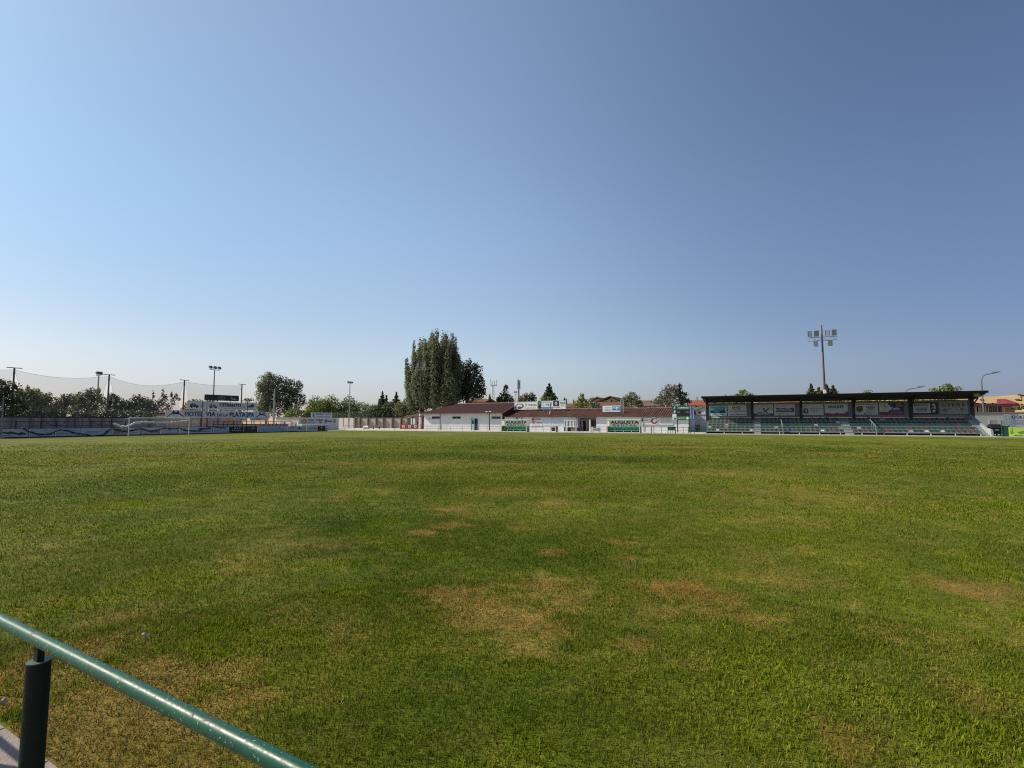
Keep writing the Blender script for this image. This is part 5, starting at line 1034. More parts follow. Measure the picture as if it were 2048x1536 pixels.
def end_wall():
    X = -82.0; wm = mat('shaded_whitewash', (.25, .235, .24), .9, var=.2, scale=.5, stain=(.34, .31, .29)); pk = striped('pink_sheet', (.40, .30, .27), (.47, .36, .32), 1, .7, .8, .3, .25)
    ya, yb, yc = Y_at(-80, X), Y_at(331, X), Y_at(483, X); H = 2.35
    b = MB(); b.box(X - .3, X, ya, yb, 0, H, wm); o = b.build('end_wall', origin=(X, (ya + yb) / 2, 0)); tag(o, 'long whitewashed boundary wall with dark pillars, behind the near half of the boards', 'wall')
    for px in (24, 62, 85, 112, 137, 152, 181, 205, 224, 300): y = Y_at(px, X); MB().box(X + .003, X + .3, y - .14, y + .14, 0, H - .05, mat('dark_pillar', (.16, .15, .16), .9)).build('pillar', o)
    MB().box(X - .38, X + .1, ya, yb, H + .002, H + .16, mat('dark_wall_coping', (.05, .045, .05), .9)).build('coping', o)
    b = MB(); b.box(X - 6, X, yb + .02, yc, 0, 2.75, pk); o = b.build('storage_shed', origin=(X, (yb + yc) / 2, 0)); tag(o, 'pinkish corrugated shed below the widest hoarding', 'shed')
    MB().box(X - 6.1, X + .35, yb, yc + .1, 2.752, 2.95, mat('shed_edge', (.12, .05, .05), .8)).build('roof', o)
    for px in (402, 414, 436): y = Y_at(px, X); MB().box(X + .004, X + .06, y - .09, y + .09, 0, 2.7, mat('shed_strip', (.10, .06, .06), .8)).build('door_post', o)
    MB().box(X + .004, X + .04, Y_at(384, X), Y_at(395, X), .1, 2.1, mat('pale_shed_door', (.46, .42, .40), .7)).build('door', o)
    # terrace of low steps with brown railings, and a small pale hut
    yd, ye = Y_at(440, -79), Y_at(596, -79); b = MB(); cm = mat('terrace_steps', (.42, .36, .32), .9, var=.25, scale=1.5)
    for k in range(3): b.box(-82.6, -79.8 - .9 * k, yd, ye, .45 * k, .45 * (k + 1), cm)
    o = b.build('step_terrace', origin=(-81, (yd + ye) / 2, 0)); tag(o, 'low stepped terrace with brown railings under the hoardings', 'terrace')
    for k, xx in enumerate((-79.6, -80.6)):
        n = 9; rb = MB(); zb = .0 + .45 * k
        for z in (.55, 1.05): rb.tube([(xx, yd, zb + z + .35), (xx, ye, zb + z + .35)], .045, M_redbrown, 6)
        for i in range(n + 1): y = yd + (ye - yd) * i / n; rb.tube([(xx, y, 0), (xx, y, zb + 1.42)], .06, M_redbrown, 6)
        rb.build('railing', o)
    yh = 72.6; b = MB(); hw = mat('hut_white', (.66, .62, .57), .85, var=.15, stain=(.5, .44, .38)); b.box(-90.4, -82.75, yh, yh + 10, 0, 2.6, hw); o = b.build('hut', origin=(-86, yh + 3, 0)); tag(o, 'small sunlit whitewashed hut behind the brown railings', 'hut')
    MB().box(-90.6, -82.7, yh - .2, yh + 10, 2.602, 2.72, mat('hut_roof', (.22, .2, .2), .8)).build('roof', o)
    for k in range(2): MB().box(-89.2 + 3.2 * k, -87.5 + 3.2 * k, yh - .04, yh - .003, .5, 1.9, mat('hut_graffiti', (.42, .34, .34), .8)).build('shutter', o)
    # dark rails between the boards and the whitewashed wall
    Xr = -76.0; ya, yb = Y_at(-60, Xr), Y_at(250, Xr); t = thing('railing', (Xr, (ya + yb) / 2, 0), 'dark high railing with sagging cables between the boards and the whitewashed wall', 'railing')
    for z in (1.35, 1.85): MB().tube([(Xr, ya, z), (Xr, yb, z)], .05, M_black, 6).build('rail', t)
    for px in (-40, 31, 82, 112, 181, 223, 250): y = Y_at(px, Xr); MB().box(Xr - .1, Xr + .1, y - .1, y + .1, 0, 1.95, M_black).build('post', t)
    b = MB()
    for a, c in ((90, 130), (185, 222)):
        q0, q1 = Y_at(a, Xr), Y_at(c, Xr); b.tube([(Xr + .1, q0 + (q1 - q0) * i / 10, 1.8 - 1.6 * (i / 10) * (1 - i / 10)) for i in range(11)], .05, M_black, 6)
    b.build('cable', t)

def hoardings():
    G = 'hoardings behind the left goal'; bg = (.62, .61, .60); ink = (.03, .065, .12)
    def duck(p, s, t, fl):
        q = lambda pts: p.poly([(s + fl * a * .78, t + b) for a, b in pts][::(1 if fl > 0 else -1)], ink)
        q([(-.075, .0), (-.06, .0), (.0, .40), (.035, .34), (.045, .52), (.02, .62), (-.01, .52)]); q([(.0, .36), (.05, .30), (.062, .62), (.05, .80), (.034, .78), (.04, .58)])
    p = panel_x(330, 538.5, 822, 836, -80)
    S = lambda q: (Y_at(q, -80) - Y_at(330, -80)) / (Y_at(538.5, -80) - Y_at(330, -80))
    duck(p, S(346), .14, 1); duck(p, S(355), .14, -1); duck(p, S(521), .14, 1); duck(p, S(526), .14, -1)
    p.text('HOTEL', S(369), S(405), .22, .84, ink, bold=.0016); p.text('VIA', S(411), S(430), .24, .84, ink, bold=.0016); p.text('DE LA', S(434), S(455), .22, .60, (.10, .18, .26)); p.text('PLATA', S(459), S(490), .22, .84, ink, bold=.0016); p.text('SPA', S(492.5), S(507), .22, .84, ink, bold=.001)
    p.board('hoarding', bg, 'longest pale hoarding with navy capitals and mirrored bird motifs behind the goal', 'billboard', G, posts=[(s, 0) for s in (.02, .25, .5, .75, .98)])
    X = -80.6; p = panel_x(372.5, 512, 804, 819.5, X)
    def car(s, c2):
        p.poly([(s, .30), (s + .11, .26), (s + .115, .46), (s + .085, .56), (s + .06, .76), (s + .03, .72), (s + .0, .52)], c2); p.poly([(s + .035, .56), (s + .075, .56), (s + .058, .70), (s + .035, .68)], (.35, .38, .45)); p.ell(s + .022, .28, .014, .12, BLACK, 10); p.ell(s + .092, .27, .014, .12, BLACK, 10)
    car(.035, (.05, .07, .12)); car(.29, (.16, .20, .28)); car(.80, (.07, .09, .14)); car(.94, (.03, .04, .06)) if False else None
    p.text('CITRAUTO', .435, .75, .42, .84, (.015, .02, .03), bold=.0025); p.lines(.44, .74, .16, .26, 1, (.2, .24, .3), 3, False); p.poly([(.175, .3), (.20, .3), (.235, .8), (.21, .8)], (.35, .45, .52)); p.rect(.255, .26, 0, 1, (.25, .3, .36)); p.rect(.72, .724, 0, 1, (.25, .3, .36)) if False else None
    p.board('hoarding', (.60, .60, .60), 'pale hoarding with bold black capitals and small cars, above the longest hoarding', 'billboard', G, posts=[(s, 0) for s in (.04, .35, .66, .96)])
    p = panel_x(488, 512, 804.8, 818.6, X + .3); p.poly([(.25, .25), (.72, .3), (.82, .6), (.6, .8), (.5, .6), (.25, .5)], (.03, .04, .06)); p.ell(.36, .28, .06, .1, (.25, .27, .3), 10); p.lines(.3, .8, .08, .16, 1, (.3, .34, .4), 2)
    p.board('hoarding', (.60, .60, .60), 'short pale hoarding panel with one black car, at the right end of the car hoarding', 'billboard', G, posts=[(.9, 0)])
    # black tilted sign
    X = -81.6; y0, y1 = Y_at(407, X), Y_at(476, X); z1a, z0a = on_x(407, 788.5, X).z, on_x(407, 800, X).z; z1b, z0b = on_x(476, 791.5, X).z, on_x(476, 802.5, X).z
    p = Panel((X, y0, 0), (0, 1, 0), y1 - y0, 1, (1, 0, 0)); _pt = p.pt
    p.pt = lambda s, t, off=0.0: Vector((X + off, y0 + (y1 - y0) * s, (z0a + (z0b - z0a) * s) * (1 - t) + (z1a + (z1b - z1a) * s) * t))
    gold = (.20, .17, .09); p.ell(.47, .48, .12, .33, gold, 20); p.ell(.47, .48, .10, .26, (.03, .035, .03), 20); p.poly([(.40, .48), (.47, .62), (.54, .48), (.47, .36)], gold); p.lines(.08, .30, .3, .7, 3, (.06, .065, .065), 3); p.poly([(.74, .8), (.78, .82), (.80, .5), (.90, .42), (.90, .2), (.82, .18), (.76, .3)], (.26, .25, .17)); p.ell(.87, .32, .05, .16, (.28, .27, .2), 10)
    p.board('hoarding', (.016, .019, .018), 'black hoarding with a dull gold oval emblem, topmost behind the left goal', 'billboard', G, posts=[(.28, 0), (.75, 0)])
    X = -79.6
    p = panel_x(597, 672, 836.8, 848.2, X); p.ell(.14, .5, .075, .42, (.30, .27, .10), 16); p.poly([(.10, .5), (.14, .8), (.18, .5), (.14, .2)], (.42, .38, .2)); p.text('P-CR', .25, .38, .58, .84, (.03, .04, .05), bold=.003); p.text('AUTODI', .23, .42, .14, .4, (.20, .30, .33)); p.text('SARPO', .46, .64, .60, .82, (.03, .03, .04), bold=.003); p.text('SER', .53, .60, .16, .44, (.03, .03, .04)); p.poly([(.68, .3), (.72, .2), (.74, .85), (.70, .8)], (.04, .045, .06)); p.text('Celer', .74, .89, .34, .72, (.04, .05, .07), .02); p.rect(.93, .99, .12, .82, (.26, .20, .15))
    p.board('hoarding', (.52, .54, .56), 'pale hoarding with olive round crest and black words, beyond the brown railings', 'billboard', G, posts=[(.02, 0), (.5, 0), (.98, 0)])
    p = panel_x(622.5, 663.5, 825, 834.8, X - .5); p.poly([(.05, .15), (.16, .1), (.13, .45), (.10, .9), (.07, .5)], (.05, .08, .16)); p.text('CENTRO MOVIL', .2, .94, .52, .84, (.12, .18, .30)); p.lines(.3, .9, .1, .28, 1, (.08, .1, .16), 4, False)
    p.board('hoarding', (.53, .56, .62), 'smaller pale hoarding with dark blue capitals, above the crest hoarding', 'billboard', G, posts=[(.1, 0), (.9, 0)])
    p = panel_x(476, 492, 836.5, 841.5, X - .3); p.lines(.1, .9, .2, .8, 2, (.25, .28, .32), 3); p.board('hoarding', (.50, .53, .57), 'small pale strip sign tucked under the longest hoarding, left one', 'sign', G, posts=[(.5, 0)])
    p = panel_x(500, 537, 836.2, 841, X - .3); p.text('LODOS', .25, .62, .2, .8, (.12, .14, .17)); p.board('hoarding', (.46, .49, .53), 'pale strip sign with a dark word under the right end of the longest hoarding', 'sign', G, posts=[(.1, 0), (.9, 0)])

def netting():
    X = -85.0; tops = [(-190, 716), (21, 734), (213, 749), (365, 759), (481, 766)]; ys = [Y_at(21, X) - 10.45, Y_at(21, X), Y_at(213, X), Y_at(365, X), Y_at(481, X)]; H = on_x(213, 749, X).z
    lab = {1: 'dark netting pole with T-shaped top, leftmost one above the trees', 2: 'dark netting pole with T-shaped top, beside the short triple lamp', 3: 'dark netting pole with T-shaped top, left of the black hoarding', 4: 'dark netting pole with T-shaped top, right of the black hoarding'}
    pm = mat('netting_pole', (.10, .10, .10), .6)
    for i in (1, 2, 3, 4):
        y = ys[i]; t = thing('net_pole', (X, y, 0), lab[i], 'pole', 'ball-stop netting poles'); MB().tube([(X, y, 0), (X, y, H)], [.13, .1], pm, 8).build('pole', t); MB().beam((X, y - .75, H), (X, y + .75, H), .09, .09, pm).build('crossarm', t)
    # fine mesh: mostly open, so a see-through weave
    m, nt, b = newmat('ball_net'); tr = N(nt, 'ShaderNodeBsdfTransparent'); b.inputs['Base Color'].default_value = (.20, .22, .20, 1); b.inputs['Roughness'].default_value = .9; mx = N(nt, 'ShaderNodeMixShader'); mx.inputs[0].default_value = .21
    nt.links.new(tr.outputs[0], mx.inputs[1]); nt.links.new(b.outputs[0], mx.inputs[2]); nt.links.new(mx.outputs[0], nt.nodes['Material Output'].inputs['Surface'])
    sag = [.4, .62, 1.0, .28]; gap = .75; rr = random.Random(12)
    for i in range(4):
        y0, y1 = ys[i], ys[i + 1]; g = MB(); n = 24; k = 10; vs = []; topz = []
        for a in range(n + 1):
            u = a / n; z1 = H - .25 - sag[i] * 4 * u * (1 - u) * (1.15 - .3 * u); topz.append(z1)
            for c in range(k + 1):
                v = c / k; z = z1 * (1 - v) + .2 * v; pull = gap * math.sin(min(1, v * 2.2) * math.pi / 2) * (1 - .35 * v); yy = y0 + pull + (y1 - y0 - 2 * pull) * u
                vs.append((X + .12 * math.sin(u * 9 + v * 4), yy, z))
        g.add(vs, [(a * (k + 1) + c, a * (k + 1) + c + 1, (a + 1) * (k + 1) + c + 1, (a + 1) * (k + 1) + c) for a in range(n) for c in range(k)], m)
        o = g.build('ball_net', origin=(X, (y0 + y1) / 2, 0)); nm = ['leftmost sheet, cut by the edge of the view', 'second sheet, above the olive and dark trees', 'third sheet, deeply sagging left of the hoardings', 'last sheet, behind the black hoarding'][i]
        tag(o, 'thin sagging ball-stop net, ' + nm, 'net', 'ball-stop nets')
        MB().tube([vs[a * (k + 1)] for a in range(n + 1)], .016, mat('net_rope', (.16, .16, .16), .8), 5).build('top_rope', o)
        for e in (0, n): MB().tube([vs[e * (k + 1) + c] for c in range(k + 1)], .012, mat('net_rope_pale', (.36, .36, .35), .8), 5).build('edge_rope', o)

def small_lamps():
    def lamp(px, ytop, X, label, spread, n=3, Y=None, base=0.0, hw=.24):
        p = on_x(px, ytop, X) if Y is None else on_y(px, ytop, Y); t = thing('training_floodlight', (p.x, p.y, base), label, 'floodlight', 'slim training floodlights'); h = p.z
        MB().tube([(p.x, p.y, base), (p.x, p.y, h - .55)], [.15, .09], M_galv, 8).build('pole', t); MB().beam((p.x, p.y - spread, h - .55), (p.x, p.y + spread, h - .55), .1, .1, M_galv).build('crossarm', t)
        for i in range(n):
            y = p.y + spread * (i - (n - 1) / 2) * (2 / max(1, n - 1)) * .85; b = MB(); b.hexa([(p.x + .12, y - hw, h - .42), (p.x + .4, y - hw, h - .3), (p.x + .4, y + hw, h - .3), (p.x + .12, y + hw, h - .42)], [(p.x - .2, y - hw, h - .05), (p.x + .1, y - hw, h + .1), (p.x + .1, y + hw, h + .1), (p.x - .2, y + hw, h - .05)], mat('lamp_dark', (.12, .125, .135), .4)); b.build('lamp', t)
    lamp(198, 744.5, -96, 'slim pole with small dark lamps among the trees, left of the second netting pole', .34, hw=.13)
    lamp(429.5, 733.5, -88, 'slim galvanised pole with three lamps behind the black hoarding', .95)
    lamp(700, 763.5, None, 'slim galvanised pole with three lamps in front of the round green trees', .85, Y=107)
    p = on_x(549.5, 780, -87); t = thing('utility_pole', (p.x, p.y, 0), 'plain grey pole rising in front of the broad dark tree', 'pole'); MB().tube([(p.x, p.y, 0), (p.x, p.y, p.z)], [.2, .12], M_galv, 8).build('pole', t); MB().tube([(p.x, p.y, p.z), (p.x, p.y, p.z + .12)], [.15, .05], M_galv, 8).build('cap', t)
    for px, top, X, lab in ((165, 836, -78, 'thin dark steel upright behind the boards, under the second net sheet'), (405.5, 801, -78.5, 'thin dark steel upright crossing the hoardings, left one'), (495, 803, -78.5, 'thin dark steel upright crossing the hoardings, right one')):
        p = on_x(px, top, X); t = MB().tube([(p.x, p.y, 0), (p.x, p.y, p.z)], .055, mat('upright_dark', (.05, .06, .08), .6), 8).build('steel_upright', origin=(p.x, p.y, 0)); tag(t, lab, 'post', 'thin steel uprights behind the boards'); MB().tube([(p.x, p.y, p.z), (p.x, p.y, p.z + .1)], [.075, .03], M_black, 8).build('cap', t)
    p0, p1 = on_x(7.5, 790, -73.2), on_x(2, 879, -73.2); t = MB().tube([(p1.x, p1.y, 0), (p0.x, p0.y, p0.z)], .06, mat('pale_pole', (.20, .20, .23), .5), 8).build('flag_pole', origin=(p1.x, p1.y, 0)); tag(t, 'thin grey leaning pole at the left edge in front of the dark tree', 'pole')
    MB().box(p1.x - .2, p1.x + .2, p1.y - .2, p1.y + .2, 0, .12, M_conc).build('foot', t)

# ------------------------------------------------------------------ trees and the town beyond
M_bark = mat('bark', (.11, .085, .06), .95, var=.35, scale=4, bump=.6)
L_pop = leafmat('poplar_leaves', (0.062, 0.082, 0.042), (0.235, 0.255, 0.135), clump=.8, trans=.45)
L_dark = leafmat('dark_leaves', (0.034, 0.044, 0.026), (0.104, 0.124, 0.062))
L_olive = leafmat('olive_leaves', (0.105, 0.115, 0.034), (0.31, 0.30, 0.09), trans=.5)
L_grey = leafmat('grey_green_leaves', (0.070, 0.082, 0.038), (0.205, 0.20, 0.092), trans=.5)
L_green = leafmat('green_leaves', (0.045, 0.079, 0.019), (0.149, 0.198, 0.041))
L_lime = leafmat('yellow_green_leaves', (0.105, 0.140, 0.027), (0.263, 0.289, 0.061))
L_con = leafmat('conifer_needles', (0.021, 0.036, 0.019), (0.070, 0.091, 0.043))
L_aut = leafmat('autumn_leaves', (0.105, 0.063, 0.022), (0.263, 0.157, 0.047))
L_silver = leafmat('silver_leaves', (0.079, 0.091, 0.049), (0.228, 0.223, 0.128))

def place(px, py, pl):
    k, v = pl; return on_y(px, py, v) if k == 'Y' else on_x(px, py, v)
def mpp(p): return (p - EYE).dot(fw) / FOC
def leaf_quads(cent, nrm, size, g, droop=0.0):
    n = len(cent); a = g.normal(size=(n, 3)); a -= nrm * (a * nrm).sum(1, keepdims=True); a /= np.linalg.norm(a, axis=1, keepdims=True) + 1e-9
    b = np.cross(nrm, a); s = (size * g.uniform(.55, 1.3, n))[:, None]
    V = np.stack([cent - a * s * .5, cent + b * s * .34 + a * s * .05, cent + a * s * .55, cent - b * s * .34 + a * s * .05], 1).reshape(-1, 3)
    F = np.arange(n)[:, None] * 4 + np.array([[0, 1, 2, 3]]); return V, F
def tree(name, label, pl, lobes, leaf, size, seed, group=None, dens=1.0, trunk=True, cat='tree', trunk_px=None, limbs=True, leggy=0.0):
    """lobes: (px, py, rx, ry[, depth shift m]) foliage masses on the survey grid"""
    g = np.random.default_rng(seed); C, Nn, S = [], [], []; cen = []
    for lb in lobes:
        px, py, rx, ry = lb[:4]; p = place(px, py, pl); k = mpp(p)
        if len(lb) > 4: p = p + Vector((0, lb[4], 0)) if pl[0] == 'Y' else p + Vector((-lb[4], 0, 0))
        r = np.array([rx * k, rx * k * .9, ry * k]); cen.append((p, r))
        n = int(dens * 9.5 * (r[0] * r[2] * 3.14) / (size * size) ); n = max(30, min(n, 9000))
        d = g.normal(size=(n, 3)); d /= np.linalg.norm(d, axis=1, keepdims=True)
        rad = .35 + .65 * g.random(n) ** .45
        w = 3.1 * d + seed + px * .13; bumpy = np.sin(w[:, 0] * 2.1 + 1.3 * np.sin(w[:, 1] * 1.7)) * np.sin(w[:, 2] * 2.3 + w[:, 1]) 
        rad = rad * (1 + .20 * bumpy + g.normal(0, .07, n))
        c = np.array(p)[None] + d * rad[:, None] * r[None]; nn = d * .8 + g.normal(size=(n, 3)) * .7 + np.array([0, 0, .25]); nn /= np.linalg.norm(nn, axis=1, keepdims=True)
        C.append(c); Nn.append(nn); S.append(np.full(n, size))
    C = np.concatenate(C); ok = C[:, 2] > .25; V, F = leaf_quads(C[ok], np.concatenate(Nn)[ok], np.concatenate(S)[ok], g)
    tot = sum(r[0] * r[2] for _, r in cen); bx = sum(p.x * r[0] * r[2] for p, r in cen) / tot; by = sum(p.y * r[0] * r[2] for p, r in cen) / tot
    if trunk_px is not None: q = place(trunk_px, 843, pl); bx, by = q.x, q.y
    t = thing(name, (bx, by, 0), label, cat, group)
    o = np_mesh('crown', V, F, leaf, origin=(bx, by, 0)); o.parent = t; o.location = (0, 0, 0)
    top = max(p.z + r[2] for p, r in cen); low = min(p.z - r[2] for p, r in cen); rr = random.Random(seed)
    if trunk:
        R0 = max(.08, min(.55, top * .022)); b = MB(); mz = max(.6, low + (top - low) * .55); pts = [(bx, by, 0), (bx + rr.uniform(-.1, .1), by, mz * .35), (bx + rr.uniform(-.2, .2), by + .1, mz * .7), (bx, by, mz)]
        b.tube(pts, [R0, R0 * .8, R0 * .6, R0 * .35], M_bark, 8)
        if limbs:
            for p, r in cen[:16]:
                s = Vector((bx, by, min(max(.5, p.z * rr.uniform(.25, .5)), mz))); m = s.lerp(p, .5) + Vector((0, 0, .12 * (p - s).length)); b.tube([s, m, p, p + Vector((0, 0, r[2] * .5))], [R0 * .4, R0 * .28, R0 * .16, R0 * .05], M_bark, 6)
        b.build('trunk', t)
    return t
def spire(px, top, bx, base, w, n=9, dz=None):
    out = []; dz = ((px * 7.3) % 9) - 4.5 if dz is None else dz
    for i in range(n):
        f = (i + .5) / n; x = px + (bx - px) * f ** .9; y = top + (base - top) * f; out.append((x, y, w * (.34 + .70 * min(1, f * 1.5) ** .8), (base - top) / n * .9, dz))
    return out
def conifer(name, label, pl, px, top, base, hw, leaf, size, seed, group=None, tiers=9, lean=0, dens=1.0):
    g = np.random.default_rng(seed); p0 = place(px, base, pl); k = mpp(p0); H = (base - top) * k; W = hw * k; zb = p0.z; C, Nn = [], []
    b = MB(); 
    for i in range(tiers):
        f = i / (tiers - 1); z = zb + H * (.03 + .90 * f); rad = W * (1 - f) ** .85 + .12 * W * (1 - f) + .05
        nb = 9 if f < .7 else 6
        for j in range(nb):
            a = 2 * math.pi * (j + .5 * (i % 2)) / nb + g.uniform(-.25, .25); L = rad * g.uniform(.72, 1.12); n = int(dens * 44 * L / size / 2.2) + 10
            u = g.random(n) ** .7; dx = np.cos(a) * L * u + g.normal(0, .10 * rad + .05, n); dy = np.sin(a) * L * u + g.normal(0, .10 * rad + .05, n); dz = -.22 * L * u + .10 * L * u * u + g.normal(0, H / tiers * .26, n)
            C.append(np.stack([p0.x + dx, p0.y + dy, z + dz], 1)); nn = g.normal(size=(n, 3)) * .7 + np.array([np.cos(a) * .5, np.sin(a) * .5, .6]); Nn.append(nn / np.linalg.norm(nn, axis=1, keepdims=True))
    n = 40; C.append(np.stack([p0.x + g.normal(0, .08 * W * .5, n), p0.y + g.normal(0, .08 * W * .5, n), zb + H * (1 - .1 * g.random(n))], 1)); nn = g.normal(size=(n, 3)); Nn.append(nn / np.linalg.norm(nn, axis=1, keepdims=True))
    C = np.concatenate(C); ok = C[:, 2] > .2; V, F = leaf_quads(C[ok], np.concatenate(Nn)[ok], np.full(int(ok.sum()), size), g)
    t = thing(name, (p0.x, p0.y, 0), label, 'tree', group); o = np_mesh('crown', V, F, leaf, origin=(p0.x, p0.y, 0)); o.parent = t; o.location = (0, 0, 0)
    MB().tube([(p0.x, p0.y, 0), (p0.x, p0.y, zb + H * .5), (p0.x, p0.y, zb + H * .97)], [max(.12, H * .02), max(.08, H * .012), .03], M_bark, 8).build('trunk', t)
    return t

def trees():
    Y = ('Y', 116.0)
    # the tall poplars and their neighbours
    L = spire(839, 681, 848, 812, 12) + spire(829, 708, 840, 812, 9) + spire(821, 752, 838, 815, 9) + spire(832, 698, 845, 812, 9) + spire(825, 735, 838, 814, 10) + spire(831, 722, 840, 814, 9) + spire(847, 690, 848, 780, 6, 5) + spire(835, 712, 842, 790, 6, 5) + [(838, 765, 22, 38), (842, 800, 26, 22), (830, 818, 22, 14), (812, 822, 14, 12), (832, 785, 18, 32), (848, 742, 17, 40, -3), (840, 750, 20, 44, 2), (832, 765, 14, 34, -2), (849, 720, 9, 26), (858, 775, 16, 36, -5), (848, 700, 8, 26), (853, 690, 7, 20, 2), (836, 722, 10, 26)]
    tree('poplar_tree', 'tall poplar with many upright spires and olive lit side, behind the pale-footed floodlight mast', Y, L, L_pop, .42, 1, 'tall poplars', .85, trunk_px=845)
    L = spire(856.5, 665, 862, 812, 12) + spire(872, 675, 872, 812, 12) + spire(881, 680, 880, 812, 11, dz=-4) + spire(863, 690, 866, 812, 12) + spire(880, 694, 879, 812, 10, dz=-7) + spire(886, 720, 884, 812, 9, dz=-6) + [(868, 765, 28, 44), (872, 800, 28, 20), (858, 735, 19, 46, -2), (876, 735, 20, 46, -3), (866, 715, 16, 34), (874, 705, 10, 26, -3), (884, 760, 18, 44, -6)]
    tree('poplar_tree', 'highest poplar with a pointed double top, centre of the poplar clump', ('Y', 118.0), L, L_pop, .42, 2, 'tall poplars', .85, trunk_px=868)
    L = spire(889, 668, 886, 812, 12) + spire(896, 668, 894, 812, 12) + spire(912.5, 686, 903, 812, 12) + spire(919, 712, 908, 812, 11) + spire(904, 700, 900, 812, 9) + spire(884, 684, 886, 780, 6, 5) + spire(909, 698, 905, 790, 6, 5) + spire(901, 676, 898, 760, 5, 5) + [(896, 765, 22, 40), (900, 798, 24, 16), (886, 735, 17, 46, -2), (902, 742, 17, 44), (912, 760, 13, 36), (892, 712, 12, 28), (906, 720, 9, 24), (915, 775, 13, 30, -3), (890, 688, 8, 20), (897, 692, 9, 26, -2), (907, 712, 11, 28), (914, 728, 9, 24), (880, 692, 9, 22, 2), (922, 742, 8, 20)]
    tree('poplar_tree', 'tall poplar with grey green right-hand spires, directly above the clubhouse roof', ('Y', 115.0), L, leafmat('poplar_grey', (.06, .072, .04), (.235, .245, .14), clump=.8), .42, 3, 'tall poplars', .85, trunk_px=897)
    L = [(922, 762, 15, 38), (928, 744, 11, 22), (916, 775, 14, 30), (939, 743, 16, 24), (953, 750, 14, 24), (940, 760, 24, 30), (950, 785, 22, 18), (930, 775, 20, 26), (938, 726, 6, 8), (952, 733, 5, 8), (925, 765, 16, 26), (945, 776, 18, 18), (962, 765, 9, 14), (958, 786, 15, 13), (966, 778, 8, 9), (930, 792, 14, 10), (917, 782, 13, 22)]
    tree('broad_tree', 'dark broad tree leaning right of the tall poplars, above the clubhouse roof', ('Y', 121.0), L, L_dark, .5, 4, None, .7)
    L = [(810, 822, 14, 12), (824, 826, 14, 10), (800, 818, 14, 16), (812, 806, 9, 12)]
    tree('shrub', 'grey green leafy shrub at the foot of the poplars, above the bar canopy', ('Y', 113.6), L, L_grey, .4, 5, 'shrubs along the far boundary', .8, cat='shrub')
    conifer('conifer', 'dark conifer with a double top left of the bar, above the beige wall', ('Y', 118), 764, 784, 838, 20, L_con, .5, 6, 'conifers beyond the beige wall')
    conifer('conifer', 'dark pointed conifer between the double-topped conifer and the poplars', ('Y', 120), 792, 784, 838, 19, L_con, .5, 7, 'conifers beyond the beige wall')
    conifer('conifer', 'slim short conifer squeezed against the double-topped conifer', ('Y', 117), 772, 790, 838, 9, L_con, .45, 8, 'conifers beyond the beige wall')
    tree('shrub', 'wide dark bush along the foot of the conifers above the beige wall', ('Y', 116), [(755, 823, 20, 15), (778, 820, 18, 18), (800, 822, 18, 17), (742, 828, 12, 11), (788, 812, 12, 12)], L_dark, .5, 9, 'shrubs along the far boundary', .8, cat='shrub')
    # left of the beige wall
    Yg = ('Y', 125.0)
    L = [(536, 770, 20, 24), (528, 790, 17, 22), (545, 790, 18, 26), (538, 760, 14, 16), (532, 812, 20, 22), (523, 820, 14, 16), (540, 752, 6, 8), (520, 772, 8, 10)]
    tree('broad_tree', 'large feathery tree with lit left side behind the right end of the longest hoarding', ('X', -112), L, L_pop, .42, 10, 'broad trees behind the left goal', .9)
    L = [(566, 770, 18, 18), (582, 776, 16, 18), (572, 792, 24, 20), (592, 792, 14, 14), (605, 800, 8, 13), (560, 812, 22, 22), (584, 812, 20, 14), (555, 760, 8, 10), (598, 772, 8, 12)]
    tree('broad_tree', 'large dark layered tree behind the plain grey pole', ('X', -108), L, L_dark, .42, 11, 'broad trees behind the left goal', .85)
    L = [(588, 826, 18, 11), (604, 830, 16, 10), (578, 832, 10, 8), (618, 833, 10, 7)]
    tree('willow_shrub', 'rounded bright green drooping shrub under the dark layered tree', ('X', -101), L, L_green, .4, 12, 'shrubs along the far boundary', .9, cat='shrub')
    for i, (c, tops, lab) in enumerate(((632, (790, 800, 812), 'yellow green round tree, left one of three above the crest hoarding'), (661, (789, 800, 815), 'yellow green round tree, middle one of three above the crest hoarding'), (697, (791, 803, 815), 'green round tree, right one of three, behind the slim lamp pole'))):
        L = [(c, tops[0] + 14, 13, 14), (c - 10, tops[1] + 12, 12, 14), (c + 11, tops[1] + 12, 14, 15), (c, tops[2] + 10, 20, 16), (c + 14, tops[2] + 13, 14, 13), (c - 12, tops[2] + 14, 12, 12)]
        tree('round_tree', lab, ('Y', 128 + 3 * i), L, L_green if i == 2 else leafmat('bright_leaves', (.055, .085, .018), (.19, .24, .045)), .5, 20 + i, 'round trees beyond the far corner', .75)
    tree('hedge', 'dark low hedge below the three round trees', ('Y', 122), [(680, 832, 22, 9), (712, 832, 18, 9), (655, 834, 18, 7), (735, 828, 16, 12)], L_dark, .45, 26, 'shrubs along the far boundary', .8, cat='hedge', limbs=False)
    tree('round_tree', 'far low tree left of the conifers, beside a red roof', ('Y', 150), [(736, 816, 12, 9), (724, 814, 10, 10), (748, 818, 9, 7)], L_green, .6, 27, None, .8)
    # behind the end wall
    tree('hedge', 'dark continuous hedge right behind the whitewashed wall', ('X', -86), [(-30 + 24 * i, 829 + (i % 3), 17, 9) for i in range(16)], L_dark, .36, 77, 'hedges behind the end wall', .9, cat='hedge', limbs=False)
    L = [(2, 775, 22, 18), (20, 790, 24, 20), (-15, 785, 26, 26), (8, 815, 34, 22), (40, 812, 18, 20), (28, 772, 6, 7)]
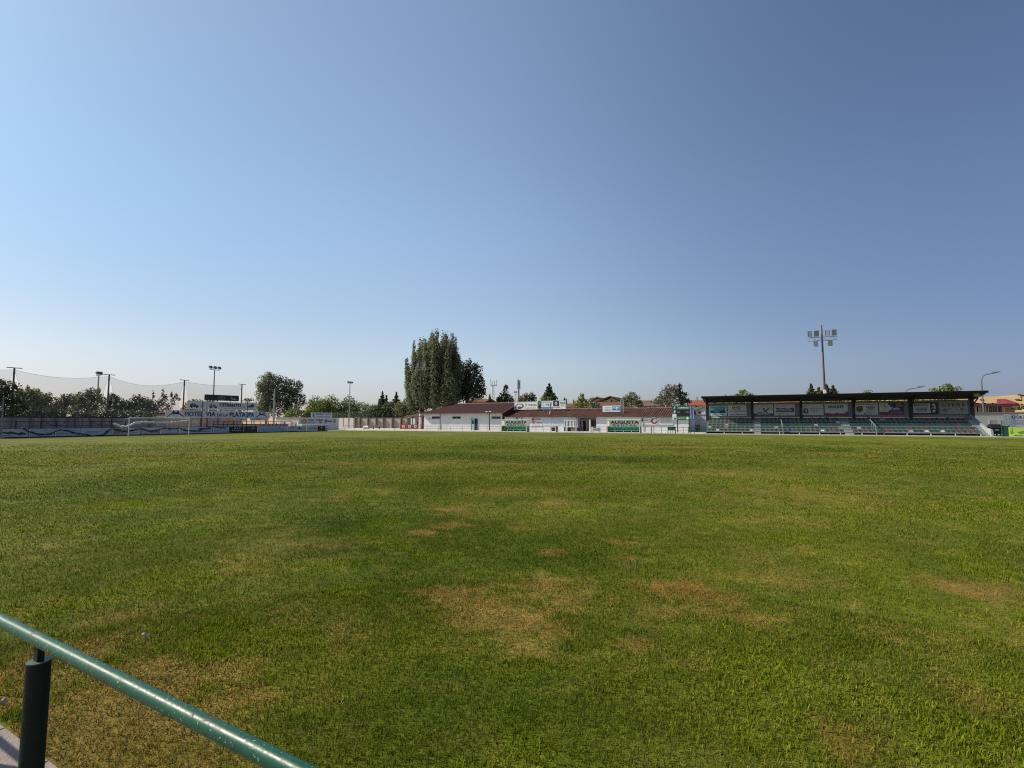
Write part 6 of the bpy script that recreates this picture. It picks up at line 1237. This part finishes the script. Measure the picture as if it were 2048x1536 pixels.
    tree('broad_tree', 'very dark dense tree at the left edge of the view, behind the boundary wall', ('X', -84.5), L, L_dark, .28, 30, 'trees behind the end wall', .9)
    L = [(50, 792, 15, 16), (66, 796, 16, 18), (82, 800, 14, 16), (60, 816, 26, 16), (92, 805, 10, 16), (84, 820, 20, 12), (40, 785, 9, 12), (56, 776, 4, 6), (72, 786, 10, 10), (97, 796, 8, 14), (60, 800, 24, 18)]
    tree('olive_tree', 'olive green sunlit tree between the very dark tree and the grey trees', ('X', -88), L, L_olive, .28, 31, 'trees behind the end wall', .9)
    L = [(118, 815, 18, 14), (135, 810, 14, 16), (105, 818, 14, 14), (124, 806, 12, 12), (145, 800, 8, 12), (128, 796, 8, 9), (139, 792, 3, 6), (112, 797, 4, 4)]
    tree('olive_tree', 'low grey green tree in the dip of the tree line', ('X', -89), L, L_grey, .28, 32, 'trees behind the end wall', .9)
    L = [(170, 800, 18, 16), (188, 790, 14, 14), (178, 787, 8, 10), (160, 796, 12, 14), (196, 782, 5, 6), (155, 808, 15, 16), (192, 808, 18, 16), (172, 822, 24, 14), (204, 800, 8, 10)]
    tree('broad_tree', 'grey green layered tree under the second net sheet, left of the second netting pole', ('X', -90), L, L_grey, .28, 33, 'trees behind the end wall', .9)
    L = [(226, 800, 13, 12), (236, 806, 14, 14), (224, 792, 7, 8), (250, 812, 12, 12), (222, 822, 18, 14), (246, 818, 12, 12), (215, 810, 8, 10)]
    tree('broad_tree', 'dark tree touching the second netting pole on its right', ('X', -91), L, L_dark, .28, 34, 'trees behind the end wall', .9)
    L = [(270, 800, 8, 10), (280, 797, 6, 8), (290, 806, 14, 12), (262, 810, 10, 12), (285, 818, 22, 16), (300, 812, 16, 14), (268, 818, 12, 14), (312, 822, 14, 12), (307, 790, 2.2, 9), (326, 788, 3, 11), (331, 797, 4, 9), (322, 806, 8, 9), (343, 790, 2.2, 9), (352, 793, 3, 8), (346, 802, 5, 8), (336, 815, 8, 10), (357, 798, 4, 3)]
    tree('scraggy_tree', 'bushy tree with thin upright shoots, left of the longest hoarding', ('X', -90), L, leafmat('scraggy_leaves', (.045, .054, .024), (.15, .155, .055)), .32, 35, 'trees behind the end wall', .9)
    L = [(383, 812, 14, 12), (372, 818, 10, 10), (398, 808, 12, 9), (390, 806, 12, 7)]
    tree('autumn_tree', 'rusty brown and green tree behind the left end of the car hoarding', ('X', -97), L, L_aut, .4, 36, 'trees behind the end wall', .8)
    tree('shrub', 'dark foliage strip between the two long hoardings', ('X', -89), [(430, 816, 24, 7), (470, 818, 26, 6), (400, 820, 18, 6), (496, 800, 12, 4), (420, 803, 14, 4)], L_dark, .4, 37, 'shrubs along the far boundary', .8, cat='shrub')
    # behind the long building
    for i, (c, top, lab) in enumerate(((976, 792, 'small slender tree just right of the dark leaning tree'), (985, 793, 'small slender tree at the foot of the lattice mast, left one'), (992.5, 790, 'small slender tree at the foot of the lattice mast, right one'))):
        tree('slender_tree', lab, ('Y', 135), spire(c, top, c, 812, 4, 5), L_pop, .4, 40 + i, 'slender trees by the lattice mast', 1.0)
    tree('cedar_tree', 'dark stepped cedar right of the lattice mast', ('Y', 120), [(1011, 782, 6, 12), (1008, 795, 12, 12), (1004, 803, 12, 10), (1018, 800, 9, 12), (1013, 774, 3.5, 5), (1024, 802, 5, 8), (998, 800, 6, 7)], L_con, .45, 43, None, .9)
    tree('round_tree', 'round tree behind the oval emblem hoarding, left one', ('Y', 125), [(1047, 797, 10, 9), (1043, 803, 9, 8), (1052, 792, 6, 6)], L_grey, .45, 44, 'round trees behind the long building', .9)
    tree('round_tree', 'darker round tree behind the oval emblem hoarding, right one', ('Y', 126), [(1063, 793, 8, 9), (1060, 800, 11, 8), (1069, 797, 5, 8)], L_dark, .45, 45, 'round trees behind the long building', .9)
    conifer('conifer', 'broad dark fir between the two big roof hoardings', ('Y', 118), 1099, 767, 812, 20, L_con, .5, 46, None, 8)
    tree('shrub', 'green creeper-like bush between the two big roof hoardings', ('Y', 106), [(1078, 811, 5, 11), (1088, 800, 8, 10), (1096, 798, 6, 6)], L_green, .4, 47, 'shrubs along the far boundary', .9, cat='shrub')
    for i, (c, top, w, lab) in enumerate(((1131, 796, 3.2, 'thicker distant cypress beside the diamond hoarding'), (1137, 799, 1.4, 'thin distant cypress, left of a pair'), (1141.5, 799.5, 1.4, 'thin distant cypress, right of a pair'))):
        tree('cypress', lab, ('Y', 190), spire(c, top, c, 816, w, 6), L_con, .45, 48 + i, 'distant cypresses', 1.4, limbs=False)
    tree('broad_tree', 'green pyramidal tree above the porch', ('Y', 118), [(1163, 797, 7, 9), (1158, 806, 10, 9), (1168, 806, 10, 9), (1163, 812, 17, 8), (1150, 811, 7, 7), (1165, 791, 3, 5)], L_olive, .42, 51, None, .9)
    tree('broad_tree', 'smaller grey tree right of the pyramidal tree above the porch', ('Y', 121), [(1184, 802, 7, 8), (1180, 811, 9, 8), (1192, 811, 8, 8)], L_grey, .42, 52, None, .9)
    tree('round_tree', 'dense dome-shaped tree behind the tiled roof, right of the ladder frame', ('Y', 122), [(1263, 793, 11, 10), (1254, 801, 11, 11), (1272, 801, 11, 11), (1262, 810, 20, 9), (1280, 809, 6, 9), (1248, 804, 6, 8)], L_grey, .45, 53, None, .95)
    L = [(1338, 778, 9, 11), (1330, 788, 12, 12), (1345, 788, 11, 14), (1322, 800, 12, 11), (1338, 802, 18, 14), (1312, 803, 8, 7), (1350, 776, 6, 8)]
    tree('silver_tree', 'big silvery broad tree behind the scoreboard, left of the dark cedar', ('Y', 112), L, L_silver, .36, 54, None, .8)
    tree('cedar_tree', 'dark cedar with flat tiers, behind the scoreboard', ('Y', 114), [(1360, 776, 5, 9), (1359, 770, 2.2, 6), (1362, 790, 10, 8), (1370, 788, 7, 4), (1364, 803, 12, 9), (1372, 799, 8, 5), (1378, 804, 6, 4), (1356, 785, 7, 8)], L_con, .4, 55, None, 1.0)
    # behind the grandstand
    tree('round_tree', 'green tree top showing over the left part of the grandstand roof', ('Y', 118), [(1487, 792, 14, 12), (1502, 796, 10, 9), (1476, 796, 9, 10), (1486, 783, 7, 5), (1462, 798, 12, 8), (1452, 796, 4, 7)], L_green, .42, 56, 'tree tops over the grandstand', .8)
    for i, (c, top, w, lab) in enumerate(((1624, 770, 9, 'spiky fir top over the grandstand, left of the rusty mast'), (1639, 775, 9, 'low fir top over the grandstand, just left of the rusty mast'), (1655, 770, 9, 'spiky fir top directly behind the rusty mast'), (1668, 771, 8, 'slim fir top right of the rusty mast'))):
        conifer('conifer', lab, ('Y', 106 + 2 * i), c, top, 812, w * 1.9, leafmat('fir_olive', (.04, .052, .018), (.12, .125, .042)), .42, 57 + i, 'fir tops behind the grandstand', 7)
    tree('round_tree', 'small round tree top over the middle of the grandstand roof, right of the firs', ('Y', 120), [(1736, 788, 9, 8), (1728, 794, 8, 8), (1742, 793, 6, 7)], L_green, .42, 62, 'tree tops over the grandstand', .9)
    tree('round_tree', 'wide round tree top over the right part of the grandstand roof', ('Y', 112), [(1893, 780, 14, 11), (1878, 784, 14, 10), (1910, 784, 13, 10), (1896, 773, 7, 6), (1886, 796, 22, 10)], L_green, .42, 63, 'tree tops over the grandstand', .9)
    for i, (a, b, lab) in enumerate(((1420, 1500, 'olive hedge seen through the gap under the stand roof, leftmost bay'), (1600, 1700, 'olive hedge seen through the gap under the stand roof, middle bay'), (1708, 1815, 'yellow green hedge seen through the gap under the stand roof, right of the middle bay'), (1824, 1925, 'yellow green hedge seen through the gap under the stand roof, rightmost bay'))):
        n = 6; L = [(a + (b - a) * (j + .5) / n, 807 + (2 if j % 2 else 0), (b - a) / n * .72, 9) for j in range(n)]
        tree('hedge', lab, ('Y', 99), L, (L_olive, L_olive, L_lime, L_lime)[i], .40, 66 + i, 'hedges behind the grandstand', .8, cat='hedge', limbs=False)
    for i, (c, py, w, lab) in enumerate(((2041, 790, 5, 'lone dark bush on the skyline of the dry hill'), (2036, 800, 4, 'small dark bush halfway up the dry hill, right'), (1963, 799.5, 3.5, 'small dark bush on the dry hill beside the street lamp'))):
        tree('bush', lab, ('Y', 420), [(c, py, w, w * .5), (c + w * .7, py + 1, w * .6, w * .4)], L_dark, 1.0, 72 + i, 'bushes on the dry hill', 1.2, cat='bush')
    tree('hedge', 'dark olive scrub belt at the foot of the dry hill', ('Y', 200), [(2035, 815, 14, 5), (2055, 813, 18, 6), (2026, 818, 8, 4), (2075, 815, 18, 6)], L_grey, .8, 76, None, .9, cat='hedge', limbs=False)

def house(name, label, px0, px1, py_eave, py_ridge, Y, wall_c, roof_c, windows=(), gable='x', depth=9, over=.6, group='houses of the town beyond', chim=None):
    x0, x1 = X_at(px0, Y), X_at(px1, Y); He = Z_at((px0 + px1) / 2, py_eave, Y); yr = Y + (depth / 2 if gable == 'x' else 0); Zr = Z_at((px0 + px1) / 2, py_ridge, yr)
    t = thing(name, ((x0 + x1) / 2, Y + depth / 2, 0), label, 'house', group); wm = mat('wall_%s' % label[:14].replace(' ', '_'), wall_c, .9, var=.12, scale=.5); rm = striped('roof_%s' % label[:14].replace(' ', '_'), tuple(c * .8 for c in roof_c), roof_c, 0, .6, .85, .3, .3)
    b = MB(); b.box(x0, x1, Y, Y + depth, 0, He, wm); e = over
    if gable == 'x':
        b.build('wall', t); r = MB()
        for (ya, za, yb, zb) in ((Y - e, He - .25, yr, Zr), (yr, Zr, Y + depth + e, He - .25)):
            r.hexa([(x0 - e, ya, za), (x1 + e, ya, za), (x1 + e, yb, zb), (x0 - e, yb, zb)], [(x0 - e, ya, za + .25), (x1 + e, ya, za + .25), (x1 + e, yb, zb + .25), (x0 - e, yb, zb + .25)], rm)
        ro = r.build('roof', t)
    else:
        xm = (x0 + x1) / 2; b.add([(x0, Y, He), (x1, Y, He), (xm, Y, Zr - .3), (x0, Y + depth, He), (x1, Y + depth, He), (xm, Y + depth, Zr - .3)], [(0, 1, 2), (5, 4, 3)], wm); b.build('wall', t); r = MB()
        for (xa, za, xb, zb) in ((x0 - e, He - .3, xm, Zr), (xm, Zr, x1 + e, He - .3)):
            r.hexa([(xa, Y - e, za), (xb, Y - e, zb), (xb, Y + depth + e, zb), (xa, Y + depth + e, za)], [(xa, Y - e, za + .3), (xb, Y - e, zb + .3), (xb, Y + depth + e, zb + .3), (xa, Y + depth + e, za + .3)], rm)
        ro = r.build('roof', t)
    if chim: x = X_at(chim, Y + 3); MB().box(x - .3, x + .3, Y + 3, Y + 3.6, He, Zr + .9, wm).build('chimney', ro)
    for (pa, pb, ya, yb) in windows:
        xa, xb = X_at(pa, Y), X_at(pb, Y); za, zb = Z_at((pa + pb) / 2, yb, Y), Z_at((pa + pb) / 2, ya, Y); f = MB(); fm = mat('house_window_frame', (.30, .26, .22), .6); f.box(xa - .1, xb + .1, Y - .05, Y - .004, za - .1, zb + .1, fm); f = f.build('window', t); MB().box(xa, xb, Y - .06, Y - .052, za, zb, glassmat()).build('pane', f)
    return t
def town():
    tile = (.17, .085, .06); br = (.10, .065, .05)
    house('house', 'brown roofed house with chimney, left of the cream gabled house on the skyline', 1189, 1202, 800, 795.5, 200, (.40, .34, .28), br, [(1193, 1195, 802, 806)], 'y', 10, 1.2, chim=1195)
    house('house', 'cream house with wide low gable on the skyline above the small blue hoarding', 1208, 1239, 803, 794, 190, (.55, .45, .30), br, [(1222, 1226, 801, 805), (1212, 1215, 803, 806), (1231, 1234, 802, 806)], 'y', 12, 2.5)
    house('house', 'low house with mottled red tile roof in front of the cream gabled house', 1188, 1243, 812, 805.5, 160, (.34, .27, .22), tile, [(1196, 1199, 813, 816)], 'x', 8)
    house('house', 'low house with brown tile roof right of the diamond hoarding', 1130, 1152, 814.5, 808.5, 150, (.36, .28, .23), tile, [(1134, 1137, 815, 818)], 'x', 8)
    house('house', 'house with a tile roof and a row of dark windows above the tiled roof ridge', 1277, 1318, 811.5, 806, 170, (.46, .40, .34), (.18, .12, .09), [(1281, 1285, 812, 816.5), (1289, 1294, 812, 816.5), (1299, 1303, 812, 816.5), (1309, 1312, 812, 816.5)], 'x', 9)
    house('house', 'distant flat cream house peeping over the tile-roofed one, right of the dome-shaped tree', 1282, 1298, 804.5, 802, 230, (.52, .47, .40), (.14, .11, .09), [(1286, 1288, 805, 807)], 'x', 8)
    house('house', 'house with bright orange-red roof left of the grandstand', 1383, 1420, 810, 802, 150, (.50, .42, .33), (.28, .10, .06), [(1392, 1395, 811, 814)], 'x', 10, 1.0)
    house('house', 'orange-red roofed house seen through the gap in the second bay of the stand', 1555, 1595, 807, 800, 165, (.50, .40, .30), (.30, .12, .075), [(1560, 1565, 808, 811)], 'x', 9)
    house('house', 'cream house seen through the gap left of the orange-red roof in the second bay', 1520, 1552, 804, 800, 175, (.55, .46, .32), (.30, .22, .15), [(1538, 1546, 805, 807)], 'x', 9)
    house('house', 'tiny orange roofed house among trees beyond the beige wall', 724, 743, 826, 819.5, 150, (.40, .33, .27), (.30, .10, .06), [(728, 731, 828, 831)], 'x', 9)
    house('house', 'pale red roofed house half hidden behind the willow-like shrub', 606, 632, 822, 815, 160, (.40, .33, .28), (.26, .13, .10), [(612, 615, 825, 829)], 'x', 9)
    house('house', 'reddish roofed house behind the clubhouse ridge under the dark leaning tree', 938, 968, 804, 800, 128, (.45, .38, .33), (.22, .09, .06), [(950, 953, 805, 807)], 'x', 7)
    # masts
    Y = 185; x = X_at(987, Y); h = Z_at(987, 757, Y); t = thing('lattice_mast', (x, Y, 0), 'grey lattice antenna mast with dishes and a forked top', 'antenna mast'); b = MB()
    for dx, dy in ((-.55, -.45), (.55, -.45), (0, .6)): b.tube([(x + dx, Y + dy, 0), (x + dx * .55, Y + dy * .55, h - 3)], .11, M_galv, 6)
    for i in range(22):
        z0, z1 = (h - 3) * i / 22, (h - 3) * (i + 1) / 22; s = (-1) ** i; w = .55 - .25 * i / 22; b.tube([(x - s * w, Y - .4, z0), (x + s * w, Y - .35, z1)], .06, M_galv, 5)
    b.build('lattice', t); b = MB(); b.box(x - 1.3, x + 1.3, Y - .5, Y + .5, h - 3.1, h - 2.7, M_galv); b.build('platform', t)
    for dx, hh in ((-1.5, 2.6), (-.5, 1.8), (.5, 2.0), (1.5, 2.4)): MB().tube([(x + dx * .8, Y, h - 2.7), (x + dx, Y, h - 2.9 + hh)], .12, M_galv, 6).build('antenna', t)
    for dz in (9.5, 12, 14.5): MB().tube([(x - .75, Y - .5, h - dz), (x - .75, Y - .8, h - dz)], [.65, .55], mat('dish_grey', (.32, .33, .34), .5), 14).build('dish', t)
    x = X_at(1037.5, Y); h = Z_at(1037, 758.5, Y); t = thing('phone_mast', (x, Y, 0), 'dark slim phone mast with a clustered top, above the oval emblem hoarding', 'antenna mast'); pm = mat('mast_dark', (.10, .11, .13), .5)
    MB().tube([(x, Y, 0), (x, Y, h - 4)], [.42, .3], pm, 10).build('pole', t)
    for a in range(3): w = 2 * math.pi * a / 3; MB().box(x + .5 * math.cos(w) - .2, x + .5 * math.cos(w) + .2, Y + .5 * math.sin(w) - .15, Y + .5 * math.sin(w) + .15, h - 4, h - .4, mat('panel_antenna', (.30, .32, .34), .5)).build('antenna', t)
    MB().tube([(x, Y, h - 4), (x, Y, h)], .15, pm, 8).build('spike', t); MB().box(x + .4, x + 1.4, Y - .3, Y + .3, h - 17, h - 15.6, pm).build('equipment_box', t)
    Y = 130; x = X_at(1031.5, Y); h = Z_at(1031, 784, Y); t = thing('floodlight', (x, Y, 0), 'small pale floodlight pole left of the dark phone mast', 'floodlight'); MB().tube([(x, Y, 0), (x, Y, h)], [.14, .08], M_galv, 8).build('pole', t); MB().box(x - .55, x + .45, Y - .2, Y + .2, h - .3, h + .25, mat('lamp_pale', (.35, .37, .38), .4)).build('lamp', t)
    x = X_at(1395.5, 152); z = Z_at(1395, 803, 152); t = thing('roof_aerial', (x, 152, z - .5), 'thin aerial on the orange-red roof left of the grandstand', 'aerial'); MB().tube([(x, 152, z - .5), (x, 152, Z_at(1395, 793, 152))], .06, M_black, 5).build('rod', t)
    for k in range(3): zz = z + .5 + .35 * k; MB().tube([(x - .5 + .1 * k, 152, zz), (x + .5 - .1 * k, 152, zz)], .035, M_black, 5).build('element', t)

def hills():
    m, nt, b = newmat('dry_hill_grass'); P = wpos(nt); n1 = noise(nt, .02, 8, .7, P); n2 = noise(nt, .15, 5, .7, P)
    c = ramp(nt, n1.outputs[0], [(.30, (.30, .19, .075)), (.55, (.42, .28, .12)), (.75, (.34, .24, .11))]); c = mixrgb(nt, ramp(nt, n2.outputs[0], [(.60, (0, 0, 0)), (.70, (.7, .7, .7))]), c, (.11, .10, .045)); nt.links.new(c, b.inputs['Base Color']); b.inputs['Roughness'].default_value = .95
    key = [(-400, 846), (0, 841), (560, 838), (760, 832), (960, 828), (1180, 826), (1320, 820), (1385, 813), (1450, 809), (1560, 805), (1700, 800), (1850, 796), (1970, 794), (2048, 788), (2300, 778), (2900, 765)]
    Yr = 520.0; xs = np.linspace(X_at(-300, Yr), X_at(2800, Yr), 260); kx = [X_at(p, Yr) for p, _ in key]; kz = [Z_at(p, q, Yr) for p, q in key]; zr = np.interp(xs, kx, kz); ys = np.linspace(240, 900, 40)
    XX, YY = np.meshgrid(xs, ys); f = np.clip((YY - 240) / (Yr - 240), 0, 1); f = f * f * (3 - 2 * f); back = np.clip((YY - Yr) / 380, 0, 1); Z = zr[None] * f * (1 - .5 * back) + (fbm(XX.ravel() * .02, YY.ravel() * .02, 5).reshape(XX.shape) - .5) * 2.2 * f - .3
    nx = len(xs); i = np.arange(nx - 1)[None] + np.arange(len(ys) - 1)[:, None] * nx; F = np.stack([i, i + 1, i + nx + 1, i + nx], -1).reshape(-1, 4)
    o = np_mesh('hills', np.stack([XX.ravel(), YY.ravel(), Z.ravel()], 1), F, m); tag(o, 'dry golden hill rising to the right on the skyline', kind='structure'); o.data.polygons.foreach_set('use_smooth', [True] * len(F))

# ------------------------------------------------------------------ light, sky, camera
EXPO = 0.4
def light_and_camera():
    w = bpy.data.worlds.new('World'); SC.world = w; w.use_nodes = True; nt = w.node_tree; bg = nt.nodes['Background']
    el, az = R(39), R(106)            # sun to the left of the view and a little behind the end boards
    s = Vector((-math.sin(az) * math.cos(el), math.cos(az) * math.cos(el), math.sin(el)))
    sk = nt.nodes.new('ShaderNodeTexSky'); sk.sky_type = 'NISHITA'; sk.sun_disc = False; sk.sun_elevation = el
    sk.sun_rotation = -az; sk.altitude = 800; sk.air_density = 1.0; sk.dust_density = 1.6; sk.ozone_density = 1.6
    # hazy summer air: bright towards the sun on the left, deeper blue away from it
    tc = nt.nodes.new('ShaderNodeTexCoord'); dt = N(nt, 'ShaderNodeVectorMath', operation='DOT_PRODUCT'); nt.links.new(tc.outputs['Generated'], dt.inputs[0]); dt.inputs[1].default_value = (rt.x, rt.y, 0)
    ma = N(nt, 'ShaderNodeMath', operation='MULTIPLY_ADD'); ma.inputs[1].default_value = .5; ma.inputs[2].default_value = .5; nt.links.new(dt.outputs['Value'], ma.inputs[0])
    q = 0.5 / 2 ** EXPO
    def rp(*st):
        o = ramp(nt, ma.outputs[0], [(x, tuple(c * q for c in col)) for x, col in st]); o.node.color_ramp.interpolation = 'B_SPLINE'; return o
    hi = rp((.14, (1.08, 1.38, 1.36)), (.32, (1.75, 1.75, 1.60)), (.5, (2.05, 1.95, 1.78)), (.68, (1.40, 1.36, 1.34)), (.86, (.94, .93, 1.03)))
    lo = rp((.14, (1.18, 1.04, .98)), (.32, (1.38, 1.20, 1.12)), (.5, (1.66, 1.48, 1.38)), (.68, (1.10, 1.05, 1.10)), (.86, (.59, .58, .74)))
    ho = rp((.14, (.86, .82, .98)), (.32, (.98, .92, 1.10)), (.5, (1.10, 1.02, 1.22)), (.68, (.80, .78, .98)), (.86, (.50, .52, .76)))
    sp = N(nt, 'ShaderNodeSeparateXYZ'); nt.links.new(tc.outputs['Generated'], sp.inputs[0])
    mr = N(nt, 'ShaderNodeMapRange', interpolation_type='SMOOTHSTEP'); mr.inputs['From Min'].default_value = .04; mr.inputs['From Max'].default_value = .42; nt.links.new(sp.outputs[2], mr.inputs[0])
    m0 = N(nt, 'ShaderNodeMapRange', interpolation_type='SMOOTHSTEP'); m0.inputs['From Min'].default_value = 0.0; m0.inputs['From Max'].default_value = .13; nt.links.new(sp.outputs[2], m0.inputs[0]); lo = mixrgb(nt, m0.outputs[0], ho, lo)
    fc = mixrgb(nt, mr.outputs[0], lo, hi); cc = mixrgb(nt, 1.0, sk.outputs[0], fc, 'MULTIPLY'); cc = mixrgb(nt, 1.0, cc, (2.0, 2.0, 2.0), 'MULTIPLY')
    nt.links.new(cc, bg.inputs['Color']); bg.inputs['Strength'].default_value = 0.10
    d = bpy.data.lights.new('sun', 'SUN'); d.energy = 5.0; d.angle = R(0.5); d.color = (1.0, .91, .76); o = bpy.data.objects.new('sun', d); COL.objects.link(o); o.rotation_euler = s.to_track_quat('Z', 'Y').to_euler(); o.location = (0, 0, 60)
    c = bpy.data.cameras.new('camera'); c.sensor_width = 36; c.lens = 36 * FOC / 2048; c.clip_start = .05; c.clip_end = 6000; co = bpy.data.objects.new('camera', c); COL.objects.link(co); co.location = EYE; co.rotation_euler = (math.pi / 2 + PITCH, 0, YAW); SC.camera = co
    SC.view_settings.view_transform = 'Standard'; SC.view_settings.look = 'None'; SC.view_settings.exposure = EXPO; SC.view_settings.gamma = 1.0
    SC.cycles.max_bounces = 6; SC.cycles.transparent_max_bounces = 12; SC.cycles.use_denoising = False; SC.cycles.pixel_filter_type = 'BLACKMAN_HARRIS'; SC.cycles.filter_width = 1.15

far_side()
X0, X1, AIS, XE = grandstand()
seats(X0, X1, AIS); stand_adverts(); right_side()
goal(); pitch_boards(); end_wall(); hoardings(); netting(); small_lamps()
fence(1413, 1953, 10, 'green rail fence with evenly spaced posts in front of the grandstand', M_dkgreen, 78.1, 1.02, False)
ground(); near_rail(); litter(); build_pitch(); build_blades()
trees(); town(); hills()
light_and_camera()
